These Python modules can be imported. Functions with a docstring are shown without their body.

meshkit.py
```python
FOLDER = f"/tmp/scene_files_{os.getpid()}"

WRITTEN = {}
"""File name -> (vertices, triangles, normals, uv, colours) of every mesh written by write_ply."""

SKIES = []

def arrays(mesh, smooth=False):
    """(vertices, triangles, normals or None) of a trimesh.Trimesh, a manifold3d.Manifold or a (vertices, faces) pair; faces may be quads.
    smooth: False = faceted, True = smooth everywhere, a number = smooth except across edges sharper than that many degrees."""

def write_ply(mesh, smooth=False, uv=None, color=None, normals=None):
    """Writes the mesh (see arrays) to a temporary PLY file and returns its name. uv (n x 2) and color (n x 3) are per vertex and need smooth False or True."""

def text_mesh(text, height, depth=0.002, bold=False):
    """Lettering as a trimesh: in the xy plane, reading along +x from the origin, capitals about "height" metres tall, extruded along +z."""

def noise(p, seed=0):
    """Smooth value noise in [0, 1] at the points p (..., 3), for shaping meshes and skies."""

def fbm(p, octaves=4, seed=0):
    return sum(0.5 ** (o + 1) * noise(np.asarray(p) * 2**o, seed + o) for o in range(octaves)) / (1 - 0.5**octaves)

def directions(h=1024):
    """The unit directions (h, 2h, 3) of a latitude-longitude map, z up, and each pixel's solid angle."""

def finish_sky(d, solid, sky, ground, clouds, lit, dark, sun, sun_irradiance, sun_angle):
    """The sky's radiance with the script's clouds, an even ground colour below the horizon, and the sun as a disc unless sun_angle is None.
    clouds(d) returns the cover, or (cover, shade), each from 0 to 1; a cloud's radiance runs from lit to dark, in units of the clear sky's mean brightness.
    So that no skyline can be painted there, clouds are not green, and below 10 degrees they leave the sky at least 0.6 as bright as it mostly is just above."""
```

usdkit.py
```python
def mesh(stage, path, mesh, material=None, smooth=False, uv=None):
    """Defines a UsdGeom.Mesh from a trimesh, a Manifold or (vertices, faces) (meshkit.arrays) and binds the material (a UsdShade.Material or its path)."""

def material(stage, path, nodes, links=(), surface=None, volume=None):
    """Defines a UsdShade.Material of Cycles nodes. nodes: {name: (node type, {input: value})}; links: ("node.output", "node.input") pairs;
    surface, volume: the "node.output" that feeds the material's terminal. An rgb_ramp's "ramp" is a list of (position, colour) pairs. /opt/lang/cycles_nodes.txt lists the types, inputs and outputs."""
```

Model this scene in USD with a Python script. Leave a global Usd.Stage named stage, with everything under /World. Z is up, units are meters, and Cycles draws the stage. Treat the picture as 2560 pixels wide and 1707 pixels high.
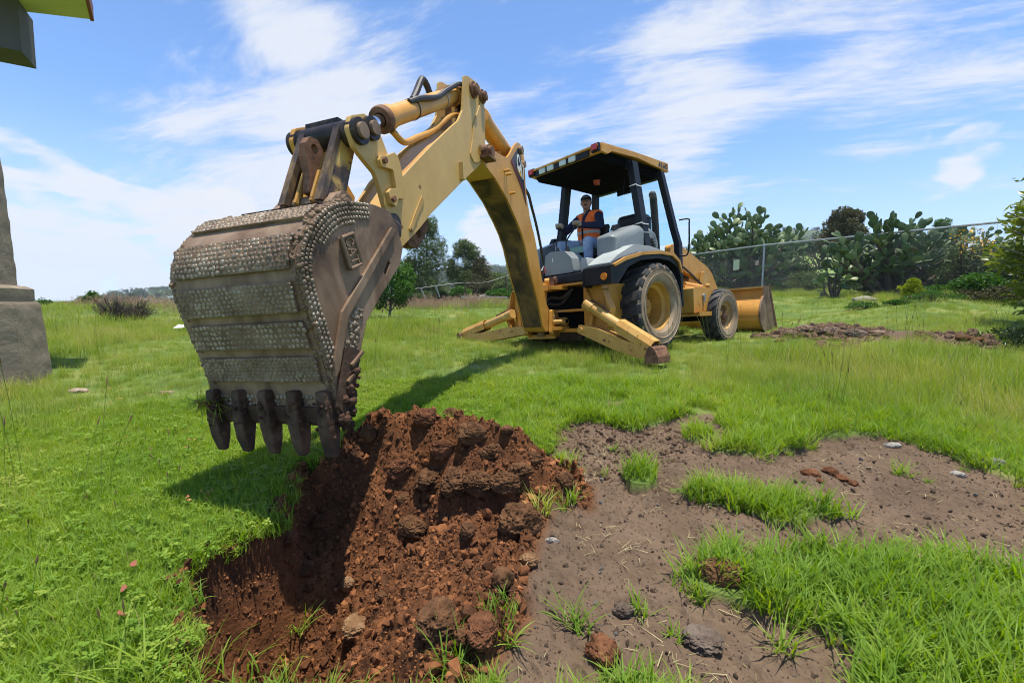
import math, random
import numpy as np
import trimesh, manifold3d as m3
import meshkit, usdkit
from shapely.geometry import Polygon
import shapely
from pxr import Usd, UsdGeom, UsdLux, UsdShade, Gf, Sdf, Vt

stage = Usd.Stage.CreateInMemory()
UsdGeom.SetStageUpAxis(stage, UsdGeom.Tokens.z)
UsdGeom.SetStageMetersPerUnit(stage, 1.0)
UsdGeom.Xform.Define(stage, '/World'); UsdGeom.Scope.Define(stage, '/World/Looks')

# ---------------------------------------------------------------- camera
FOC, PITCH, ROLL, CAMZ = 1138.0, 0.082, 0.0068, 0.709      # focal length in photo pixels (2560 wide), radians, metres
cp_, sp_ = math.cos(PITCH), math.sin(PITCH)
FW, UP0, RT0 = np.array([0, cp_, -sp_]), np.array([0, sp_, cp_]), np.array([1., 0, 0])
RT = RT0 * math.cos(ROLL) + UP0 * math.sin(ROLL)
UP = UP0 * math.cos(ROLL) - RT0 * math.sin(ROLL)
EYE = np.array([0, 0, CAMZ])
cam = UsdGeom.Camera.Define(stage, '/World/camera')
cam.AddTransformOp().Set(Gf.Matrix4d(*[float(v) for row in (np.r_[RT, 0], np.r_[UP, 0], np.r_[-FW, 0], np.r_[EYE, 1]) for v in row]))
cam.CreateHorizontalApertureAttr(36.0); cam.CreateVerticalApertureAttr(36.0 * 682 / 1024)
cam.CreateFocalLengthAttr(36.0 * FOC / 2560); cam.CreateClippingRangeAttr(Gf.Vec2f(0.05, 20000))
cam.CreateExposureAttr(EXPO := 0.60)

# ---------------------------------------------------------------- sun and sky
SUNV = np.array([0.10, -0.02, 1.0]); SUNV /= np.linalg.norm(SUNV)
sun = UsdLux.DistantLight.Define(stage, '/World/sun')
sun.CreateNormalizeAttr(True); sun.CreateIntensityAttr(1.25); sun.CreateAngleAttr(0.5); sun.CreateColorAttr(Gf.Vec3f(1, 0.94, 0.83))
zx = SUNV; xx = np.cross([0, 1, 0], zx); xx /= np.linalg.norm(xx); yx = np.cross(zx, xx)
sun.AddTransformOp().Set(Gf.Matrix4d(*[float(v) for row in (np.r_[xx, 0], np.r_[yx, 0], np.r_[zx, 0], [0, 0, 0, 1]) for v in row]))
L = '/World/Looks/'

def sky_dir(px, py):                                       # direction of a point of the sky as the photo shows it (2352 wide view)
    d = FW + RT * (px * 1.08844 - 1280) / FOC - UP * (py * 1.08844 - 853.5) / FOC
    return d / np.linalg.norm(d)

def sky_material():
    n = {'tc': ('texture_coordinate', {}),
         'sky': ('sky_texture', {'sky_type': 'single_scattering', 'sun_disc': False, 'sun_elevation': float(math.asin(SUNV[2])), 'sun_rotation': float(math.atan2(SUNV[0], SUNV[1])), 'altitude': 2200.0, 'air_density': 1.0, 'aerosol_density': 0.6, 'ozone_density': 1.6}),
         'sep': ('separate_xyz', {}), 'zc': ('math', {'math_type': 'maximum', 'value2': 0.0}), 'zp': ('math', {'math_type': 'add', 'value2': 0.16}),
         'u': ('math', {'math_type': 'divide'}), 'v': ('math', {'math_type': 'divide'}), 'uv': ('combine_xyz', {'z': 0.0}),
         'rot': ('mapping', {'mapping_type': 'point', 'rotation': (0, 0, math.radians(CIR_ROT))}), 'map': ('mapping', {'mapping_type': 'point', 'scale': (0.62, 1.75, 1.0), 'location': (3.1, 1.7, 0)}),
         'cn': ('noise_texture', {'scale': 2.0, 'detail': 12.0, 'roughness': 0.68, 'distortion': 0.35}),
         'mapb': ('mapping', {'mapping_type': 'point', 'rotation': (0, 0, math.radians(CIR_ROT + 10)), 'scale': (1.0, 1.5, 1.0), 'location': (7.3, 2.2, 0)}),
         'cb': ('noise_texture', {'scale': 0.9, 'detail': 5.0, 'roughness': 0.5, 'distortion': 0.5}),
         }
    l = [('tc.generated', 'sep.vector'), ('sep.z', 'zc.value1'), ('zc.value', 'zp.value1'), ('sep.x', 'u.value1'), ('sep.y', 'v.value1'), ('zp.value', 'u.value2'), ('zp.value', 'v.value2'),
         ('u.value', 'uv.x'), ('v.value', 'uv.y'), ('uv.vector', 'rot.vector'), ('rot.vector', 'map.vector'), ('map.vector', 'cn.vector'), ('uv.vector', 'mapb.vector'), ('mapb.vector', 'cb.vector')]
    def blob(name, d, inner, outer, amt):                  # smooth cap of directions round d, radii in degrees
        n[name + 'd'] = ('vector_math', {'math_type': 'dot_product', 'vector2': tuple(d)})
        n[name] = ('map_range', {'range_type': 'smoothstep', 'from_min': math.cos(math.radians(outer)), 'from_max': math.cos(math.radians(inner)), 'to_min': 0.0, 'to_max': amt})
        l.extend([('tc.generated', name + 'd.vector1'), (name + 'd.value', name + '.value')])
        return name + '.result'
    def op(name, kind, a, b, **kw):
        n[name] = ('math', {'math_type': kind, **kw})
        for s, x in (('value1', a), ('value2', b)):
            if isinstance(x, str): l.append((x, f'{name}.{s}'))
            else: n[name][1][s] = x
        return name + '.value'
    # cirrus: streaky noise whose cover varies over the sky
    cover = op('c0', 'multiply', 'cb.fac', 0.50)
    for i, (px, py, ri, ro, amt) in enumerate(CIRRUS):
        cover = op(f'cc{i}', 'add', cover, blob(f'b{i}', sky_dir(px, py), ri, ro, amt))
    s = op('s1', 'add', op('cnx', 'multiply_add', 'cn.fac', 1.7, value3=-0.35), cover)
    n['cir'] = ('map_range', {'range_type': 'smoothstep', 'from_min': 0.70, 'from_max': 1.16, 'to_min': 0.0, 'to_max': 0.95}); l.append((s, 'cir.value'))
    # low cumulus and stratus towards the horizon
    n['mapc'] = ('mapping', {'mapping_type': 'point', 'scale': (6.0, 6.0, 17.0), 'location': (0.7, 5.3, 1.9)}); l.append(('tc.generated', 'mapc.vector'))
    n['cu'] = ('noise_texture', {'scale': 1.6, 'detail': 7.0, 'roughness': 0.52, 'distortion': 0.15}); l.append(('mapc.vector', 'cu.vector'))
    lowc = 0.0
    for i, (px, py, ri, ro, amt) in enumerate(CUMULUS):
        lowc = op(f'lc{i}', 'add', lowc, blob(f'lb{i}', sky_dir(px, py), ri, ro, amt))
    n['low'] = ('map_range', {'range_type': 'smoothstep', 'from_min': 0.02, 'from_max': 0.30, 'to_min': 0.20, 'to_max': 0.0}); l.append(('sep.z', 'low.value'))
    s2 = op('s2', 'add', op('s2a', 'add', 'cu.fac', lowc), 'low.result')
    n['cum'] = ('map_range', {'range_type': 'smoothstep', 'from_min': 0.66, 'from_max': 0.86, 'to_min': 0.0, 'to_max': 0.85}); l.append((s2, 'cum.value'))
    # whitish band of thick air near the horizon
    n['hz'] = ('map_range', {'range_type': 'smoothstep', 'from_min': -0.02, 'from_max': 0.34, 'to_min': 0.66, 'to_max': 0.0}); l.append(('sep.z', 'hz.value'))
    n['tint'] = ('mix', {'mix_type': 'multiply', 'fac': 1.0, 'color2': SKY_TINT}); l.append(('sky.color', 'tint.color1'))
    n['m0'] = ('mix', {'mix_type': 'mix', 'color2': HZ_COL}); l.extend([('hz.result', 'm0.fac'), ('tint.color', 'm0.color1')])
    n['m1'] = ('mix', {'mix_type': 'mix', 'color2': CIR_COL}); l.extend([('cir.result', 'm1.fac'), ('m0.color', 'm1.color1')])
    n['m2'] = ('mix', {'mix_type': 'mix', 'color2': CUM_COL}); l.extend([('cum.result', 'm2.fac'), ('m1.color', 'm2.color1')])
    n['bg'] = ('background_shader', {'strength': SKY_STRENGTH}); l.append(('m2.color', 'bg.color'))
    return usdkit.material(stage, L + 'sky_air', n, l, surface='bg.background')

CIR_ROT = 20.0
SKY_STRENGTH = 0.10
SKY_TINT = (1.18, 1.50, 1.76)
HAZE = 0.00022
HZ_COL, CIR_COL, CUM_COL = (4.7, 5.3, 6.2), (5.5, 5.8, 6.4), (6.0, 6.1, 6.3)
CIRRUS = [(1850, 100, 4, 19, .23), (2250, 110, 3, 15, .21), (1450, 250, 4, 14, .16), (1150, 240, 2, 10, .14), (640, 260, 5, 17, .27), (480, 420, 4, 14, .18), (900, 250, 3, 12, .14), (1000, 60, 2, 11, -.06), (280, 140, 5, 14, -.22), (80, 200, 2, 7, .06), (120, 330, 3, 10, -.10), (1980, 330, 6, 16, -.26), (1250, 60, 3, 10, -.10), (640, 20, 1, 6, .16)]
CUMULUS = [(430, 465, 1, 5, .30), (545, 485, .5, 3, .28), (550, 385, 1, 5, .20), (1110, 545, 1, 5, .32), (1420, 470, 1, 4, .22), (2230, 335, .8, 3.6, .34), (2105, 310, .3, 1.6, .36), (2150, 445, .8, 4, .26), (1800, 430, .5, 3, .22), (150, 590, 6, 14, .16), (185, 625, .5, 2.2, .3), (330, 632, .5, 2.5, .25), (60, 460, 3, 9, .16), (1130, 480, 2, 7, .06), (900, 120, 10, 60, -.12), (2000, 160, 8, 40, -.14)]
dome = UsdLux.DomeLight.Define(stage, '/World/sky'); dome.CreateIntensityAttr(1.0)
dome.GetPrim().SetCustomDataByKey('kind', 'structure')
UsdShade.MaterialBindingAPI.Apply(dome.GetPrim()).Bind(sky_material())

# ---------------------------------------------------------------- materials
def mat(name, nodes, links, surface='p.BSDF'):
    return usdkit.material(stage, L + name, nodes, links, surface=surface)

def nmat(name, stops, scale=4.0, detail=5.0, rough=0.6, bump=0.0, bscale=60.0, metal=0.0, spec=0.4, coord='object', stretch=(1, 1, 1), spots=None, bev=0.0, rvar=0.0, dist=0.0, coat=0.0):
    """noise-coloured principled; stops = [(pos, colour)]; spots = (scale, threshold, colour, roughness) for rust, mud or chips"""
    n = {'tc': ('texture_coordinate', {}), 'mp': ('mapping', {'mapping_type': 'point', 'scale': stretch}),
         'nz': ('noise_texture', {'scale': scale, 'detail': detail, 'roughness': 0.6, 'distortion': dist}), 'rp': ('rgb_ramp', {'ramp': stops}),
         'p': ('principled_bsdf', {'roughness': rough, 'metallic': metal, 'specular_ior_level': spec, 'coat_weight': coat})}
    src = 'tc.object'
    if coord == 'position':
        n['ge'] = ('geometry', {}); src = 'ge.position'
    l = [(src, 'mp.vector'), ('mp.vector', 'nz.vector'), ('nz.fac', 'rp.fac')]
    out = 'rp.color'
    if spots:
        sc, th, colr, rg = spots
        n['sn'] = ('noise_texture', {'scale': sc, 'detail': 8.0, 'roughness': 0.65}); l.append((src, 'sn.vector'))
        n['sm'] = ('map_range', {'from_min': th, 'from_max': th + 0.06, 'to_min': 0.0, 'to_max': 1.0, 'clamp': True}); l.append(('sn.fac', 'sm.value'))
        n['mx'] = ('mix', {'mix_type': 'mix', 'color2': colr}); l += [('sm.result', 'mx.fac'), (out, 'mx.color1')]
        out = 'mx.color'
        n['rr'] = ('map_range', {'to_min': rough, 'to_max': rg}); l += [('sm.result', 'rr.value'), ('rr.result', 'p.roughness')]
    l.append((out, 'p.base_color'))
    nrm = None
    if bev:
        n['bv'] = ('bevel', {'samples': 4, 'radius': bev}); nrm = 'bv.bevel'
    if bump:
        n['bn'] = ('noise_texture', {'scale': bscale, 'detail': 6.0, 'roughness': 0.6}); l.append((src, 'bn.vector'))
        n['bp'] = ('bump', {'strength': min(1.0, bump), 'distance': 0.01 * max(1.0, bump)}); l.append(('bn.fac', 'bp.height'))
        if nrm: l.append((nrm, 'bp.normal'))
        nrm = 'bp.normal'
    if nrm: l.append((nrm, 'p.normal'))
    return mat(name, n, l)

def flat(name, c, rough=0.6, metal=0.0, spec=0.4, **k):
    return nmat(name, [(0.3, tuple(0.88 * x for x in c)), (0.7, c)], rough=rough, metal=metal, spec=spec, **k)

def leafmat(name, cols, trans=0.35, rough=0.5, scale=0.6, per='island', tcol=None, bias=0.5):
    """foliage: colour ramp driven by per-leaf (or per-instance) random and a soft world noise, plus light shining through"""
    n = {'ge': ('geometry', {}), 'oi': ('object_info', {}), 'nz': ('noise_texture', {'scale': scale, 'detail': 3.0}),
         'a': ('math', {'math_type': 'multiply', 'value2': 1 - bias}), 'b': ('math', {'math_type': 'multiply', 'value2': bias}), 's': ('math', {'math_type': 'add'}),
         'rp': ('rgb_ramp', {'ramp': cols}), 'p': ('principled_bsdf', {'roughness': rough, 'specular_ior_level': 0.25}),
         'hs': ('hsv', {'hue': 0.49, 'saturation': 1.15, 'value': 1.25}), 't': ('translucent_bsdf', {}), 'm': ('mix_closure', {'fac': trans})}
    rnd = 'ge.random_per_island' if per == 'island' else 'oi.random'
    l = [('ge.position', 'nz.vector'), ('nz.fac', 'a.value1'), (rnd, 'b.value1'), ('a.value', 's.value1'), ('b.value', 's.value2'), ('s.value', 'rp.fac'), ('rp.color', 'p.base_color'),
         ('rp.color', 'hs.color'), ('hs.color', 't.color'), ('p.BSDF', 'm.closure1'), ('t.BSDF', 'm.closure2')]
    return mat(name, n, l, 'm.closure')

M = {}
YEL = [(0.30, (0.43, 0.195, 0.030)), (0.55, (0.55, 0.268, 0.046)), (0.75, (0.58, 0.32, 0.080))]
M['paint'] = nmat('yellow_paint', YEL, 3.0, 6, 0.42, bump=0.03, bscale=30, spots=(11.0, 0.655, (0.16, 0.085, 0.035), 0.8), bev=0.006)
M['paint_old'] = nmat('worn_yellow_paint', [(0.3, (0.3910, 0.2173, 0.0488)), (0.6, (0.5100, 0.3034, 0.0825)), (0.8, (0.5440, 0.3444, 0.1275))], 4.0, 8, 0.5, bump=0.05, bscale=40, spots=(9.0, 0.66, (0.0680, 0.0369, 0.0188), 0.8), bev=0.005)
M['paint_pale'] = nmat('pale_yellow_paint', [(0.3, (0.4472, 0.2736, 0.0745)), (0.6, (0.5418, 0.3430, 0.1069)), (0.8, (0.5590, 0.3700, 0.1426))], 3.0, 8, 0.48, bump=0.04, bscale=40, spots=(13.0, 0.645, (0.1290, 0.0694, 0.0259), 0.8), bev=0.005)
M['paint_greasy'] = nmat('oil_stained_paint', [(0.42, (0.018, 0.013, 0.009)), (0.50, (0.10, 0.05, 0.018)), (0.56, (0.42, 0.25, 0.06)), (0.7, (0.56, 0.40, 0.13))], 5.0, 9, 0.4, bump=0.08, bscale=50, bev=0.005, dist=0.6)
M['paint_rusty'] = nmat('rusty_yellow_paint', [(0.3, (0.3960, 0.1997, 0.0400)), (0.55, (0.5220, 0.2805, 0.0640)), (0.75, (0.5400, 0.3230, 0.1040))], 4.0, 8, 0.55, bump=0.1, bscale=60, spots=(17.0, 0.585, (0.1035, 0.0467, 0.0200), 0.85), bev=0.005)
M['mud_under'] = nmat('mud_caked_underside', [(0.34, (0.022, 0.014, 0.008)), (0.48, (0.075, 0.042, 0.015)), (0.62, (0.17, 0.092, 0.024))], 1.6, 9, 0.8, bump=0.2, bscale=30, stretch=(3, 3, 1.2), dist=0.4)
M['grease'] = nmat('black_grease', [(0.35, (0.006, 0.005, 0.004)), (0.55, (0.026, 0.018, 0.012)), (0.72, (0.10, 0.060, 0.035))], 9.0, 6, 0.40, bump=0.25, bscale=45, spec=0.3)
M['iron'] = nmat('bare_worn_steel', [(0.30, (0.0650, 0.0372, 0.0221)), (0.43, (0.1600, 0.0977, 0.0574)), (0.55, (0.2500, 0.1674, 0.1066)), (0.72, (0.3400, 0.2418, 0.1640))], 4.5, 9, 0.58, metal=0.15, bump=0.12, bscale=50, stretch=(1, 1, 0.55), dist=0.5, bev=0.006)
M['crust'] = nmat('soil_crusted_steel', [(0.3, (0.0694, 0.0415, 0.0228)), (0.5, (0.1665, 0.1087, 0.0640)), (0.7, (0.2497, 0.1758, 0.1114))], 7.0, 9, 0.8, bump=0.5, bscale=70, coord='object')
M['bead'] = nmat('weld_metal', [(0.36, (0.0978, 0.0655, 0.0405)), (0.5, (0.2127, 0.1639, 0.1113)), (0.68, (0.3795, 0.3168, 0.2378))], 6.0, 9, 0.50, metal=0.2, spec=0.5, bump=0.3, bscale=90)
M['tooth'] = nmat('earth_stained_tooth_steel', [(0.35, (0.0248, 0.0136, 0.0087)), (0.52, (0.0620, 0.0322, 0.0186)), (0.7, (0.1178, 0.0744, 0.0496))], 9.0, 8, 0.75, bump=0.5, bscale=40)
M['chrome'] = flat('chrome_rod', (0.75, 0.76, 0.78), 0.10, 1.0)
M['black'] = nmat('black_paint', [(0.3, (0.007, 0.007, 0.009)), (0.7, (0.015, 0.016, 0.019))], 3, 4, 0.45, bump=0.02, bev=0.006, spec=0.22)
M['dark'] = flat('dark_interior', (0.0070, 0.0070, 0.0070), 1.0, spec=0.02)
M['hose'] = flat('rubber_hose', (0.022, 0.020, 0.019), 0.5)
M['grey'] = nmat('grey_plastic', [(0.3, (0.155, 0.175, 0.175)), (0.7, (0.20, 0.225, 0.225))], 2.0, 5, 0.42, bump=0.02, bscale=90, spots=(6, 0.74, (0.3, 0.3, 0.29), 0.6), bev=0.012)
M['grey_light'] = nmat('light_grey_plastic', [(0.3, (0.31, 0.335, 0.325)), (0.7, (0.40, 0.43, 0.415))], 2.0, 5, 0.42, bump=0.02, bscale=90, bev=0.012)
M['tyre'] = nmat('tyre_rubber', [(0.35, (0.018, 0.018, 0.019)), (0.55, (0.04, 0.038, 0.036)), (0.75, (0.085, 0.078, 0.07))], 6, 7, 0.7, bump=0.1, bscale=50, bev=0.008)
M['tyre_dusty'] = nmat('dusty_tyre_sidewall', [(0.3, (0.1900, 0.1283, 0.0774)), (0.5, (0.2900, 0.2090, 0.1333)), (0.7, (0.3600, 0.2707, 0.1806))], 5, 8, 0.85, bump=0.15, bscale=60)
M['rim'] = nmat('yellow_rim', [(0.3, (0.3780, 0.1935, 0.0360)), (0.6, (0.5040, 0.2666, 0.0520)), (0.8, (0.4500, 0.2838, 0.1200))], 5, 6, 0.5, bump=0.04, spots=(12, 0.7, (0.1800, 0.0946, 0.0400), 0.8), bev=0.006)
M['rim_rusty'] = nmat('rusty_rim', [(0.3, (0.22, 0.115, 0.045)), (0.55, (0.40, 0.24, 0.09)), (0.75, (0.42, 0.30, 0.18))], 8, 7, 0.7, bump=0.1)
M['red_lens'] = flat('red_lens', (0.50, 0.035, 0.015), 0.15, spec=0.6)
M['orange_lens'] = flat('orange_lens', (0.75, 0.22, 0.03), 0.2, spec=0.6)
M['lamp_glass'] = flat('frosted_lamp_glass', (0.55, 0.58, 0.52), 0.12, spec=0.7)
M['decal_black'] = flat('decal_black', (0.022, 0.022, 0.028), 0.35)
M['decal_red'] = flat('decal_red', (0.14, 0.012, 0.022), 0.35)
M['decal_white'] = flat('decal_white', (0.78, 0.78, 0.76), 0.35)
M['decal_yellow'] = flat('decal_yellow', (0.72, 0.42, 0.04), 0.35)
M['sooty'] = nmat('sooty_pipe', [(0.3, (0.02, 0.018, 0.017)), (0.7, (0.07, 0.045, 0.035))], 4, 6, .6)
M['flange_steel'] = nmat('greasy_flange', [(0.35, (0.02, 0.014, 0.01)), (0.5, (0.075, 0.05, 0.034)), (0.62, (0.22, 0.14, 0.055)), (0.75, (0.16, 0.12, 0.09))], 9, 8, .5, bump=.2, stretch=(1, 1, .3))
M['rust'] = nmat('rust', [(0.3, (0.07, 0.03, 0.016)), (0.6, (0.18, 0.085, 0.045)), (0.8, (0.28, 0.17, 0.11))], 14, 6, 0.8, bump=0.3)
M['seat'] = flat('black_vinyl', (0.016, 0.016, 0.016), 0.4)
M['towel'] = flat('pale_green_cloth', (0.25, 0.40, 0.33), 0.9, bump=0.2)
M['mirror'] = flat('mirror_glass', (0.85, 0.87, 0.86), 0.03, 1.0)
M['galv'] = nmat('galvanised_pipe', [(0.3, (0.27, 0.28, 0.29)), (0.7, (0.42, 0.43, 0.44))], 6, 5, 0.45, metal=0.6)
M['wire'] = flat('fence_wire', (0.22, 0.22, 0.21), 0.5, 0.5)
M['rusty_post'] = flat('dark_rusty_post', (0.05, 0.036, 0.03), 0.8)
# windscreen: slightly blue-green tinted pane
mat('tinted_pane', {'fr': ('fresnel', {'IOR': 1.45}), 't': ('transparent_bsdf', {'color': (0.70, 0.91, 0.91)}), 'g': ('glossy_bsdf', {'roughness': 0.02, 'color': (0.9, 0.95, 0.95)}), 'm': ('mix_closure', {})},
    [('fr.fac', 'm.fac'), ('t.BSDF', 'm.closure1'), ('g.BSDF', 'm.closure2')], 'm.closure')
M['pane'] = L + 'tinted_pane'

# ---------------------------------------------------------------- scene helpers
used = {}
def uniq(parent, name):
    k = f'{parent}/{name}'; n = used.get(k, 0); used[k] = n + 1
    return k if n == 0 else f'{k}_{n:03d}'

def meta(prim, label=None, category=None, group=None, kind=None):
    for k, v in (('label', label), ('category', category), ('group', group), ('kind', kind)):
        if v: prim.SetCustomDataByKey(k, v)
    return prim

GROUPS = {'soil_clod': 'clods and lumps of earth', 'stone': 'loose stones', 'grass_tuft': 'single grass tufts', 'prickly_pear': 'prickly pear cacti', 'far_house': 'houses of the far village', 'fallen_leaf': 'fallen leaves in the left grass', 'feathery_tree': 'feathery trees behind the far fence', 'shrub': 'shrubs along the far fence', 'thorn_shrub': 'thorny shrubs in the left meadow', 'bush': 'bushes on the left crest', 'undergrowth': 'undergrowth along the right fence', 'weed_clump': 'weed clumps in the right meadow', 'round_tree': 'small round trees', 'notice_board': 'cards on the right fence'}
def thing(name, label, category, group=None, loc=(0, 0, 0), rot=None, matrix=None, kind=None):
    x = UsdGeom.Xform.Define(stage, uniq('/World', name))
    if matrix is not None: x.AddTransformOp().Set(matrix)
    else:
        x.AddTranslateOp().Set(Gf.Vec3d(*map(float, loc)))
        if rot is not None: x.AddRotateZOp().Set(float(rot))
    meta(x.GetPrim(), label, category, group or GROUPS.get(name), kind)
    return str(x.GetPath())

def part(parent, name, mesh, material, smooth=30, label=None, kind=None):
    if isinstance(mesh, MB): mesh = mesh.get()
    p = uniq(parent, name)
    m = usdkit.mesh(stage, p, mesh, M[material] if isinstance(material, str) else material, smooth=smooth)
    meta(m.GetPrim(), label, kind=kind)
    return p

def solo(name, mesh, material, label=None, category=None, group=None, kind=None, smooth=30):
    p = part('/World', name, mesh, material, smooth)
    meta(stage.GetPrimAtPath(p), label, category, group or GROUPS.get(name), kind)
    return p

def cs(poly, r=0.0):
    c = m3.CrossSection([np.asarray(poly, float)], m3.FillRule.NonZero)
    if r: c = c.offset(-r, m3.JoinType.Round, circular_segments=20).offset(2 * r, m3.JoinType.Round, circular_segments=20).offset(-r, m3.JoinType.Round, circular_segments=20)
    return c

def mf(m):
    q = m.to_mesh(); return np.asarray(q.vert_properties)[:, :3].astype(float), np.asarray(q.tri_verts).astype(int)

def frame_to(p0, p1):
    z = np.asarray(p1, float) - p0; ln = np.linalg.norm(z); z = z / ln
    a = np.array([0, 0, 1.]) if abs(z[2]) < 0.9 else np.array([1., 0, 0])
    x = np.cross(a, z); x /= np.linalg.norm(x)
    return np.stack([x, np.cross(z, x), z], 1), ln

def spline(pts, n=8):
    p = np.asarray(pts, float); q = np.vstack([2 * p[0] - p[1], p, 2 * p[-1] - p[-2]]); out = []
    for i in range(1, len(q) - 2):
        t = np.linspace(0, 1, n, endpoint=False)[:, None]; a, b, c, d = q[i - 1], q[i], q[i + 1], q[i + 2]
        out.append(0.5 * (2 * b + (c - a) * t + (2 * a - 5 * b + 4 * c - d) * t ** 2 + (3 * b - a - 3 * c + d) * t ** 3))
    return np.vstack(out + [p[-1:]])

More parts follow.
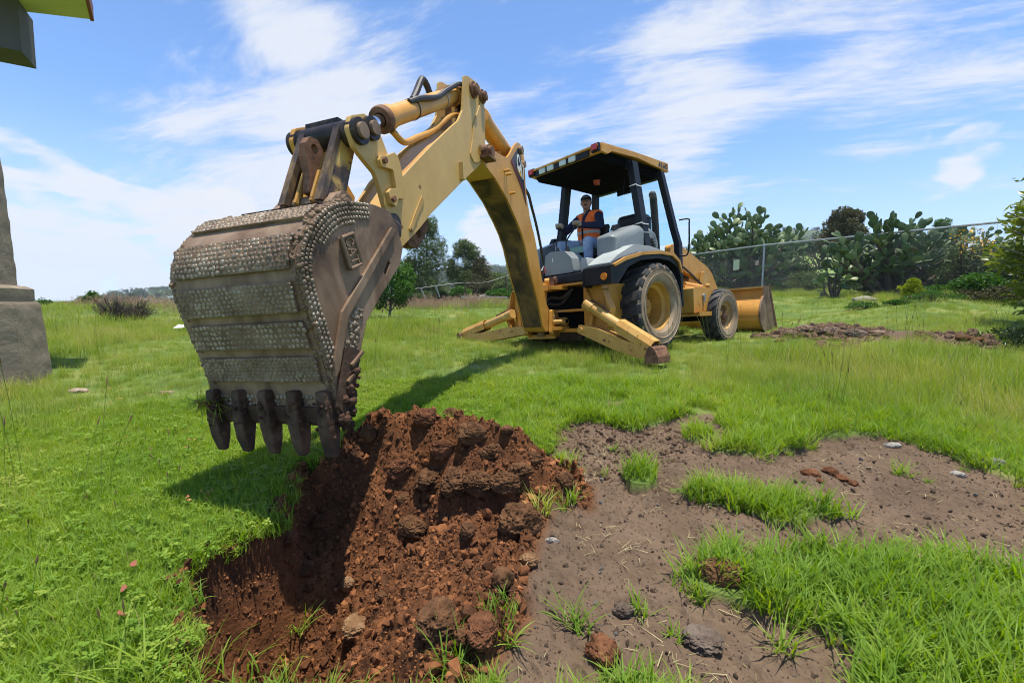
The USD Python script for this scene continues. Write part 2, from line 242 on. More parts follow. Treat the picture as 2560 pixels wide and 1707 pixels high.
class MB:
    """collects shapes into one mesh; fr maps local points (n, 3) to the parent's space"""
    def __init__(s, fr=None): s.v, s.f, s.n, s.fr = [], [], 0, fr
    def add(s, v, f):
        v = np.asarray(v, float); f = np.asarray(f, int)
        if f.shape[1] == 4: f = np.vstack([f[:, :3], f[:, [0, 2, 3]]])
        s.v.append(s.fr(v) if s.fr else v); s.f.append(f + s.n); s.n += len(v); return s
    def get(s): return np.vstack(s.v), np.vstack(s.f)
    def tm(s, t): return s.add(t.vertices, t.faces)
    def man(s, m): return s.add(*mf(m))
    def box(s, c, size, R=None):
        v = (np.array([[x, y, z] for x in (-1, 1) for y in (-1, 1) for z in (-1, 1)]) * 0.5) * size
        if R is not None: v = v @ np.asarray(R).T
        return s.add(v + c, [[0, 1, 3, 2], [4, 6, 7, 5], [0, 4, 5, 1], [2, 3, 7, 6], [0, 2, 6, 4], [1, 5, 7, 3]])
    def hexa(s, a, b):                                     # two matching quads -> box-like solid
        return s.add(np.vstack([a, b]), [[0, 3, 2, 1], [4, 5, 6, 7], [0, 1, 5, 4], [1, 2, 6, 5], [2, 3, 7, 6], [3, 0, 4, 7]])
    def cyl(s, p0, p1, r0, r1=None, n=20):
        r1 = r0 if r1 is None else r1; R, ln = frame_to(np.asarray(p0, float), p1)
        a = np.linspace(0, 2 * math.pi, n, endpoint=False); c = np.stack([np.cos(a), np.sin(a)], 1)
        v = np.vstack([np.c_[c * r0, np.zeros(n)], np.c_[c * r1, np.full(n, ln)], [[0, 0, 0], [0, 0, ln]]]) @ R.T + p0
        i = np.arange(n); j = (i + 1) % n
        return s.add(v, np.vstack([np.c_[i, j, j + n], np.c_[i, j + n, i + n], np.c_[j, i, np.full(n, 2 * n)], np.c_[i + n, j + n, np.full(n, 2 * n + 1)]]))
    def lathe(s, p0, p1, prof, n=32):                      # prof = [(r, h)], along p0 -> p1 direction in metres from p0
        R, ln = frame_to(np.asarray(p0, float), p1); prof = np.asarray(prof, float); k = len(prof)
        a = np.linspace(0, 2 * math.pi, n, endpoint=False)
        v = np.stack([prof[:, None, 0] * np.cos(a), prof[:, None, 0] * np.sin(a), np.broadcast_to(prof[:, None, 1], (k, n))], -1).reshape(-1, 3) @ R.T + p0
        i = np.arange(n); j = (i + 1) % n
        return s.add(v, np.vstack([np.c_[q * n + i, q * n + j, (q + 1) * n + j, (q + 1) * n + i] for q in range(k - 1)]))
    def tube(s, pts, r, n=8, cap=True):
        p = np.asarray(pts, float); r = np.broadcast_to(np.asarray(r, float), len(p)); t = np.gradient(p, axis=0); t /= np.linalg.norm(t, axis=1)[:, None] + 1e-12
        a = np.array([0, 0, 1.]) if abs(t[0, 2]) < 0.9 else np.array([1., 0, 0]); x = np.cross(a, t[0]); x /= np.linalg.norm(x); rings = []
        th = np.linspace(0, 2 * math.pi, n, endpoint=False)
        for q in range(len(p)):
            x = x - t[q] * (x @ t[q]); x /= np.linalg.norm(x); y = np.cross(t[q], x)
            rings.append(p[q] + r[q] * (np.cos(th)[:, None] * x + np.sin(th)[:, None] * y))
        v = np.vstack(rings + [p[:1], p[-1:]]); i = np.arange(n); j = (i + 1) % n; k = len(p)
        f = [np.c_[q * n + i, q * n + j, (q + 1) * n + j, (q + 1) * n + i] for q in range(k - 1)]
        f = np.vstack(f); f = np.vstack([f[:, :3], f[:, [0, 2, 3]]])
        if cap: f = np.vstack([f, np.c_[j, i, np.full(n, k * n)], np.c_[(k - 1) * n + i, (k - 1) * n + j, np.full(n, k * n + 1)]])
        return s.add(v, f)
    def ext(s, poly, d0, d1, axes=(0, 1, 2), r=0.0, holes=()):
        """extrude an outline: its two coordinates go to axes[0], axes[1]; thickness d0..d1 to axes[2]"""
        c = cs(poly, r)
        for h in holes: c = c - cs(h)
        v, f = mf(m3.Manifold.extrude(c, d1 - d0)); w = np.zeros_like(v)
        w[:, axes[0]], w[:, axes[1]], w[:, axes[2]] = v[:, 0], v[:, 1], v[:, 2] + d0
        if np.linalg.det(np.eye(3)[list(axes)]) < 0: f = f[:, ::-1]
        return s.add(w, f)
    def ball(s, c, r, sub=2, jit=0.0, seed=0, squash=(1, 1, 1)):
        t = trimesh.creation.icosphere(sub); v = np.array(t.vertices)
        if jit: v = v * (1 + jit * (meshkit.fbm(v * 1.7 + seed * 7.1, 4, seed)[:, None] - 0.5) * 2)
        return s.add(v * np.asarray(squash) * r + c, t.faces)

def circ(c, r, n=16): a = np.linspace(0, 2 * math.pi, n, endpoint=False); return np.stack([c[0] + r * np.cos(a), c[1] + r * np.sin(a)], 1)
def sstep(a, b, x): t = np.clip((np.asarray(x, float) - a) / (b - a), 0, 1); return t * t * (3 - 2 * t)

def instancer(path, protos, idx, pos, quat, scale):
    pi = UsdGeom.PointInstancer.Define(stage, path)
    pi.CreatePrototypesRel().SetTargets([Sdf.Path(p) for p in protos])
    pi.CreateProtoIndicesAttr(Vt.IntArray.FromNumpy(np.asarray(idx, np.int32)))
    pi.CreatePositionsAttr(Vt.Vec3fArray.FromNumpy(np.asarray(pos, np.float32)))
    q = np.asarray(quat, float)
    pi.CreateOrientationsAttr(Vt.QuathArray([Gf.Quath(float(a), float(b), float(c), float(d)) for a, b, c, d in q]))
    pi.CreateScalesAttr(Vt.Vec3fArray.FromNumpy(np.asarray(scale, np.float32)))
    return pi

def quats(yaw, tilt, az):                                  # spin about z, then lean by tilt towards az
    qz = np.stack([np.cos(yaw / 2), 0 * yaw, 0 * yaw, np.sin(yaw / 2)], 1); ax = np.stack([-np.sin(az), np.cos(az)], 1)
    qt = np.stack([np.cos(tilt / 2), np.sin(tilt / 2) * ax[:, 0], np.sin(tilt / 2) * ax[:, 1], 0 * tilt], 1)
    a, b = qt, qz
    return np.stack([a[:, 0] * b[:, 0] - a[:, 3] * b[:, 3], a[:, 1] * b[:, 0] + a[:, 2] * b[:, 3], a[:, 2] * b[:, 0] - a[:, 1] * b[:, 3], a[:, 0] * b[:, 3] + a[:, 3] * b[:, 0]], 1)

# ---------------------------------------------------------------- the lie of the land
from scipy.interpolate import PchipInterpolator
TY = np.array([-60, 0, 1, 2.2, 4, 6, 8, 9.5, 14, 19, 45, 100, 300, 600, 3000.])
TT = np.array([-1, -.3, 0, .45, 1.])
near = [-.3, -.27, -.25, -.2]
TZ = np.array([near + [-.09, .08, .20, .28, .43, .45, .1, -1, -3, -5, -8],
               near + [-.09, .05, .13, .20, .43, .46, .1, -1, -3, -5, -8],
               near + [-.08, .03, .07, .12, .36, .55, 1.5, 4.2, 16, 26, 40],
               near + [-.07, .05, .12, .20, .95, 1.30, 3.5, 11, 34, 60, 90],
               near + [-.02, .30, .62, .85, 1.15, 1.45, 4, 12, 36, 60, 90]])
PCH = [PchipInterpolator(TY, z) for z in TZ]
def zbase(x, y):
    x, y = np.asarray(x, float), np.asarray(y, float)
    ye = np.where(y > 0, np.maximum(y, 0.6 * np.hypot(x, y)), y); t = np.clip(x / np.maximum(ye, 0.5), -1, 1)
    cols = np.stack([p(np.clip(ye, -60, 3000)) for p in PCH]); k = np.clip(np.searchsorted(TT, t, 'right') - 1, 0, 3); w = (t - TT[k]) / (TT[k + 1] - TT[k]); w = w * w * (3 - 2 * w)
    ix = np.indices(k.shape)
    return (1 - w) * cols[(k, *ix)] + w * cols[(k + 1, *ix)]

def ghit(px, py, fn=zbase):
    """where the line of sight through a point of the photo (2352 wide view) meets the ground"""
    px, py = np.atleast_1d(np.asarray(px, float)), np.atleast_1d(np.asarray(py, float))
    d = FW + np.multiply.outer((px * 1.08844 - 1280) / FOC, RT) - np.multiply.outer((py * 1.08844 - 853.5) / FOC, UP)
    ts = np.geomspace(0.5, 400, 500); P = EYE + ts[:, None, None] * d
    below = P[..., 2] < fn(P[..., 0], P[..., 1]); i = np.where(below.any(0), np.maximum(np.argmax(below, 0), 1), 330); a, b = ts[i - 1], ts[i]
    for _ in range(20):
        m = (a + b) / 2; Q = EYE + m[:, None] * d; bl = Q[:, 2] < fn(Q[:, 0], Q[:, 1]); b = np.where(bl, m, b); a = np.where(bl, a, m)
    return EYE + b[:, None] * d
def gpoly(pts): p = np.array(pts, float); return Polygon(ghit(p[:, 0], p[:, 1])[:, :2]).buffer(0)

RED = gpoly([(690, 1078), (760, 1062), (830, 1040), (900, 1010), (1000, 1000), (1100, 1010), (1170, 1025), (1260, 1050), (1335, 1120), (1335, 1150), (1240, 1150), (1230, 1200), (1190, 1290), (1160, 1340), (1170, 1440), (1140, 1480), (1060, 1568), (980, 1660), (425, 1640), (440, 1480), (418, 1400), (422, 1340), (450, 1290), (560, 1235), (645, 1195), (665, 1130)])
BARE = gpoly([(1060, 1700), (1150, 1480), (1165, 1330), (1235, 1190), (1235, 1130), (1330, 1110), (1255, 1040), (1262, 985), (1340, 962), (1440, 985), (1520, 972), (1570, 950), (1650, 952), (1672, 1000), (1640, 1035), (1760, 1040), (1850, 1012), (1990, 998), (2040, 1002), (2180, 1042), (2290, 1086), (2420, 1120), (2420, 1320), (2200, 1292), (2000, 1282), (1860, 1276), (1700, 1268), (1600, 1285), (1590, 1330), (1690, 1370), (1800, 1400), (1900, 1450), (1985, 1500), (2000, 1700)])
ISLES = [gpoly(p) for p in ([(1540, 1118), (1620, 1116), (1720, 1128), (1850, 1148), (1940, 1172), (1935, 1182), (1870, 1196), (1780, 1196), (1650, 1162)],
                            [(1370, 1640), (1410, 1585), (1480, 1560), (1540, 1600), (1580, 1700), (1350, 1700)],
                            [(1450, 1112), (1460, 1085), (1500, 1078), (1515, 1100), (1490, 1118)], [(1580, 1010), (1600, 990), (1640, 990), (1630, 1012)])]
def inside(poly, x, y):
    shapely.prepare(poly); return shapely.contains_xy(poly, x, y)
def soil_mask(x, y, jit=0.05):
    """(red earth, bare brown earth) where no grass grows"""
    P = np.stack([x * 6, y * 6, 0 * x], -1); q = np.stack([x * 22, y * 22, 0 * x + 3], -1)
    jx = x + jit * (2 * meshkit.fbm(P, 2, 3) - 1) * 1.5 + 0.3 * jit * (2 * meshkit.noise(q, 8) - 1); jy = y + jit * (2 * meshkit.fbm(P, 2, 9) - 1) * 1.5 + 0.3 * jit * (2 * meshkit.noise(q, 5) - 1)
    red = inside(RED, jx, jy); bare = inside(BARE, jx, jy) & ~red
    for i in ISLES: bare &= ~inside(i, jx, jy)
    return red, bare
FARSOIL = [tuple(ghit(*p)[0][:2]) + (s,) for p, s in (((1860, 768), .75), ((1950, 772), .6), ((1790, 775), .45), ((1920, 800), .35), ((2200, 782), .5), ((2060, 772), .35), ((1415, 928), .16), ((1905, 764), .5))]
G = lambda px, py: ghit(px, py)[0]
MOUND = [(870, 1040, .26, .13), (945, 1058, .34, .16), (1045, 1070, .28, .17), (1090, 1085, .20, .15), (1150, 1095, .19, .15), (1215, 1105, .13, .14), (1270, 1120, .10, .11), (1320, 1130, .07, .08), (1110, 1150, .10, .14), (1000, 1140, .05, .14),
         (1190, 1230, .10, .12), (1110, 1290, .06, .18), (1090, 1420, .08, .14), (1130, 1390, .05, .1), (900, 1240, .03, .2), (820, 1440, .05, .12), (690, 1350, .10, .07), (1000, 1500, .05, .2), (700, 1520, .05, .2)]
HOLES = [(1010, 1150, .10, .055), (1070, 1162, .12, .06), (1130, 1165, .10, .055), (955, 1140, .07, .05), (610, 1335, .30, .12), (700, 1245, .24, .16), (650, 1290, .16, .14), (560, 1390, .10, .14), (790, 1180, .12, .2), (1120, 1120, .06, .08), (520, 1420, .06, .2)]
MOUND = [(*G(a, b)[:2], h * .62, s) for a, b, h, s in MOUND]; HOLES = [(*G(a, b)[:2], h, s) for a, b, h, s in HOLES]
REDL = shapely.LineString(ghit([980, 425, 440, 418, 422, 450, 560, 645, 665, 690, 760, 830], [1660, 1640, 1480, 1400, 1340, 1290, 1235, 1195, 1130, 1078, 1062, 1040])[:, :2])

def zground(x, y, fine=True):
    x, y = np.asarray(x, float), np.asarray(y, float); shp = x.shape; x, y = x.ravel(), y.ravel()
    z = zbase(x, y); r = np.hypot(x, y)
    z = z + 0.05 * sstep(2, 6, r) * (1 - sstep(60, 120, r)) * (2 * meshkit.fbm(np.stack([x / 1.6, y / 1.6, 0 * x], -1), 3, 1) - 1) + sstep(9, 15, r) * (1 - sstep(60, 120, r)) * 0.12 * (2 * meshkit.fbm(np.stack([x / 4, y / 4, 0 * x], -1), 2, 4) - 1)
    nr = np.where((r < 6.5) & (y > 0.2))[0]
    if len(nr):
        X, Y = x[nr], y[nr]; red, bare = soil_mask(X, Y, 0.035); pts = shapely.points(X, Y)
        dl = shapely.distance(REDL, pts); inr = inside(RED, X, Y).astype(float)
        wl = (1 - sstep(-0.62, -0.12, X)) * (1 - sstep(2.15, 2.45, Y))
        dz = -inr * (0.20 * sstep(0.0, 0.07, dl + 0.03 * (meshkit.noise(np.stack([X * 14, Y * 14, 0 * X], -1), 2) - .5)) * wl + 0.05 * sstep(0, .1, dl))
        for a, b, h, s in MOUND: dz = dz + h * np.exp(-((X - a) ** 2 + (Y - b) ** 2) / (2 * s * s))
        for a, b, h, s in HOLES: dz = dz - inr * h * np.exp(-((X - a) ** 2 + (Y - b) ** 2) / (2 * s * s))
        if fine:
            P = np.stack([X, Y, 0 * X], -1)
            dmd = shapely.distance(RED, pts); wr = 1 - sstep(0, 0.06, dmd)
            bil = lambda s, sd: 1 - np.abs(2 * meshkit.fbm(P * s, 3, sd) - 1)
            dz = dz + wr * ((0.13 + 0.10 * sstep(2.05, 2.35, Y)) * (meshkit.fbm(P * 5, 3, 11) - .5) + (0.085 + 0.05 * sstep(2.05, 2.35, Y)) * (bil(9, 12) - .75) + 0.045 * (bil(22, 13) - .75) + 0.022 * (bil(48, 15) - .75) + 0.012 * (meshkit.noise(P * 90, 14) - .5))
            dz = dz + bare * (0.060 * (meshkit.fbm(P * 3.2, 3, 21) - .5) + 0.040 * (bil(8, 22) - .75) + 0.018 * (bil(22, 24) - .75) + 0.007 * (meshkit.fbm(P * 60, 2, 23) - .5) - 0.025)
        z[nr] += dz
    for a, b, s in FARSOIL:
        g = np.exp(-((x - a) ** 2 + (y - b) ** 2) / (2 * (s * .6) ** 2))
        z = z + 0.11 * min(1, s) * g * (0.2 + 1.2 * meshkit.fbm(np.stack([x * 7, y * 7, 0 * x], -1), 4, 31)) * (s > .3)
    return z.reshape(shp)

def ground_sheet():
    rr = np.r_[np.geomspace(0.45, 7, 470), np.geomspace(7.06, 60, 330)[1:], np.geomspace(62, 3000, 60)]
    fwd = np.linspace(-0.98, 0.98, 560); back = np.linspace(0.98, 2 * math.pi - 0.98, 70)[1:-1]; az = np.r_[fwd, back]
    A, R = np.meshgrid(az, rr); x, y = R * np.sin(A), R * np.cos(A); z = zground(x, y)
    n, m = R.shape; i = np.arange(n - 1)[:, None]; j = np.arange(m)[None]; jn = (j + 1) % m
    f = np.stack([i * m + j, i * m + jn, (i + 1) * m + jn, (i + 1) * m + j], -1).reshape(-1, 4)[:, ::-1]
    v = np.stack([x, y, z], -1).reshape(-1, 3); v = np.vstack([v, [[0, 0, float(zground(np.array([0.]), np.array([0.]))[0])]]])
    c = np.stack([np.full(m, len(v) - 1), (np.arange(m) + 1) % m, np.arange(m)], 1)[:, ::-1]
    f = np.vstack([f[:, :3], f[:, [0, 2, 3]], c])
    red, bare = np.zeros(len(v)), np.zeros(len(v)); r = np.hypot(v[:, 0], v[:, 1]); nr = np.where((r < 6.5) & (v[:, 1] > 0.2))[0]
    a, b = soil_mask(v[nr, 0], v[nr, 1], 0.035); pts = shapely.points(v[nr, 0], v[nr, 1])
    red[nr] = np.maximum(a * 1.0, 1.0 * (1 - sstep(0.03, 0.10, shapely.distance(RED, pts)))); bare[nr] = b
    for p, q, s in FARSOIL: bare = np.maximum(bare, (((v[:, 0] - p) / s) ** 2 + ((v[:, 1] - q) / s) ** 2 + 1.2 * (meshkit.fbm(v * 2.5, 3, 41) - .5) < .8) * 1.0)
    p = part('/World', 'ground', (v, f), M['ground'], smooth=True)
    g = UsdGeom.PrimvarsAPI(stage.GetPrimAtPath(p))
    for nme, arr in (('red', red), ('bare', bare)):
        g.CreatePrimvar(nme, Sdf.ValueTypeNames.FloatArray, 'vertex').Set(Vt.FloatArray.FromNumpy(arr.astype(np.float32)))
    meta(stage.GetPrimAtPath(p), kind='structure')

def ground_material():
    n = {'ge': ('geometry', {}), 'ar': ('attribute', {'attribute': 'red'}), 'ab': ('attribute', {'attribute': 'bare'}),
         'n1': ('noise_texture', {'scale': 1.3, 'detail': 6.0, 'roughness': 0.62}), 'n2': ('noise_texture', {'scale': 9.0, 'detail': 9.0, 'roughness': 0.72}), 'n3': ('noise_texture', {'scale': 2.2, 'detail': 7.0, 'roughness': 0.6, 'distortion': 0.6}), 'n4': ('noise_texture', {'scale': 38.0, 'detail': 6.0, 'roughness': 0.7}),
         'n5': ('noise_texture', {'scale': 0.11, 'detail': 5.0, 'roughness': 0.6}),
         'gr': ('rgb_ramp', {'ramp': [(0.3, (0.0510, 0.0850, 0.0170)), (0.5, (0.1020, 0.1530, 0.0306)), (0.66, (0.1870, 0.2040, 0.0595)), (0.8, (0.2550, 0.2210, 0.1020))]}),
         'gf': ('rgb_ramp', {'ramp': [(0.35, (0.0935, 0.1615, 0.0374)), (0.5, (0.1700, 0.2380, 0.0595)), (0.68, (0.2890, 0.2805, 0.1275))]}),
         'br': ('rgb_ramp', {'ramp': [(0.28, (0.0625, 0.0405, 0.0261)), (0.46, (0.1140, 0.0768, 0.0502)), (0.60, (0.1508, 0.1033, 0.0678)), (0.75, (0.1877, 0.1361, 0.0908))]}),
         'rd': ('rgb_ramp', {'ramp': [(0.28, (0.0271, 0.0158, 0.0097)), (0.42, (0.0632, 0.0298, 0.0148)), (0.50, (0.1129, 0.0455, 0.0192)), (0.62, (0.1896, 0.0771, 0.0297)), (0.78, (0.2709, 0.1269, 0.0534))]}),
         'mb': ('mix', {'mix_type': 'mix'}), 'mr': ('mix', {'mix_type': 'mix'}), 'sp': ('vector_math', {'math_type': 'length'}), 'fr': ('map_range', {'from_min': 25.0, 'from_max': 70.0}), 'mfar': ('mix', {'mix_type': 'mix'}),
         'fb': ('mix_float', {'fac': 0.35}), 'fm': ('mix_float', {'fac': 0.46}),
         'bp': ('bump', {'strength': 0.8, 'distance': 0.016}), 'p': ('principled_bsdf', {'roughness': 0.92, 'specular_ior_level': 0.15})}
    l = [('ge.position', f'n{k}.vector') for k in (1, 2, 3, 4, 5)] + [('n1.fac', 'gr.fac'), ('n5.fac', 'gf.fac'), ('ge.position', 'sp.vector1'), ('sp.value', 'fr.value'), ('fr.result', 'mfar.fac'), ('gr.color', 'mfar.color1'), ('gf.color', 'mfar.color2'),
         ('n3.fac', 'fb.a'), ('n4.fac', 'fb.b'), ('fb.result', 'br.fac'), ('n2.fac', 'fm.a'), ('n3.fac', 'fm.b'), ('fm.result', 'rd.fac'),
         ('ab.fac', 'mb.fac'), ('mfar.color', 'mb.color1'), ('br.color', 'mb.color2'), ('ar.fac', 'mr.fac'), ('mb.color', 'mr.color1'), ('rd.color', 'mr.color2'), ('mr.color', 'p.base_color'), ('n4.fac', 'bp.height'), ('bp.normal', 'p.normal')]
    return mat('ground_cover', n, l)
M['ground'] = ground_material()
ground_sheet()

# far hills: one sheet rising beyond the fields, green with scattered woods
def hills():
    tk = np.array([-1.3, -0.93, -0.86, -0.80, -0.74, -0.6, -0.4, -0.2, -0.1, 0.03, 0.2, 0.45, 0.56, 0.62, 0.66, 0.8, 1.0, 1.3])
    ek = np.array([-.01, -.004, .012, .021, .027, .032, .045, .062, .075, .078, .085, .13, .160, .168, .164, .13, .10, .08])
    az = np.linspace(-1.05, 1.05, 420); rr = np.linspace(280, 950, 60); A, R = np.meshgrid(az, rr); t = np.tan(A); e = PchipInterpolator(tk, ek)(np.clip(t, -1.3, 1.3)); D = R * np.cos(A)
    up = sstep(300, 850, R); P = np.stack([R * np.sin(A) / 90, D / 90, 0 * A], -1); zb = zbase(R * np.sin(A), D)
    z = (1 - up) * (zb - 1.0) + up * (CAMZ + e * D * 0.97) + 9 * up * (meshkit.fbm(P, 4, 51) - .5) + 7 * up * (meshkit.fbm(P * 8, 3, 52) - .45)
    z[0] -= 30
    n, m = A.shape; i = np.arange(n - 1)[:, None]; j = np.arange(m - 1)[None]; f = np.stack([i * m + j, (i + 1) * m + j, (i + 1) * m + j + 1, i * m + j + 1], -1).reshape(-1, 4)[:, ::-1]
    v = np.stack([R * np.sin(A), D, z], -1).reshape(-1, 3)
    M['hill'] = nmat('hill_woods', [(0.35, (0.022, 0.042, 0.018)), (0.5, (0.042, 0.070, 0.026)), (0.62, (0.085, 0.105, 0.04)), (0.75, (0.15, 0.15, 0.07))], 0.012, 9, 0.95, coord='position', bump=0.8, bscale=0.2)
    meta(stage.GetPrimAtPath(part('/World', 'hills', (v, np.vstack([f[:, :3], f[:, [0, 2, 3]]])), 'hill', smooth=True)), kind='structure')
    EK = PchipInterpolator(tk, ek)
    def zat(x, y):
        r_ = np.hypot(x, y); u_ = sstep(300, 850, r_); return (1 - u_) * (zbase(x, y) - 1.0) + u_ * (CAMZ + EK(np.clip(x / y, -1.3, 1.3)) * y * 0.97)
    return zat
HILL = hills()

# ---------------------------------------------------------------- backhoe loader
def Rx(a): c, s = math.cos(a), math.sin(a); return np.array([[1, 0, 0], [0, c, -s], [0, s, c]])
def Ry(a): c, s = math.cos(a), math.sin(a); return np.array([[c, 0, s], [0, 1, 0], [-s, 0, c]])
def Rz(a): c, s = math.cos(a), math.sin(a); return np.array([[c, -s, 0], [s, c, 0], [0, 0, 1]])
MR = Rz(.7243) @ Ry(-.0038) @ Rx(-.0673); MT = np.array([1.3622, 7.1736, .0101])      # x ahead, y to its left, z up; it stands leaning a little to its left
MACH = Gf.Matrix4d(*[float(v) for row in (np.r_[MR[:, 0], 0], np.r_[MR[:, 1], 0], np.r_[MR[:, 2], 0], np.r_[MT, 1]) for v in row])
def m2w(p): return np.asarray(p, float) @ MR.T + MT
SW = math.pi + math.radians(29); BU = np.array([math.cos(SW), math.sin(SW), 0]); BW = np.array([-math.sin(SW), math.cos(SW), 0]); BO = np.array([-1.25, 0, 0])
def BF(p):                                                 # boom frame: (u outwards, w to the right, v up) -> machine
    p = np.asarray(p, float); return BO + p[:, :1] * BU + p[:, 1:2] * BW + p[:, 2:3] * np.array([0, 0, 1.])
def bm(): return MB(BF)
UV = (0, 2, 1)                                             # outline in (u, v), thickness along w

def build_backhoe():
    T = thing('backhoe_loader', 'yellow backhoe loader digging on the grass, its boom and bucket reaching forward', 'backhoe loader', matrix=MACH)
    # ---- wheels
    def wheel(name, c, R, Wd, side, nl, lug_h, rim, rimr, dish, dusty):
        o = np.array(c, float); ax = np.array([0, side, 0.]); h = Wd / 2
        b = MB(); prof = [(rimr + .01, -h * .8), (rimr + .05, -h * .93), (R * .80, -h), (R * .93, -h * .93), (R - lug_h, -h * .72), (R - lug_h * .8, 0), (R - lug_h, h * .72), (R * .93, h * .93), (R * .80, h), (rimr + .05, h * .93), (rimr + .01, h * .8)]
        b.lathe(o, o + ax, [(r, q) for r, q in prof[3:8]], 64)
        rib = MB(); rib.lathe(o, o + ax, [prof[k] for k in range(7, 11)], 64); rib.lathe(o, o + ax, prof[:4], 64)
        for q in (.84, .72): rib.lathe(o, o + ax, [(R * q + .006, h * .985), (R * q + .003, h * 1.012), (R * q - .006, h * .985)], 64)
        for k in range(nl):
            for sd in (-1, 1):
                t0 = 2 * math.pi * (k + (.5 if sd > 0 else 0)) / nl; ws = [-.01 * h, .30 * h, .62 * h, .90 * h, 1.0 * h]; off = [0, .10, .19, .25, .27]; tops = [R, R, R - .004, R - .02, R - .07]; bots = [R - lug_h * 1.3] * 3 + [R * .90, R * .86]
                wid = [.045, .052, .058, .062, .058]; vv = []
                for w_, of, tp, bt, wd in zip(ws, off, tops, bots, wid):
                    for rr_, ex in ((bt, 1.3), (tp, 1.0)):
                        for e in (-1, 1):
                            an = t0 - of * .62 / R + e * wd * ex / R; vv.append(o + [rr_ * math.cos(an), sd * side * w_, rr_ * math.sin(an)])
                vv = np.array(vv).reshape(5, 4, 3); f = []
                for q in range(4):
                    a = q * 4; d = a + 4; f += [[a, a + 2, d + 2, d], [a + 2, a + 3, d + 3, d + 2], [a + 3, a + 1, d + 1, d + 3]]
                f += [[16, 18, 19, 17], [0, 1, 3, 2]]; f = np.array(f)
                if sd * side > 0: f = f[:, ::-1]
                b.add(vv.reshape(-1, 3), f)
        W_ = part(T, name, b, 'tyre', label='dusty chevron-lugged tyre')
        part(W_, 'sidewall', rib, 'tyre_dusty')
        r = MB(); r.lathe(o, o + ax, [(rimr + .025, h * .86), (rimr + .03, h * .80), (rimr, h * .76), (rimr - .015, h * .55), (rimr - .06, h * .45), (rimr - .07, -h * .2 + dish), (rimr * .62, -h * .05 + dish), (rimr * .40, h * .0 + dish), (.001, h * .02 + dish)], 48)
        r.lathe(o, o + ax, [(rimr + .03, -h * .8), (rimr - .02, -h * .5), (.0, -h * .4)], 40)
        part(W_, 'rim', r, rim)
        hb = MB(); zc = dish + h * .02
        hb.lathe(o, o + ax, [(rimr * .34, zc), (rimr * .33, zc + .05), (rimr * .22, zc + .07), (.001, zc + .075)], 28)
        for k in range(8):
            a = 2 * math.pi * k / 8; p = o + [rimr * .47 * math.cos(a), side * (zc - .005), rimr * .47 * math.sin(a)]; hb.cyl(p, p + ax * .03, .014, n=6)
        part(W_, 'hub', hb, 'rust' if rim != 'rim' else 'rim')
    for s in (-1, 1):
        wheel('rear_wheel', (0, s * .845, .615), .615, .59, s, 19, .05, 'rim', .325, .0, 1)
        wheel('front_wheel', (2.1, s * .99, .455), .458, .30, s, 16, .03, 'rim_rusty', .235, .03, 1)
    ax = MB(); ax.cyl((0, -.75, .615), (0, .75, .615), .13); ax.box((0, 0, .6), (.5, .6, .45)); ax.cyl((2.1, -.85, .45), (2.1, .85, .45), .08); ax.box((2.1, 0, .5), (.3, .5, .25)); part(T, 'axles', ax, 'dark')
    # ---- frame, engine block, tank, step
    b = MB(); b.box((1.0, 0, .72), (2.7, .55, .34)); b.box((1.5, 0, 1.02), (1.5, .66, .32)); b.box((-.30, 0, .68), (.55, .9, .50)); part(T, 'chassis', b, 'paint')
    b = MB(); b.ext([(1.22, .92), (1.22, .50), (1.92, .56), (1.92, .92)], -.98, -.58, (0, 2, 1), .03); tk = part(T, 'fuel_tank', b, 'paint')
    b = MB(); b.cyl((1.54, -.985, .78), (1.54, -1.015, .78), .035); b.box((1.54, -1.0, .72), (.03, .025, .09)); part(tk, 'tank_latch', b, 'galv')
    b = MB(); b.box((1.72, -.84, .475), (1.0, .42, .04)); b.box((1.72, -1.06, .49), (1.0, .02, .07)); part(T, 'step', b, 'paint')
    b = MB(); b.ext([(.95, 1.15), (2.75, 1.05), (2.8, 1.42), (2.2, 1.50), (.95, 1.62)], -.40, .40, (0, 2, 1), .05); hd = part(T, 'hood', b, 'paint')
    b = MB(); b.ext([(1.0, 1.30), (2.2, 1.14), (2.2, 1.42), (1.0, 1.60)], -.410, -.402, (0, 2, 1)); part(hd, 'side_decal', b, 'decal_black')
    b = MB(); b.ext([(1.0, 1.33), (2.2, 1.17), (2.2, 1.20), (1.0, 1.36)], -.414, -.4105, (0, 2, 1)); part(hd, 'decal_stripe', b, 'decal_red')
    b = MB(); b.tube(spline([(1.44, -.22, 1.5), (1.42, -.22, 2.1), (1.385, -.22, 2.50), (1.36, -.22, 2.58)], 4), .062, 16); b.ball((1.36, -.22, 2.58), .062, 2); part(T, 'exhaust_stack', b, 'sooty')
    # ---- loader arms, bucket
    for s in (-1, 1):
        b = MB(); b.ext([(1.10, 1.62), (1.35, 1.68), (2.40, 1.33), (2.56, 1.22), (3.05, .62), (3.25, .55), (3.30, .30), (3.10, .26), (2.72, .62), (2.28, 1.05), (1.60, 1.20), (1.10, 1.32)], s * .62 - .05, s * .62 + .05, (0, 2, 1), .05)
        a = part(T, 'loader_arm', b, 'paint')
        b = MB(); b.ext([(1.2, 1.44), (2.15, 1.27), (2.20, 1.33), (1.2, 1.60)], s * .62 + s * .05, s * .62 + s * .054, (0, 2, 1)); part(a, 'arm_decal', b, 'decal_black')
        b = MB(); b.ext([(1.2, 1.425), (2.1, 1.262), (2.15, 1.275), (1.2, 1.445)], s * .62 + s * .0545, s * .62 + s * .057, (0, 2, 1)); part(a, 'decal_stripe', b, 'decal_red')
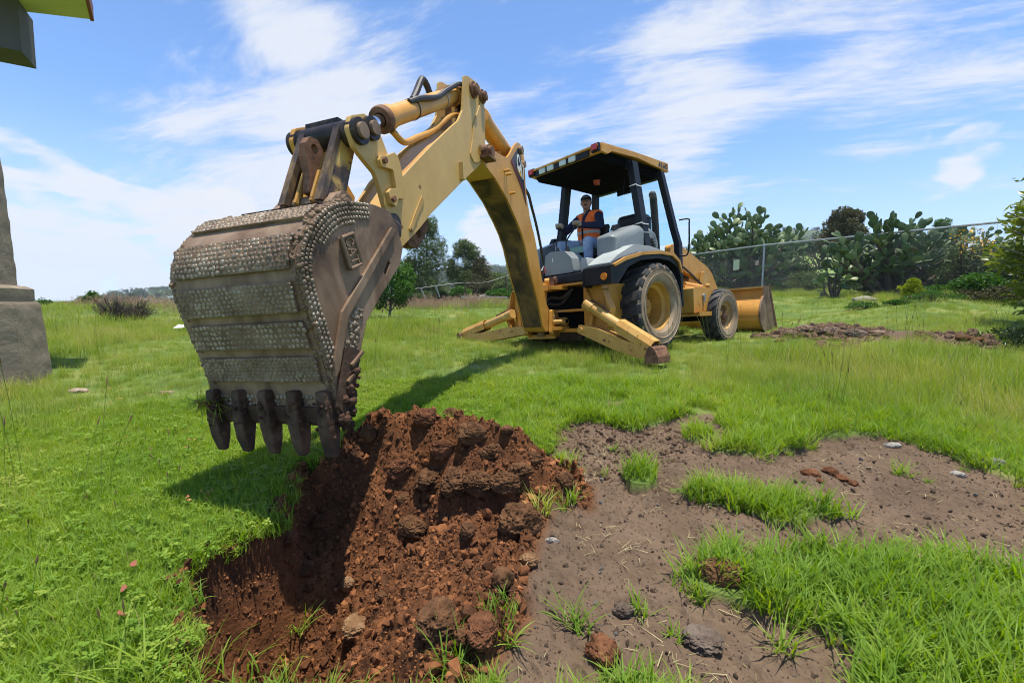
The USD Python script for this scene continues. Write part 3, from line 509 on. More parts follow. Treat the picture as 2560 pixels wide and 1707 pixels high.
        b = MB(); b.cyl((1.35, s * .74, .985), (1.95, s * .74, .95), .055); b.cyl((1.95, s * .74, .95), (2.75, s * .72, .80), .03); part(T, 'loader_cylinder', b, 'paint')
        b = MB(); b.cyl((1.30, s * .76, .93), (2.05, s * .76, .915), .045); part(T, 'guard_tube', b, 'paint')
        b = MB(); b.tube(spline([(1.45, s * .70, 1.28), (1.7, s * .72, 1.16), (2.0, s * .72, 1.02), (2.2, s * .70, .98)], 6), .018, 8); part(T, 'hydraulic_hose', b, 'hose')
        b = MB(); b.ext([(1.95, .75), (2.15, .72), (2.22, 1.20), (2.08, 1.24)], s * .72 - .03, s * .72 + .03, (0, 2, 1), .02); b.cyl((2.13, s * .76, .98), (2.13, s * .83, .98), .04); part(T, 'lever_bracket', b, 'paint_old')
    sec = [(3.62, .96), (3.58, .78), (3.44, .66), (3.38, .50), (3.38, .34), (3.48, .20), (3.62, .13), (4.12, .10)]
    out = sec + [(4.12, .115), (3.64, .15), (3.50, .22), (3.41, .35), (3.41, .49), (3.47, .63), (3.60, .745), (3.65, .96)]
    b = MB(); b.ext(out, -1.16, 1.16, (0, 2, 1)); lb = part(T, 'loader_bucket', b, 'paint')
    for s in (-1, 1):
        b = MB(); b.ext([(3.60, .985), (3.82, .985), (4.18, .12), (4.10, .08), (3.58, .11), (3.44, .20), (3.35, .33), (3.35, .51), (3.42, .68), (3.56, .80)], s * 1.162 - (.0 if s > 0 else .03), s * 1.162 + (.03 if s > 0 else 0), (0, 2, 1)); sp = part(lb, 'side_plate', b, 'iron', label='scraped rusty side plate')
        b = MB(); b.ext([(3.80, .98), (3.86, .98), (4.22, .13), (4.16, .11)], s * 1.175 - .025, s * 1.175 + .025, (0, 2, 1)); part(sp, 'edge_bar', b, 'rust')
    b = MB(); b.box((3.60, 0, .965), (.10, 2.30, .04)); b.box((3.545, 0, .75), (.03, 2.28, .03)); part(lb, 'spill_rail', b, 'paint_old')
    # ---- rear frame tower that carries the boom
    b = MB(); b.box((-.80, 0, .955), (.45, 1.66, .03)); b.box((-.90, -.70, .62), (.10, .34, .62)); b.box((-.90, .70, .62), (.10, .34, .62)); b.box((-.62, -.86, .62), (.48, .03, .62)); b.box((-.62, .86, .62), (.48, .03, .62))
    b.box((-.92, 0, .325), (.16, 1.6, .05)); b.box((-.90, 0, .60), (.10, 1.2, .035)); tw = part(T, 'rear_frame', b, 'paint')
    b = MB(); b.box((-.72, 0, .63), (.24, 1.04, .54)); part(tw, 'dark_recess', b, 'dark')
    for s in (-1, 1):
        for yy in (.60, .86):
            b = MB(); b.ext([(yy * s - .008, .94), (yy * s + .008, .94), (yy * s + s * .16 + .008, .60), (yy * s + s * .10, .36), (yy * s + s * .05, .33), (yy * s + s * .10 - .01, .60)][::s], -1.02, -.90, (1, 2, 0)); part(tw, 'gusset', b, 'paint')
    for zz in (.36, .92):
        b = MB(); b.box((-1.08, 0, zz), (.34, .44, .05)); b.cyl((-1.25, 0, zz - .04), (-1.25, 0, zz + .04), .16); part(tw, 'swing_lug', b, 'paint')
    b = MB(); b.cyl((-1.25, 0, .25), (-1.25, 0, 1.02), .055); part(tw, 'swing_pin', b, 'iron')
    b = MB(); b.cyl((-.98, .12, .45), (-.98, -.22, .45), .06); b.cyl((-.98, -.22, .45), (-1.2, -.16, .45), .03); part(tw, 'swing_cylinder', b, 'paint_old')
    b = MB(); b.cyl((-1.0, -.12, .455), (-1.0, -.26, .455), .028); part(tw, 'swing_rod', b, 'chrome')
    b = MB(); b.tube(spline([(-.95, -.35, .90), (-1.02, -.2, .78), (-1.02, 0, .80), (-1.05, .1, .72)], 6), .022, 8); b.tube(spline([(-.95, -.30, .84), (-1.0, -.15, .70), (-1.03, .05, .71)], 6), .02, 8); part(tw, 'hydraulic_hose', b, 'hose')
    # ---- stabilisers
    for s, foot, knee in ((-1, (-1.70, .03), (-.66, .33)), (1, (2.05, .24), (.40, .34))):
        F = lambda y, z, x=-1.10: np.array([x, y, z])
        fy, fz = foot; ky, kz = knee; d = np.array([fy - ky, fz - kz]); ln = np.linalg.norm(d); d /= ln; nn = np.array([-d[1], d[0]]); nn *= np.sign(nn[1])
        P = lambda t, o: (ky + d[0] * t + nn[0] * o, kz + d[1] * t + nn[1] * o)
        arm = [P(-.06, -.05), P(-.05, .06), P(ln * .25, .085), P(ln * .6, .055), P(ln * .92, .05), P(ln, -.02), P(ln * .85, -.10), P(ln * .5, -.10)]
        if s > 0: arm = arm[::-1]
        b = MB(); b.ext(arm, -1.19, -1.16, (1, 2, 0), .02); b.ext(arm, -1.04, -1.01, (1, 2, 0), .02)
        topo = [P(0, .055), P(ln * .25, .082), P(ln * .6, .052), P(ln * .92, .047), P(ln * .92, .025), P(ln * .6, .03), P(ln * .25, .06), P(0, .035)]
        b.ext(topo if s < 0 else topo[::-1], -1.159, -1.041, (1, 2, 0)); b.cyl(F(ky, kz, -1.21), F(ky, kz, -.99), .035)
        st = part(T, 'stabilizer', b, 'paint_rusty', label='worn right stabilizer leg planted beside the rear wheel' if s < 0 else 'worn left stabilizer leg reaching out over the grass')
        t0 = np.array((-.76, .62) if s < 0 else (.84, .585)); dn = np.array([fy, fz + .06]) - t0; L2 = np.linalg.norm(dn); dn /= L2
        q = lambda t: (lambda a: F(a[0], a[1]))(t0 + dn * t)
        b = MB(); b.cyl(q(-.08), q(L2 * .50), .062); b.cyl(q(-.09), q(.05), .072); b.cyl(q(.12), q(.15), .066); part(st, 'lift_cylinder', b, 'paint_old')
        b = MB(); b.cyl(q(L2 * .5), q(L2 * .98), .035); part(st, 'piston_rod', b, 'iron')
        # open guard over the rod: hexagonal half shell
        hh = []; R_, _ = frame_to(q(0), q(L2)); rr_ = [.10, .102, .10]
        nrm = np.array([0, -dn[1], dn[0]]); nrm *= np.sign(nrm[2]); sd_ = np.array([1., 0, 0])
        ring = [(-.085, -.07), (-.095, .02), (-.055, .085), (.055, .085), (.095, .02), (.085, -.07)]; inn = [(a * .9, c_ - (.012 if c_ > 0 else 0)) for a, c_ in ring]
        vs = [q(t) + sd_ * a + nrm * c_ for t in (L2 * .47, L2 * .965) for a, c_ in ring + inn]; f = []
        for k in range(5): f += [[k, k + 1, k + 13, k + 12], [k + 6, k + 18, k + 19, k + 7], [k, k + 6, k + 7, k + 1], [k + 12, k + 13, k + 19, k + 18]]
        f += [[0, 12, 18, 6], [5, 11, 23, 17]]
        b = MB(); b.add(vs, f); part(st, 'rod_guard', b, 'paint_rusty')
        b = MB(); b.cyl(F(fy, fz + .05, -1.24), F(fy, fz + .05, -.96), .045, n=14); b.ext([(fy - .09, fz - .10), (fy + .09, fz - .10), (fy + .085, fz - .02), (fy + .05, fz + .05), (fy - .05, fz + .05), (fy - .085, fz - .02)], -1.23, -.97, (1, 2, 0), .01); part(st, 'foot_pad', b, 'rust')
        b = MB(); b.tube(spline([q(-.05) + [.05, 0, .05], q(.05) + [.03, 0, .10], q(.35) + [.02, 0, .085]], 6), .012, 6); part(st, 'hydraulic_pipe', b, 'rust')
    # ---- cab floor, fenders, consoles
    b = MB(); b.ext([(-1.02, .975), (-1.02, 1.10), (.95, 1.12), (.95, .96)], -.66, .72, (0, 2, 1), .02); fl = part(T, 'cab_floor', b, 'black')
    b = MB(); b.cyl((-1.03, .13, 1.00), (-1.03, .13, 1.16), .022); part(fl, 'lock_pin', b, 'black')
    b = MB(); b.tube([(-1.03, .13 + .04 * math.cos(a), 1.20 + .04 * math.sin(a)) for a in np.linspace(-1.5, 4.7, 20)], .007, 6); part(fl, 'pin_ring', b, 'red_lens')
    for s in (-1, 1):
        arch = [(-1.10, .90), (-1.10, 1.12), (-.80, 1.22), (-.42, 1.315), (0.02, 1.365), (.38, 1.36), (.58, 1.27), (.66, 1.10), (.68, .62), (.64, .60), (.60, 1.06), (.50, 1.19), (.32, 1.26), (0, 1.275), (-.45, 1.22), (-.72, 1.12), (-.95, .90)]
        if s > 0: arch = [(x_ * (.45 if x_ < 0 else 1), z_) for x_, z_ in arch]
        y0, y1 = (-1.10, -.66) if s < 0 else (.66, 1.10); xk = 1 if s < 0 else .45
        b = MB(); b.ext(arch[::-1], y0, y1, (0, 2, 1)); b.ext([(-1.10 * xk, .88), (-1.10 * xk, 1.10), (-.80 * xk, 1.20), (.38, 1.33), (.60, 1.06), (.60, .95), (-.95 * xk, .88)][::-1], s * .66 - .02, s * .66 + .02, (0, 2, 1)); fe = part(T, 'fender', b, 'black')
        st = [(-1.04, 1.105), (-.80, 1.195), (-.42, 1.29), (.02, 1.335), (.36, 1.33), (.53, 1.25), (.60, 1.10), (.63, 1.10), (.565, 1.275), (.39, 1.375), (.02, 1.382), (-.42, 1.335), (-.80, 1.24), (-1.06, 1.135)]
        yy = s * 1.105; st = [(x_ * (xk if x_ < 0 else 1), z_) for x_, z_ in st]
        b = MB(); b.ext(st, yy - .022, yy + .022, (0, 2, 1), .004); part(fe, 'yellow_trim', b, 'paint')
        b = MB(); b.cyl((-1.105 * xk, s * 1.0, .99), (-1.105 * xk - .02, s * 1.0, .99), .045, n=16); part(fe, 'orange_reflector', b, 'orange_lens')
        b = MB(); b.ext([(x_ * (xk if x_ < 0 else 1), z_) for x_, z_ in [(-1.02, 1.145), (-.80, 1.235), (-.42, 1.335), (.02, 1.385), (.38, 1.38), (.38, 1.40), (-.10, 1.45), (-.48, 1.44), (-.86, 1.27), (-1.02, 1.17)]], s * .86 - .17, s * .86 + .19, (0, 2, 1), .008); part(fe, 'grey_fender_cover', b, 'grey_light')
        hump = [(-.66, 1.20), (-.66, 1.60), (-.42, 1.63), (-.24, 1.74), (-.05, 1.80), (.25, 1.81), (.42, 1.74), (.52, 1.55), (.55, 1.30)]
        c = cs(hump, .05); P3 = []
        for dy, off in ((0, -.115), (.012, -.075), (.035, -.042), (.07, -.016), (.115, 0), (.30, 0)):
            for pl_ in (c.offset(off, m3.JoinType.Round, circular_segments=24) if off else c).to_polygons(): P3 += [(x_, s * (.86 - dy), z_) for x_, z_ in pl_]
        b = MB(); b.man(m3.Manifold.hull_points(np.array(P3)))
        cn = part(T, 'side_console', b, 'grey')
        b = MB(); b.ext([(-.24, 1.75), (-.20, 1.79), (-.30, 1.80), (-.36, 1.71)], s * .60 - .04, s * .60 + .04, (0, 2, 1)); part(cn, 'control_knob', b, 'black')
        b = MB()
        for k in range(6): b.box((.28 - .012 * k, s * .868, 1.50 + .022 * k), (.10, .006, .012))
        part(cn, 'speaker_grille', b, 'dark')
    b = MB(); b.ext([(.17, 1.12), (.13, 1.41), (.02, 1.455), (-.24, 1.43), (-.36, 1.32), (-.40, 1.12)], -.98, -.70, (1, 2, 0), .03); rc = part(T, 'rear_console', b, 'grey')
    b = MB(); b.box((-.985, -.02, 1.33), (.004, .012, .06)); part(rc, 'scratch_mark', b, 'decal_white')
    b = MB(); b.ext([(-.44, 1.10), (-.40, 1.22), (-.44, 1.31), (-.52, 1.31), (-.55, 1.20), (-.55, 1.10)], -.86, -.66, (1, 2, 0), .02); part(T, 'side_bracket', b, 'grey_light')
    b = MB(); b.ext([(.74, 1.12), (.72, 1.28), (.30, 1.24), (.28, 1.12)], -.98, -.30, (1, 2, 0), .04); part(T, 'tool_box', b, 'black')
    for base, mid, top in (((-.80, .02 + .03, 1.44), (-.76, .10, 1.62), (-.66, .13, 1.83)), ((-.80, -.14, 1.44), (-.79, -.12, 1.60), (-.66, -.18, 1.80))):
        b = MB(); b.cyl(base, np.array(base) + [0, 0, .09], .045, .018); b.tube(spline([base, mid, top], 6), .011, 8); b.ball(top, .03); part(rc, 'control_lever', b, 'black')
    # ---- seat, steering wheel
    b = MB(); b.ext([(-.40, 1.46), (-.40, 1.56), (.10, 1.53), (.12, 1.42)], -.14, .36, (0, 2, 1), .03); b.ext([(.05, 1.50), (.16, 1.96), (.26, 1.96), (.16, 1.44)], -.12, .34, (0, 2, 1), .03); b.box((-.12, .11, 1.28), (.40, .40, .34)); se = part(T, 'operator_seat', b, 'seat')
    b = MB(); b.ext([(-.405, 1.48), (-.405, 1.572), (-.10, 1.556), (-.10, 1.545), (-.39, 1.555), (-.39, 1.48)], -.15, .30, (0, 2, 1)); part(se, 'seat_cloth', b, 'towel', label='pale green cloth over the seat front')
    b = MB(); a = np.linspace(0, 2 * math.pi, 30); n_ = np.array([-.5, 0, .86]); u_ = np.array([.86, 0, .5]); b.tube([np.array([.62, .05, 1.88]) + .21 * (math.cos(t) * u_ + math.sin(t) * np.array([0, 1, 0])) for t in a], .016, 8); b.cyl((.62, .05, 1.88), (.82, .05, 1.50), .03); b.cyl((.62, -.15, 1.88), (.62, .25, 1.88), .014); part(T, 'steering_wheel', b, 'black')
    b = MB(); b.man(m3.Manifold.batch_hull([m3.Manifold.sphere(.09, 16).translate([.60 + dx, -.28 + dy, 1.93 + dz]) for dx in (-.02, .16) for dy in (-.16, .14) for dz in (-.05, .10)])); b.box((.70, -.28, 1.6), (.12, .2, .5)); part(T, 'dashboard', b, 'seat')
    # ---- rollover frame
    for s in (-1, 1):
        def beam(pts, wx, wy, name):
            b = MB()
            for (p, q) in zip(pts[:-1], pts[1:]):
                p, q = np.array(p), np.array(q); e = [(-wx, -wy), (wx, -wy), (wx, wy), (-wx, wy)]
                b.hexa([p + [i, j, 0] for i, j in e], [q + [i, j, 0] for i, j in e])
            return part(T, name, b, 'black')
        k = beam([(.10, s * .87, 1.30), (.13, s * .64, 2.76)], .07, .05, 'rear_post')
        if s < 0:
            for t in (.35, .74):
                c = np.array([.10, -.87, 1.30]) * (1 - t) + np.array([.13, -.64, 2.76]) * t; b = MB(); b.tube([c + [i, j, .004 * q] for q, (i, j) in enumerate(((-.076, -.056), (.076, -.056), (.076, .056), (-.076, .056), (-.076, -.056)))], .007, 6); part(k, 'tied_cord', b, 'decal_white')
        beam([(.99, s * .86, .95), (1.06, s * .83, 1.60), (1.03, s * .78, 1.85), (.90, s * .64, 2.76)], .05, .045, 'front_post')
    b = MB(); b.box((.10, 0, 2.72), (.12, 1.3, .10)); b.box((.88, 0, 2.70), (.09, 1.30, .10)); part(T, 'roof_frame', b, 'black')
    b = MB(); b.add([(.93, -.62, 2.66), (.93, .62, 2.66), (1.06, .77, 1.62), (1.06, -.77, 1.62)], [[0, 1, 2, 3]]); part(T, 'windscreen', b, 'pane')
    # canopy roof: yellow shell with a dark lining
    cx0, cx1 = -.66, 1.10; hw = .655
    top = [(cx0 + .03, -hw + .03), (cx1 - .03, -hw + .03), (cx1 - .03, hw - .01), (cx0 + .03, hw - .01)]
    b = MB(); out = [(-.655, 2.735), (-.655, 2.80), (-.70, 2.81), (-.70, 2.835), (-.60, 2.875), (.15, 2.915), (1.08, 2.935), (1.12, 2.90), (1.12, 2.80), (1.06, 2.80), (1.03, 2.85), (.2, 2.835), (-.55, 2.80), (-.60, 2.735)]
    b.ext(out, -hw, hw + .03, (0, 2, 1), .006)
    for s, yy in ((-1, -hw), (1, hw + .03)):
        b.ext([(-.64, 2.745), (-.62, 2.84), (.15, 2.90), (1.09, 2.92), (1.10, 2.785), (.25, 2.83), (-.40, 2.79), (-.50, 2.735)], yy - .02, yy + .02, (0, 2, 1))
    cv = part(T, 'canopy_roof', b, 'paint', label='dusty yellow canopy roof')
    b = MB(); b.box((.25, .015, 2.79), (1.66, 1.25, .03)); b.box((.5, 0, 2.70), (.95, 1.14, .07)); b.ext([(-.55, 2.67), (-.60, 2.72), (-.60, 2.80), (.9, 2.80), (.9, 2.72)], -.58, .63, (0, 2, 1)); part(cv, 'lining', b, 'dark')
    b = MB(); b.box((-.668, .05, 2.768), (.022, 1.06, .092)); b.box((-.665, -.60, 2.80), (.05, .12, .11)); b.box((-.665, .65, 2.80), (.05, .12, .11)); part(cv, 'lamp_panel', b, 'black')
    for yy in (.42, .25, .0, -.18):
        b = MB(); b.man(m3.Manifold.batch_hull([m3.Manifold.sphere(.022, 12).translate([-.672, yy + i * .048, 2.772 + j * .024]) for i in (-1, 1) for j in (-1, 1)])); part(cv, 'work_lamp', b, 'lamp_glass')
    for yy in (-.60, .65):
        b = MB(); b.box((-.70, yy, 2.805), (.03, .09, .075)); part(cv, 'tail_light', b, 'red_lens')
    b = MB(); b.cyl((.14, .02, 2.67), (.14, .02, 2.60), .06, .045); part(cv, 'warning_lamp', b, 'red_lens')
    b = MB(); b.tube(spline([(.36, -.35, 2.68), (.335, -.35, 2.56), (.33, -.35, 2.50)], 4), .008, 6); b.box((.335, -.35, 2.44), (.02, .25, .11)); mr = part(T, 'rear_view_mirror', b, 'black')
    b = MB(); b.box((.323, -.41, 2.44), (.004, .105, .09)); b.box((.323, -.29, 2.44), (.004, .105, .09)); part(mr, 'mirror_glass', b, 'mirror')
    b = MB(); b.tube(spline([(1.05, -.86, 1.98), (1.12, -.98, 1.98), (1.10, -1.0, 1.90), (1.08, -.98, 1.45), (1.02, -.86, 1.42)], 6), .012, 8); part(T, 'grab_rail', b, 'black')
    b = MB(); b.tube(spline([(.18, -.80, 1.92), (.28, -.86, 1.90), (.34, -.88, 1.75), (.36, -.9, 1.5), (.30, -.88, 1.42), (.2, -.86, 1.44)], 6), .011, 8); part(T, 'grab_rail', b, 'black')
    t = meshkit.text_mesh('416D', .075, .003, True); v = np.array(t.vertices); v[:, 0] -= v[:, 0].max()
    b = MB(); b.add(np.stack([v[:, 0] + 1.07, -hw - .021 - v[:, 2], v[:, 1] + 2.822 + .03 * (v[:, 0]) * 0], 1), t.faces); part(cv, 'model_lettering', b, 'decal_black')
    b = MB(); b.ext([(.80, 2.825), (.835, 2.825), (.835, 2.90)], -hw - .024, -hw - .0205, (0, 2, 1)); part(cv, 'triangle_mark', b, 'decal_black')
    return T
BH = build_backhoe()

def build_boom():
    T = BH
    # ---- boom: curved box section
    outer = [(2.30, 2.06), (2.09, 2.115), (1.717, 2.158), (1.561, 2.190), (1.46, 2.26), (1.308, 2.400), (1.20, 2.475), (1.115, 2.495), (1.03, 2.49), (.973, 2.449), (.945, 2.36), (.931, 2.061), (.905, 1.93), (.816, 1.733), (.60, 1.46), (.42, 1.10), (.20, .70), (-.12, .50), (-.20, .44), (-.20, .36), (-.10, .32)]
    inner = [(.30, .33), (.41, .40), (.58, .69), (.90, 1.10), (1.03, 1.33), (1.16, 1.47), (1.32, 1.585), (1.60, 1.745), (1.93, 1.866), (2.26, 1.93), (2.36, 1.99)]
    side = outer + inner
    body_out = [(2.28, 2.03), (2.09, 2.095), (1.717, 2.138), (1.45, 2.16), (1.2, 2.13), (1.0, 2.02), (.88, 1.90), (.79, 1.72), (.575, 1.45), (.40, 1.09), (.20, .72), (0, .55)]
    b = bm(); b.ext((body_out + inner[:-1]), -.118, .118, UV); bo = part(T, 'boom', b, 'paint', label='curved yellow boom')
    for s in (-1, 1): b = bm(); b.ext(side, s * .13 - .012, s * .13 + .012, UV, .02); part(bo, 'side_plate', b, 'paint')
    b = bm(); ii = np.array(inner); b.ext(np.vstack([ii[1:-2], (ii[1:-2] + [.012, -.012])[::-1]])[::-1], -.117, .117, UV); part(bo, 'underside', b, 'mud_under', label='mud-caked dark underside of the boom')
    for u, v in ((1.60, 2.00), (1.50, 1.83), (1.66, 2.02)): b = bm(); b.cyl((u, .142, v), (u, .20, v), .013, n=10); part(bo, 'stop_pin', b, 'paint')
    dec = [(1.42, 2.205), (1.20, 2.425), (1.14, 2.43), (.985, 2.03), (.965, 1.86), (1.02, 1.93), (1.20, 2.06)]
    dec = [(1.44, 2.20), (1.16, 2.44), (1.00, 2.14), (.945, 1.83), (1.10, 2.00), (1.28, 2.12)]
    b = bm(); b.ext(dec, .1425, .1455, UV); dc = part(bo, 'emblem_plate', b, 'decal_black')
    b = bm(); b.ext([(1.45, 2.19), (1.41, 2.225), (1.25, 2.125), (1.07, 2.00), (.94, 1.83), (1.10, 1.985), (1.28, 2.10)], .1458, .148, UV); part(dc, 'red_edge', b, 'decal_red')
    b = bm(); b.ext([(1.25, 2.165), (1.12, 2.20), (1.09, 2.11), (1.16, 2.12)], .1458, .1475, UV); part(dc, 'yellow_triangle', b, 'decal_yellow')
    t = meshkit.text_mesh('CAT', .165, .003, True); v = np.array(t.vertices); v[:, :2] -= (v[:, :2].max(0) + v[:, :2].min(0)) / 2; v[:, 0] *= .27 / np.ptp(v[:, 0])
    uvp = np.array([1.122, 2.222]) + v[:, :1] * np.array([-.926, -.377]) + v[:, 1:2] * np.array([-.25, .97])
    b = bm(); b.add(np.stack([uvp[:, 0], .1485 + v[:, 2], uvp[:, 1]], 1), t.faces); part(dc, 'lettering', b, 'decal_white')
    b = bm(); b.cyl((1.10, -.17, 2.42), (1.10, .175, 2.42), .045, n=18); b.cyl((.985, -.16, 2.30), (.985, .165, 2.30), .04, n=16); part(bo, 'horn_pin', b, 'iron')
    b = bm(); b.cyl((2.20, -.21, 2.02), (2.20, .20, 2.02), .065, n=22); b.cyl((2.20, .20, 2.02), (2.20, .235, 2.02), .05, n=20); b.box((2.22, .19, 1.955), (.16, .10, .022)); part(bo, 'nose_pin', b, 'rust')
    b = bm(); b.cyl((-.05, -.20, .50), (-.05, .20, .50), .07, n=20); part(bo, 'foot_pin', b, 'iron')
    b = bm(); b.ext([(-.28, .30), (-.02, .24), (.16, .30), (.10, .62), (-.16, .62), (-.30, .50)], -.19, -.15, UV, .03); b.ext([(-.28, .30), (-.02, .24), (.16, .30), (.10, .62), (-.16, .62), (-.30, .50)], .15, .19, UV, .03); b.ext([(-.3, .26), (.0, .22), (.0, .28), (-.3, .30)], -.19, .19, UV); part(T, 'swing_frame', b, 'paint')
    b = bm(); b.tube(spline([(.90, .11, 2.06), (.80, .13, 2.0), (.70, .13, 1.90), (.48, .13, 1.66), (.29, .13, 1.37), (.22, .125, 1.22), (.30, .12, 1.12)], 8), .018, 8); part(bo, 'hydraulic_pipe', b, 'hose')
    # boom lift cylinder seen behind the boom foot
    b = bm(); b.cyl((-.05, .02, .98), (.06, .02, .50), .075); b.cyl((-.12, .05, 1.02), (-.12, .12, 1.02), .05); part(bo, 'lift_cylinder', b, 'paint')
    b = bm(); b.box((-.02, .18, 1.0), (.12, .06, .12)); b.cyl((-.02, .20, 1.03), (-.02, .24, 1.03), .045, n=14); part(bo, 'lift_lug', b, 'rust')
    # stick cylinder: boom horn -> stick horn
    b = bm(); b.cyl((.98, 0, 2.34), (1.86, 0, 2.48), .088, n=26); b.cyl((1.84, 0, 2.477), (1.92, 0, 2.49), .098, n=26); b.box((1.38, 0, 2.27), (.14, .06, .10)); sc = part(bo, 'stick_cylinder', b, 'paint')
    b = bm(); b.cyl((1.92, 0, 2.49), (2.24, 0, 2.545), .045, n=18); part(sc, 'piston_rod', b, 'chrome')
    # ---- stick
    R_ = [(2.535, 2.555), (2.47, 2.585), (2.30, 2.62), (2.225, 2.625), (2.15, 2.60), (2.105, 2.55), (2.12, 2.35), (2.15, 2.10), (2.13, 2.00), (2.215, 1.93), (2.673, 1.625), (3.214, 1.25), (3.40, 1.10), (3.62, .945), (3.90, .76), (4.02, .74), (4.08, .82), (4.04, .92), (3.80, 1.13), (3.566, 1.41), (3.15, 1.76), (2.82, 2.02), (2.70, 2.11), (2.60, 2.24)]
    body = [(3.98, .80), (3.62, .962), (3.214, 1.27), (2.673, 1.645), (2.25, 1.94), (2.20, 2.03), (2.26, 2.12), (2.58, 2.06), (2.70, 2.05), (3.15, 1.735), (3.555, 1.39), (3.80, 1.11), (4.0, .90)]
    b = bm(); b.ext(body, -.112, .112, UV); sk = part(T, 'stick', b, 'paint_pale', label='pale yellow stick arm')
    for s in (-1, 1): b = bm(); b.ext(R_, s * .122 - .010, s * .122 + .010, UV, .02); part(sk, 'side_plate', b, 'paint_pale')
    b = bm(); b.ext([(2.62, 2.10), (3.10, 1.78), (3.52, 1.42), (3.50, 1.40), (3.08, 1.755), (2.60, 2.07)], -.112, .112, UV); part(sk, 'top_plate', b, 'paint')
    b = bm(); b.ext([(2.15, 2.2), (2.16, 2.02), (2.24, 1.93), (2.42, 1.86), (2.50, 1.90), (2.44, 2.05), (2.40, 2.2), (2.20, 2.5), (2.12, 2.45)], .1325, .142, UV, .03); part(sk, 'boss_plate', b, 'paint_pale')
    for u, v, r in ((2.38, 2.505, .048), (2.185, 2.535, .042)):
        b = bm(); b.cyl((u, -.17, v), (u, .155, v), r + .02, n=22); b.cyl((u, .155, v), (u, .185, v), r, n=20); b.cyl((u, .185, v), (u, .19, v), r * .6, n=14); part(sk, 'cylinder_pin', b, 'rust')
    b = bm(); b.box((2.70, .15, 1.70), (.04, .035, .14), None); part(sk, 'stop_lug', b, 'paint_pale')
    b = bm(); b.ext([(3.20, 1.24), (3.12, 1.26), (3.10, 1.20), (3.16, 1.10), (3.28, 1.00), (3.38, 1.00), (3.42, 1.06)], -.04, .04, UV, .02, holes=[circ((3.25, 1.11), .035)]); part(sk, 'lifting_eye', b, 'rust')
    b = bm(); b.cyl((4.02, -.30, .83), (4.02, .34, .83), .045, n=18); part(sk, 'bucket_pin', b, 'iron')
    b = bm(); b.ext([(3.35, 1.34), (3.32, 1.31), (3.42, 1.18), (3.50, 1.06), (3.53, 1.08), (3.45, 1.20)], .1325, .140, UV); part(sk, 'weld_seam', b, 'paint_old')
    # ---- bucket cylinder
    b = bm(); b.cyl((3.52, 0, 1.822), (2.46, 0, 2.455), .070, n=30); b.cyl((3.58, 0, 1.786), (3.50, 0, 1.834), .082, n=30); b.cyl((2.52, 0, 2.42), (2.36, 0, 2.51), .085, n=24); bc = part(T, 'bucket_cylinder', b, 'paint')
    b = bm(); b.cyl((3.95, 0, 1.56), (3.53, 0, 1.815), .042, n=24); part(bc, 'piston_rod', b, 'chrome')
    b = bm(); b.cyl((3.585, 0, 1.783), (3.565, 0, 1.795), .060, n=26); b.lathe((3.60, 0, 1.774), (3.5, 0, 1.834), [(.046, 0), (.080, 0), (.087, .02), (.087, .05), (.078, .06)], 30); part(bc, 'gland_ring', b, 'rust')
    d = np.array([3.52 - 2.46, 0, 1.822 - 2.455]); d /= np.linalg.norm(d)
    for t in (.32, .86): b = bm(); b.lathe(np.array([2.46, 0, 2.455]) + d * t, np.array([2.46, 0, 2.455]) + d * (t + .1), [(.071, -.006), (.075, -.006), (.075, .006), (.071, .006)], 30); part(bc, 'hose_clip', b, 'galv' if t < .5 else 'hose')
    b = bm(); b.tube(spline([(3.30, .045, 2.015), (3.18, .070, 2.09), (2.95, .082, 2.20), (2.75, .075, 2.35), (2.52, .09, 2.50), (2.38, .10, 2.46), (2.32, .10, 2.30), (2.36, .09, 2.12)], 8), .020, 10); part(bc, 'hydraulic_hose', b, 'hose')
    b = bm(); b.tube(spline([(3.52, .04, 1.73), (3.40, .05, 1.70), (3.22, .05, 1.80), (3.0, .05, 1.93), (2.70, .05, 2.16), (2.55, .05, 2.24), (2.42, .05, 2.30)], 8), .022, 10); part(bc, 'steel_pipe', b, 'paint')
    b = bm(); b.tube(spline([(3.06, -.07, 2.16), (2.98, -.08, 2.26), (2.90, -.08, 2.385), (2.86, -.08, 2.405), (2.81, -.08, 2.385), (2.75, -.08, 2.33), (2.66, -.07, 2.26)], 8), .026, 10); part(bc, 'hydraulic_hose', b, 'hose')
    b = bm(); b.tube(spline([(2.36, .0, 2.40), (2.48, .02, 2.2), (2.58, .03, 2.1)], 6), .02, 8); b.tube(spline([(2.30, .05, 2.40), (2.36, .06, 2.2), (2.42, .06, 2.05)], 6), .016, 8); part(bc, 'hydraulic_hose', b, 'hose')
    # ---- guide links between stick and cylinder rod
    gl = [(4.14, 1.545), (4.165, 1.47), (4.125, 1.39), (4.04, 1.345), (3.955, 1.305), (3.92, 1.24), (3.868, 1.12), (3.845, 1.02), (3.80, .985), (3.745, .99), (3.725, 1.05), (3.70, 1.16), (3.665, 1.29), (3.80, 1.42), (3.90, 1.56), (3.96, 1.60), (4.03, 1.60)]
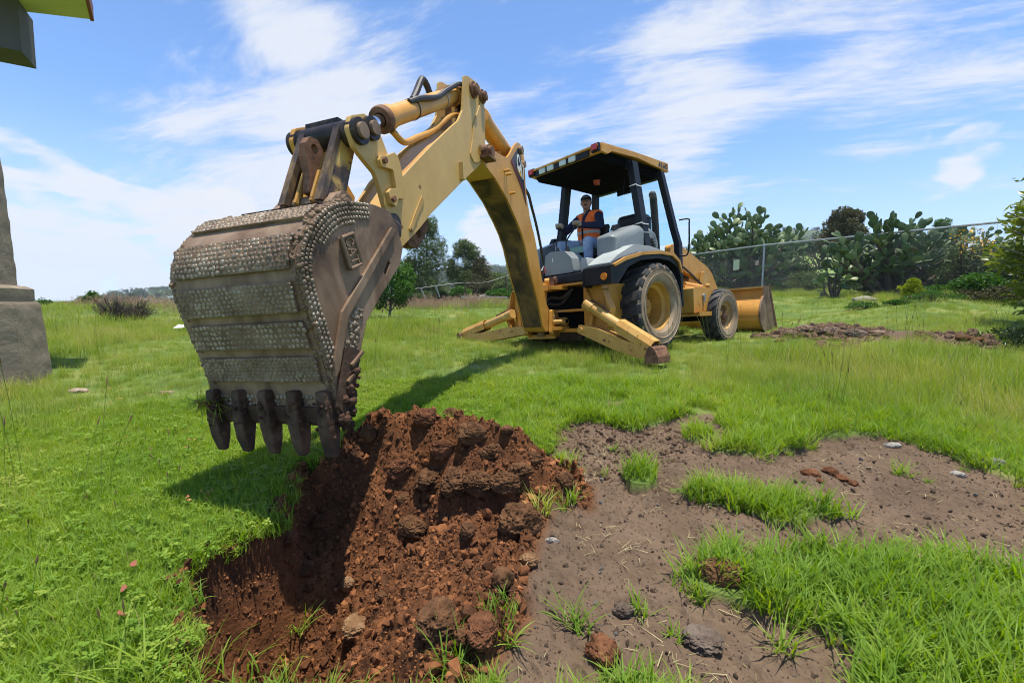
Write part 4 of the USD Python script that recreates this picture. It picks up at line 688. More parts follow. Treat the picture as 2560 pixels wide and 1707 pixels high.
    for s in (-1, 1):
        b = bm(); b.ext(gl, s * .185 - .014, s * .185 + .014, UV, .02); g = part(T, 'guide_link', b, 'paint_pale' if s > 0 else 'paint')
        for u, v, r, c in ((4.09, 1.48, .055, 'iron'), (3.985, 1.535, .05, 'iron')):
            b = bm(); b.cyl((u, s * .16, v), (u, s * .225, v), r + .014, n=24); part(g, 'grease_collar', b, 'grease'); b = bm(); b.cyl((u, s * .20, v), (u, s * .243, v), r * .78, n=20); part(g, 'pin_end', b, c)
        b = bm(); b.cyl((3.80, s * .135, 1.05), (3.80, s * .215, 1.05), .062, n=20); b.ball((3.795, s * .205, 1.02), .055, 2, .25, 3, (1, .5, 1.1)); part(g, 'greased_pivot', b, 'grease')
        b = bm(); b.ext([(3.94, 1.385), (3.88, 1.44), (3.775, 1.46), (3.745, 1.425), (3.70, 1.25), (3.755, 1.20), (3.83, 1.245), (3.87, 1.20), (3.86, 1.15), (3.80, 1.14), (3.775, 1.19), (3.72, 1.21)] if False else [(3.945, 1.375), (3.93, 1.405), (3.87, 1.425), (3.79, 1.47), (3.755, 1.455), (3.73, 1.40), (3.69, 1.25), (3.71, 1.215), (3.77, 1.205), (3.80, 1.15), (3.845, 1.155), (3.875, 1.215), (3.845, 1.245), (3.79, 1.26), (3.815, 1.36), (3.86, 1.355), (3.92, 1.345)], s * .225 - .026 * (s > 0) , s * .225 + .026 * (s < 0), UV, .008); g2 = part(g, 'lock_plate', b, 'paint_pale')
        for u, v in ((3.905, 1.385), (3.835, 1.185)): b = bm(); b.cyl((u, s * .225, v), (u, s * .243, v), .018, n=6); part(g2, 'bolt', b, 'rust') if False else part(g, 'bolt', b, 'rust')
    b = bm(); b.cyl((3.985, -.2, 1.535), (3.985, .2, 1.535), .045, n=18); part(T, 'rod_pin', b, 'grease')
    # ---- power link down to the bucket
    b = bm(); b.cyl((4.09, -.225, 1.48), (4.09, .165, 1.48), .067, n=26); b.box((4.06, -.02, 1.555), (.10, .22, .03)); pl = part(T, 'power_link', b, 'grease', label='black greased pivot tube')
    for s in (-1, 1):
        b = bm(); b.ext([(4.15, 1.50), (4.02, 1.45), (4.13, 1.13), (4.16, 1.06), (4.32, 1.05), (4.30, 1.14)], s * .115 - .013, s * .115 + .013, UV, .01); part(pl, 'side_plate', b, 'paint_greasy')
        b = bm(); b.ext([(4.155, 1.50), (4.125, 1.49), (4.285, 1.08), (4.325, 1.08)], s * .115 - .02, s * .115 + .02, UV); part(pl, 'flange', b, 'flange_steel')
        b = bm(); b.ext([(4.23, 1.26), (4.21, 1.255), (4.28, 1.08), (4.30, 1.09)], s * .05 - .008, s * .05 + .008, UV); part(pl, 'rib', b, 'paint_rusty')
    b = bm(); b.ext([(4.10, 1.40), (4.08, 1.39), (4.19, 1.09), (4.21, 1.09)], -.10, .10, UV); part(pl, 'web_plate', b, 'paint_rusty')
    b = bm(); b.ext([(4.15, 1.385), (4.19, 1.43), (4.245, 1.43), (4.275, 1.39), (4.28, 1.32), (4.26, 1.22), (4.27, 1.14), (4.22, 1.13), (4.20, 1.22), (4.20, 1.28)], -.022, .022, UV, .01, holes=[circ((4.215, 1.375), .026)]); part(pl, 'lifting_hook', b, 'rust')
    b = bm(); b.cyl((4.22, -.20, 1.085), (4.22, .20, 1.085), .05, n=18); part(T, 'lug_pin', b, 'iron')

_cr = {}
def crumb(seed):
    if seed not in _cr:
        t = trimesh.creation.icosphere(2); v = np.array(t.vertices); r1 = 1 - np.abs(2 * meshkit.fbm(v * 1.9 + seed * 5.3, 3, seed) - 1)
        _cr[seed] = (v * (.75 + .8 * (r1[:, None] - .6) + .5 * (meshkit.fbm(v * 1.1 + seed, 2, seed + 3)[:, None] - .5)), np.array(t.faces))
    return _cr[seed]
def build_bucket():
    T = BH; Wb = .36
    back = [(4.10, 1.045), (4.25, 1.045), (4.42, 1.015), (4.55, .962), (4.65, .87), (4.708, .77), (4.722, .68), (4.705, .58), (4.655, .44), (4.60, .29), (4.562, .15), (4.54, .03)]
    bs = spline(back, 5)[:, :2] if False else np.stack([np.interp(np.linspace(0, 1, 40), np.linspace(0, 1, len(back)), [p[k] for p in back]) for k in (0, 1)], 1)
    bk = spline([(u, 0, v) for u, v in back], 4)[:, [0, 2]]
    tan = np.gradient(bk, axis=0); tan /= np.linalg.norm(tan, axis=1)[:, None]; nor = np.stack([-tan[:, 1], tan[:, 0]], 1)       # outward normal
    if (nor[len(nor) // 2][0] < 0): nor = -nor
    sheet = np.vstack([bk, (bk - nor * .018)[::-1]])
    b = bm(); b.ext(sheet[::-1], -Wb + .01, Wb - .01, UV); DB = part(T, 'digging_bucket', b, 'iron', label='worn brown digging bucket shell')
    plate = [(4.10, 1.045), (4.03, .975), (3.985, .865), (4.02, .77), (4.20, .60), (4.325, .47), (4.385, .32), (4.50, .10), (4.535, .02)]
    inb = (bk - nor * .004)[::-1]
    for s in (-1, 1):
        b = bm(); b.ext(np.vstack([plate, inb]), s * (Wb - .0) - .012, s * Wb + .012, UV, .008, holes=[[(4.125, .785), (4.105, .77), (4.15, .70), (4.17, .715)]]); SP = part(DB, 'side_plate', b, 'iron')
        b = bm(); b.ext([(4.10, .955), (4.062, .945), (4.13, .87), (4.47, .49), (4.545, .26), (4.575, .22), (4.575, .30), (4.51, .51), (4.16, .89)], s * (Wb + .013), s * (Wb + .013) + s * .016, UV, .006) if s > 0 else b.ext([(4.10, .955), (4.062, .945), (4.13, .87), (4.47, .49), (4.545, .26), (4.575, .22), (4.575, .30), (4.51, .51), (4.16, .89)], -(Wb + .029), -(Wb + .013), UV, .006); part(DB, 'stiffener_rib', b, 'iron')
    # emblem cast on the right side
    c0 = np.array([4.425, .79]); e1 = np.array([-.30, -.954]); e2 = np.array([.954, -.30]) * -1
    e1 = np.array([.075, -.11]) ; q = [(4.490, .835), (4.412, .868), (4.358, .738), (4.440, .705)]
    b = bm(); b.ext(q, Wb + .012, Wb + .026, UV, .004); EM = part(DB, 'emblem_block', b, 'iron')
    t = meshkit.text_mesh('CAT', .055, .008, True); v = np.array(t.vertices); v[:, :2] -= (v[:, :2].max(0) + v[:, :2].min(0)) / 2
    qa = np.array(q); mid = qa.mean(0); run = ((qa[3] + qa[2]) - (qa[0] + qa[1])) / 2; sid = ((qa[1] + qa[2]) - (qa[0] + qa[3])) / 2
    run /= np.linalg.norm(run); sid /= np.linalg.norm(sid)
    uvp = mid + v[:, :1] * .80 * run + v[:, 1:2] * sid
    b = bm(); b.add(np.stack([uvp[:, 0], Wb + .0262 + v[:, 2] * .9, uvp[:, 1]], 1), t.faces); part(DB, 'raised_lettering', b, 'iron')
    for k in range(4):
        a, c = q[k], q[(k + 1) % 4]; b = bm(); b.tube([(a[0], Wb + .028, a[1]), (c[0], Wb + .028, c[1])], .009, 6); part(DB, 'emblem_border', b, 'iron')
    # wear strips across the back, with rows of weld beads
    rng = np.random.default_rng(5)
    s_ = np.r_[0, np.cumsum(np.linalg.norm(np.diff(bk, axis=0), axis=1))]
    def at_s(x): return np.array([np.interp(x, s_, bk[:, 0]), np.interp(x, s_, bk[:, 1])]), np.array([np.interp(x, s_, nor[:, 0]), np.interp(x, s_, nor[:, 1])])
    def s_of_v(v0): k = np.argmin(np.abs(bk[8:, 1] - v0)) + 8; return s_[k]
    bands = [(.965, .885, 5, 1), (.815, .672, 7, 1), (.632, .505, 7, 1), (.462, .375, 5, 1), (.325, .205, 7, 1), (.165, .07, 5, 0)]
    bead = trimesh.creation.icosphere(1); bv, bf = np.array(bead.vertices), np.array(bead.faces); BD = bm(); CR = bm(); nb = 0
    for v0, v1, rows, strip in bands:
        a0, a1 = s_of_v(v0), s_of_v(v1); ks = np.linspace(a0, a1, 8)
        if strip:
            lo = [at_s(x) for x in ks]; poly = [p + n_ * .016 for p, n_ in lo] + [p - n_ * .003 for p, n_ in lo][::-1]
            b = bm(); b.ext(np.array(poly)[::-1], -Wb + .035, Wb - .035, UV); part(DB, 'wear_strip', b, 'crust')
        cols = 27
        for r_ in range(rows):
            for c_ in range(cols):
                w = -Wb + .03 + (c_ + .5 * (r_ % 2) * .6) * (2 * Wb - .06) / (cols - .4) + rng.normal(0, .003); x = a0 + (a1 - a0) * (r_ + .5) / rows + rng.normal(0, .002)
                if rng.random() < .03: continue
                if not strip and (int((w + Wb) / .145 * 2) % 2 == 0 and r_ > 0): continue
                p, n_ = at_s(x); rad = rng.uniform(.0076, .0110); o = p + n_ * (.014 if strip else .002); sc = rng.uniform(.75, 1.3)
                tg = np.array([-n_[1], n_[0]]); L_ = bv * rad
                u = o[0] + L_[:, 2] * n_[0] * .55 + L_[:, 1] * tg[0] * sc; vv = o[1] + L_[:, 2] * n_[1] * .55 + L_[:, 1] * tg[1] * sc
                BD.add(np.stack([u, w + L_[:, 0] * 1.05, vv], 1), bf); nb += 1
    # beads along the rounded corner and the front of the right and left side plates
    for s in (-1, 1):
        for x in np.arange(s_of_v(.985) * .0 + .18, s_of_v(.26), .022):
            for k in range(5 if x < .62 else 3):
                if x < .30 and k > 3: continue
                p, n_ = at_s(x + (k % 2) * .011 + rng.normal(0, .002)); dd = .012 + k * .021; o = p - n_ * dd; rad = rng.uniform(.008, .0115); L_ = bv * rad
                BD.add(np.stack([o[0] + L_[:, 0], s * (Wb + .013) + L_[:, 1] * .8, o[1] + L_[:, 2]], 1), bf)
        for k in range(80):
            t_ = rng.random(); w_ = rng.random(); o = np.array([4.345, .52]) * (1 - t_) + np.array([4.455, .20]) * t_ + np.array([.105, .02]) * w_ * (1 - .5 * t_); L_ = bv * rng.uniform(.008, .012)
            BD.add(np.stack([o[0] + L_[:, 0], s * (Wb + .013) + L_[:, 1] * .8, o[1] + L_[:, 2]], 1), bf)
    part(DB, 'weld_beads', BD, 'bead', smooth=60, kind='stuff', label='rows of shiny weld beads')
    # crusts of dried soil along the corner edge
    for k in range(420):
        s = 1 if k % 6 else -1; x = rng.uniform(.30, s_of_v(.10)); p, n_ = at_s(x); r = rng.uniform(.004, .012) * (1.25 if x < .7 else .9); o = p + n_ * rng.uniform(-.020, .002); cv, cf = crumb(k % 12)
        CR.add(cv * r * np.array([1, 1.3, 1.1]) + (o[0], s * (Wb - .008 + rng.uniform(-.03, .018)), o[1]), cf)
    part(DB, 'dried_soil', CR, 'crust', smooth=60, kind='stuff')
    # hinge lugs on the top
    for w in (-.165, .165):
        b = bm(); b.ext([(4.08, 1.03), (4.12, 1.085), (4.17, 1.125), (4.23, 1.135), (4.275, 1.105), (4.32, 1.06), (4.42, 1.03), (4.42, 1.01), (4.2, 1.02)][::-1], w - .022, w + .022, UV, .006); part(DB, 'hinge_lug', b, 'iron')
        b = bm(); b.cyl((4.22, w - .035 * np.sign(w), 1.085), (4.22, w + .055 * np.sign(w), 1.085), .032, n=16); part(DB, 'lug_bush', b, 'iron')
    b = bm(); b.ext([(4.16, 1.047), (4.16, 1.062), (4.30, 1.055), (4.45, 1.02), (4.44, 1.004), (4.30, 1.038)][::-1], -.24, .24, UV); part(DB, 'top_plate', b, 'grease', label='oil-blackened top of the bucket')
    # side cutters with ribs
    for s in (-1, 1):
        b = bm(); y0 = s * (Wb + .012); b.ext([(4.40, .33), (4.50, .36), (4.55, .20), (4.565, .10), (4.52, .05), (4.46, .16)], min(y0, y0 + s * .02), max(y0, y0 + s * .02), UV, .01); sc = part(DB, 'side_cutter', b, 'tooth')
        for k in range(2):
            b = bm(); b.box((4.44 + .03 * k, y0 + s * .02, .30 - .07 * k), (.10, .025, .014), np.array([[math.cos(.6), 0, math.sin(.6)], [0, 1, 0], [-math.sin(.6), 0, math.cos(.6)]])); part(DB, 'cutter_rib', b, 'iron')
    # lip and five teeth
    b = bm(); b.ext([(4.515, .10), (4.575, .10), (4.555, .03), (4.535, .010), (4.515, .02)], -Wb, Wb, UV); part(DB, 'cutting_lip', b, 'tooth')
    for k in range(5):
        w = -Wb + .032 + k * (2 * Wb - .064) / 4; jit = np.random.default_rng(60 + k)
        def hull(ps): return m3.Manifold.batch_hull([m3.Manifold.sphere(r, 10).translate([u + jit.normal() * .001, w + q + jit.normal() * .001, v]) for u, q, v, r in ps])
        sh = hull([(u, q, v, .009) for u, v, h in ((4.56, .165, .018), (4.60, .165, .018), (4.535, .03, .024), (4.592, .03, .024)) for q in (-h, h)])
        tp = hull([(u, q, v, .011) for u, v, h in ((4.533, .018, .022), (4.588, .018, .022), (4.538, -.055, .021), (4.575, -.055, .021), (4.545, -.112, .015), (4.556, -.112, .015)) for q in (-h, h)])
        v, f = mf((sh + tp).refine_to_length(.012)); v = v + .006 * (meshkit.fbm(v * 45 + k * 9, 3, k)[:, None] - .5) * np.array([1, 1.2, .6])
        b = bm(); b.add(v, f); part(DB, 'bucket_tooth', b, 'tooth', smooth=50)
    b = bm(); rng = np.random.default_rng(8)
    for k in range(330):
        t_ = rng.random(); o = np.array([4.46, .26]) * (1 - t_) + np.array([4.52, .02]) * t_; cv, cf = crumb(k % 12); b.add(cv * rng.uniform(.006, .020) + (o[0] + rng.normal(0, .020), .350 + rng.normal(0, .026), o[1] + rng.normal(0, .03)), cf)
    M['red_soil'] = nmat('clinging_red_soil', [(0.34, (0.030, 0.016, 0.010)), (0.52, (0.075, 0.036, 0.020)), (0.72, (0.18, 0.082, 0.040))], 9, 8, 0.95, bump=0.6, bscale=80)
    for k in range(420):
        q = rng.integers(0, 5); w = -Wb + .032 + q * (2 * Wb - .064) / 4 + rng.normal(0, .017); v0 = rng.uniform(-.05, .13); cv, cf = crumb(k % 12); b.add(cv * rng.uniform(.004, .010) + (4.556 + .20 * max(0, v0) + rng.normal(0, .010) + (.020 if v0 > 0 else .006), w, v0), cf)
    part(DB, 'clinging_soil', b, 'red_soil', smooth=60, kind='stuff', label='red earth stuck in the bucket mouth')
build_boom(); build_bucket()

# ---------------------------------------------------------------- the operator, sitting turned to the rear
def build_operator():
    Pn = thing('person', 'operator in dark cap, orange safety vest and pale jeans seated under the canopy', 'person', matrix=MACH)
    S = lambda c, r, q=(1, 1, 1): m3.Manifold.sphere(r, 20).scale(list(q)).translate([float(a) for a in c])
    def chain(js): return m3.Manifold.batch_boolean([m3.Manifold.batch_hull([S(*a), S(*b)]) for a, b in zip(js[:-1], js[1:])], m3.OpType.Add)
    def add(*ms): return m3.Manifold.batch_boolean(list(ms), m3.OpType.Add)
    def soft(m, ln=.02, it=6):
        v, f = mf(m.refine_to_length(ln)); t = trimesh.Trimesh(v, f, process=True); trimesh.smoothing.filter_taubin(t, iterations=it); return np.array(t.vertices), np.array(t.faces)
    hip = [(.03, .21, 1.645), (.03, .01, 1.645)]; knee = [(-.42, .34, 1.625), (-.41, -.20, 1.62)]; ank = [(-.50, .34, 1.22), (-.46, -.25, 1.22)]
    sh = [(.0, .285, 2.085), (-.01, -.105, 2.085)]; el = [(-.30, .315, 1.865), (-.20, -.285, 1.865)]; wr = [(-.575, .165, 1.865), (-.535, -.155, 1.855)]
    def torso(g):
        parts_ = []
        rows = [((.03, .11, 1.62), .135, .175), ((.01, .11, 1.74), .13, .165), ((-.01, .10, 1.90), .13, .175), ((-.0, .095, 2.03), .115, .175), ((.0, .09, 2.115), .06, .13)]
        for a, b in zip(rows[:-1], rows[1:]):
            parts_.append(m3.Manifold.batch_hull([S(a[0], 1, (a[1] + g, a[2] + g, .07)), S(b[0], 1, (b[1] + g, b[2] + g, .06))]))
        return m3.Manifold.batch_boolean(parts_, m3.OpType.Add)
    hd = np.array([-.045, .10, 2.305])
    head = add(S(hd, 1, (.094, .076, .112)), m3.Manifold.batch_hull([S(hd + [-.035, 0, -.06], .052), S(hd + [-.062, 0, -.083], .03)]), chain([((-.0, .095, 2.12), .058), (hd + [.01, 0, -.05], .055)]),
               m3.Manifold.batch_hull([S(hd + [-.092, 0, .012], .010), S(hd + [-.114, 0, -.022], .016), S(hd + [-.09, 0, -.03], .018)]), m3.Manifold.batch_hull([S(hd + [-.080, .03, .018], .014), S(hd + [-.080, -.03, .018], .014)]),
               *[S(hd + [.0, sd * .078, -.005], 1, (.022, .012, .032)) for sd in (-1, 1)])
    HR = Rz(.52)
    def turn(v): return (np.asarray(v, float) - hd) @ HR.T + hd                # the head is turned towards his left
    head = head.translate([float(-a) for a in hd]).rotate([0, 0, math.degrees(.52)]).translate([float(a) for a in hd])
    body = add(torso(-.012), head, *[chain([(sh[i], .05), (el[i], .038), (wr[i], .028)]) for i in (0, 1)], *[chain([(hip[i], .085), (knee[i], .06), (ank[i], .04)]) for i in (0, 1)])
    M['skin'] = flat('skin', (0.30, 0.145, 0.09), 0.5); M['navy'] = flat('navy_cotton', (0.012, 0.016, 0.042), 0.9, bump=.2, bscale=120); M['denim'] = nmat('pale_denim', [(0.3, (0.24, 0.32, 0.45)), (0.7, (0.40, 0.49, 0.62))], 9, 6, 0.9, bump=.2)
    M['hivis'] = flat('orange_hi_vis', (0.95, 0.165, 0.018), 0.75); M['reflect'] = flat('reflective_tape', (0.4200, 0.4000, 0.3600), 0.35); M['cap'] = flat('cap_cloth', (0.0140, 0.0150, 0.0200), 0.85); M['glove'] = nmat('leather_glove', [(0.3, (0.3000, 0.2200, 0.1500)), (0.7, (0.4600, 0.3700, 0.2700))], 12, 5, 0.85, bump=.3)
    M['hair'] = flat('grey_hair', (0.16, 0.15, 0.14), 0.8); M['boot'] = flat('worn_boot', (0.33, 0.31, 0.28), 0.8); M['eye'] = flat('eye_dark', (0.012, 0.01, 0.01), 0.2)
    part(Pn, 'body', soft(body, .014, 5), 'skin', smooth=True)
    part(Pn, 'shirt', soft(add(torso(.004), chain([((-.0, .095, 2.10), .068), ((-.005, .097, 2.155), .064)]), *[chain([(sh[i], .072), (el[i], .058), (wr[i], .044)]) for i in (0, 1)]), .02, 6), 'navy', smooth=True)
    jm = add(S((.03, .11, 1.62), 1, (.15, .19, .11)), *[chain([(hip[i], .102), (knee[i], .078), (ank[i], .060)]) for i in (0, 1)])
    part(Pn, 'jeans', soft(jm, .02, 6), 'denim', smooth=True)
    vest = torso(.022) + chain([(sh[0], .078), ((.0, .09, 2.12), .07), (sh[1], .078)])
    cutter = m3.Manifold.batch_hull([m3.Manifold.cube([.4, .012, .02], True).translate([-.25, .098, 1.88]), m3.Manifold.cube([.4, .17, .02], True).translate([-.25, .098, 2.3])])
    vest = vest - cutter - m3.Manifold.cylinder(.4, .075, .085, 24).translate([-.005, .095, 2.08])
    vv, ff = soft(vest, .022, 3); ve = part(Pn, 'safety_vest', (vv, ff), 'hivis', smooth=True)
    for z0 in (1.70, 1.83): part(ve, 'reflective_band', mf(torso(.0275) ^ m3.Manifold.cube([1, 1, .042], True).translate([0, .1, z0])), 'reflect')
    b = MB(); b.box((-.166, .098, 1.76), (.02, .018, .26)); part(ve, 'zip', b, 'black')
    # cap with a peak
    capm = (S(hd + [.004, 0, .035], 1, (.106, .088, .092)) ^ m3.Manifold.cube([.4, .4, .2], True).translate([float(hd[0]), float(hd[1]), float(hd[2]) + .135]))
    peak = m3.Manifold.batch_hull([S(hd + [-.085, .065, .042], .006), S(hd + [-.085, -.065, .042], .006), S(hd + [-.165, .035, .024], .005), S(hd + [-.165, -.035, .024], .005)])
    cv_, cf_ = soft(capm + peak, .012, 2); cp = part(Pn, 'cap', (turn(cv_), cf_), 'cap', smooth=True)
    for k in range(4): b = MB(turn); b.box(hd + [-.1045 + .004 * abs(k - 1.5), -.030 + .02 * k, .068], (.006, .011, .011)); part(cp, 'cap_stitching', b, 'reflect')
    hv_, hf_ = soft((S(hd + [.012, 0, .0], 1, (.093, .082, .10)) ^ m3.Manifold.cube([.2, .4, .11], True).translate([float(hd[0]) + .085, float(hd[1]), float(hd[2]) - .01])), .014, 2); part(Pn, 'hair', (turn(hv_), hf_), 'hair', smooth=True)
    for sd in (-1, 1): b = MB(turn); b.ball(hd + [-.085, sd * .03, .005], .010, 2); part(Pn, 'eye', b, 'eye'); b = MB(turn); b.tube([hd + [-.092, sd * .015, .024], hd + [-.093, sd * .03, .029], hd + [-.085, sd * .047, .024]], .005, 6); part(Pn, 'eyebrow', b, 'hair')
    b = MB(turn); b.tube([hd + [-.094, .024, -.058], hd + [-.104, 0, -.055], hd + [-.094, -.024, -.058]], .005, 6); part(Pn, 'mouth', b, 'eye')
    for i, (w, top) in enumerate(zip(wr, ((-.66, .13, 1.845), (-.66, -.18, 1.815)))):
        w = np.array(w); t = np.array(top); d = t - w; d[2] = 0; d /= np.linalg.norm(d); sdv = np.array([-d[1], d[0], 0]); up = np.array([0, 0, 1.]); pc = w + d * .055 + up * .012
        palm = m3.Manifold.batch_hull([S(w, .040), S(pc + sdv * .030 + up * .01, .026), S(pc - sdv * .030 + up * .01, .026), S(pc + d * .03 + up * .01, .027)])
        fs = [palm]
        for k, (o, l) in enumerate(((-.036, .9), (-.012, 1.0), (.012, .97), (.036, .82))):
            r0 = pc + d * .035 + sdv * o + up * .014; k1 = r0 + (d * .030 + up * .010) * l; k2 = k1 + (d * .012 - up * .030) * l; k3 = k2 + (-d * .022 - up * .014) * l
            fs.append(chain([(r0, .014), (k1, .0135), (k2, .0125), (k3, .0115)]))
        ts = -1 if i == 0 else 1
        a0 = w + d * .03 + sdv * ts * .03; fs.append(chain([(a0, .018), (a0 + d * .03 + sdv * ts * .022 - up * .012, .015), (a0 + d * .058 + sdv * ts * .012 - up * .02, .013)]))
        part(Pn, 'glove', soft(m3.Manifold.batch_boolean(fs, m3.OpType.Add), .008, 3), 'glove', smooth=True)
    for a in ank:
        a = np.array(a); part(Pn, 'boot', soft(m3.Manifold.batch_hull([S(a + [0, 0, .02], .058), S(a + [.02, 0, -.065], .042), S(a + [-.16, 0, -.07], .038), S(a + [-.10, 0, -.04], .045)]), .02, 3), 'boot', smooth=True)
build_operator()

# ---------------------------------------------------------------- corner of the porch at the left edge
def sray(px, py, z):                                       # where the line of sight meets the level z
    d = sky_dir(px, py); return EYE + d * ((z - CAMZ) / d[2])
def build_porch():
    T = thing('porch', 'grey rendered porch pillar with moulding, beam and eave at the left edge', 'porch')
    M['render'] = nmat('grey_brown_render', [(0.3, (0.165, 0.128, 0.088)), (0.55, (0.225, 0.180, 0.128)), (0.75, (0.28, 0.23, 0.17))], 3.0, 8, 0.9, coord='position', bump=0.6, bscale=26, stretch=(1, 1, 3))
    M['render_dark'] = nmat('dark_beam_paint', [(0.3, (0.075, 0.070, 0.060)), (0.7, (0.10, 0.094, 0.082))], 3.0, 8, 0.85, coord='position', bump=0.3)
    M['soffit'] = nmat('pale_yellow_soffit', [(0.3, (0.50, 0.52, 0.24)), (0.7, (0.58, 0.58, 0.29))], 2.0, 5, 0.8, coord='position'); M['fascia'] = flat('red_brown_fascia', (0.22, 0.045, 0.03), 0.6)
    n0 = np.array([-4.36, 4.03]); e1 = np.array([-.52, .854]); e2 = np.array([-.854, -.52])      # nearest corner, then away and to the left
    def prism(levels, jit=0.0, seed=1):
        b = MB(); vs = []
        N = 14
        for o, w, z in levels:
            c = n0 + (e1 + e2) * o; q = []
            for a, d in ((c, e1), (c + e1 * w, e2), (c + (e1 + e2) * w, -e1), (c + e2 * w, -e2)):
                for t in np.linspace(0, 1, N, endpoint=False):
                    p = a + d * (w * t); q.append((p[0], p[1], z))
            vs.append(q)
        # subdivide vertically and roughen the plaster
        rings = []
        for (a, b_) in zip(vs[:-1], vs[1:]):
            k = max(1, int(abs(b_[0][2] - a[0][2]) / .05))
            for t in np.linspace(0, 1, k, endpoint=False): rings.append(np.array(a) * (1 - t) + np.array(b_) * t)
        rings.append(np.array(vs[-1])); V = np.array(rings); cen = np.append(n0 + (e1 + e2) * .45, 0)
        if jit:
            dd = V - cen; dd[..., 2] = 0; dd /= np.linalg.norm(dd, axis=-1)[..., None]; V = V + dd * (jit * (meshkit.fbm(V * [5, 5, 9], 4, seed) - .5) * 2)[..., None]
        m = N * 4; i = np.arange(m); f = np.vstack([np.c_[q * m + i, q * m + (i + 1) % m, (q + 1) * m + (i + 1) % m, (q + 1) * m + i] for q in range(len(V) - 1)])[:, ::-1]
        b.add(V.reshape(-1, 3), f); top = V[-1]; b.add(np.vstack([top, top.mean(0)]), np.c_[i, (i + 1) % m, np.full(m, m)])
        return b
    pl = part(T, 'pillar', prism([(.16, .44, .80), (.25, .30, 3.33)], .010, 3), 'render', smooth=40)
    part(pl, 'moulding', prism([(.08, .60, .70), (.075, .61, .715), (.075, .61, .82), (.12, .52, .85)], .008, 4), 'render', smooth=40)
    part(pl, 'base_block', prism([(-.02, .78, -.25), (.0, .74, -.05), (.045, .68, .67), (.06, .65, .695), (.13, .51, .705)], .014, 5), 'render', smooth=40)
    zb, zt = 3.32, 3.84; C = sray(50, 119, zb)[:2]
    b = MB(); q = [C, C + e1 * .42, C + e1 * .42 + e2 * 2.5, C + e2 * 2.5]; b.hexa([(*p, zb) for p in q], [(*p, zt) for p in q]); part(T, 'beam', b, 'render_dark')
    zs = zt + .01; C = sray(207, 45, zs)[:2]; Fp = sray(45, 26, zs)[:2]; Np = sray(196, 0, zs)[:2]; df = (Fp - C) / np.linalg.norm(Fp - C); dn = (Np - C) / np.linalg.norm(Np - C)
    q = [C, C + dn * .7, C + dn * .7 + df * 6, C + df * 6]; b = MB(); b.hexa([(*p, zs) for p in q], [(*p, zs + .10) for p in q]); part(T, 'eave_soffit', b, 'soffit')
    cc = np.mean(q, 0); q2 = [p + (p - cc) / np.linalg.norm(p - cc) * .05 for p in q]
    b = MB(); b.hexa([(*(C - dn * .03 - df * .0), zs - .004), (*(C + dn * .7), zs - .004), (*(C + dn * .7 - df * .035), zs - .004), (*(C - dn * .03 - df * .035), zs - .004)], [(*(C - dn * .03), zs + .16), (*(C + dn * .7), zs + .16), (*(C + dn * .7 - df * .035), zs + .16), (*(C - dn * .03 - df * .035), zs + .16)]); part(T, 'eave_edge', b, 'fascia')
    b = MB(); b.hexa([(*p, zs + .1005) for p in q], [(*(q[0] + df * .0), zs + .17), (*q[1], zs + .17), (*q[2], zs + 1.2), (*q[3], zs + 1.2)]); part(T, 'roof', b, 'fascia')
build_porch()

# ---------------------------------------------------------------- loose earth, stones
RNG = np.random.default_rng(2024)
PX = lambda px, y: (px * 1.08844 - 1280) / FOC * y                       # x of a sight line at depth y
ZP = lambda py, y: CAMZ + y * math.tan(math.atan((853.5 - py * 1.08844) / FOC) - PITCH)
def zg1(x, y): return float(zground(np.array([x], float), np.array([y], float))[0])
def clod(seed, sub=3, rough=.42):
    rs = np.random.default_rng(seed)
    if sub <= 2:                                           # small broken crumbs: angular, split faces
        p = rs.normal(size=(13, 3)); p /= np.linalg.norm(p, axis=1)[:, None]; p *= rs.uniform(.65, 1.15, (13, 1)) * rs.uniform(.7, 1.15, 3); v, f = mf(m3.Manifold.hull_points(p).refine(3)); n = 1 + .22 * (meshkit.fbm(v * 3 + seed, 3, seed)[:, None] - .5); return v * n, f
    t = trimesh.creation.icosphere(sub); v = np.array(t.vertices)
    bl = lambda s, k: 1 - np.abs(2 * meshkit.fbm(v * s + seed * 1.3, 3, seed + k) - 1)
    n = 1 + rough * (meshkit.fbm(v * 1.1 + seed * 3.7, 3, seed)[:, None] - .5) * 1.5 + .36 * (bl(2.3, 5)[:, None] - .75) + .26 * (bl(5.5, 8)[:, None] - .75) + .20 * (bl(11., 9)[:, None] - .75) + .12 * (bl(22., 10)[:, None] - .75)
    pl = rs.normal(size=(5, 3)); pl /= np.linalg.norm(pl, axis=1)[:, None]; v = v * n
    for q in pl: dd = np.maximum(v @ q - rs.uniform(.70, .92), 0); v = v - dd[:, None] * q * .55        # broken faces
    return v * rs.uniform(.78, 1.12, 3), np.array(t.faces)
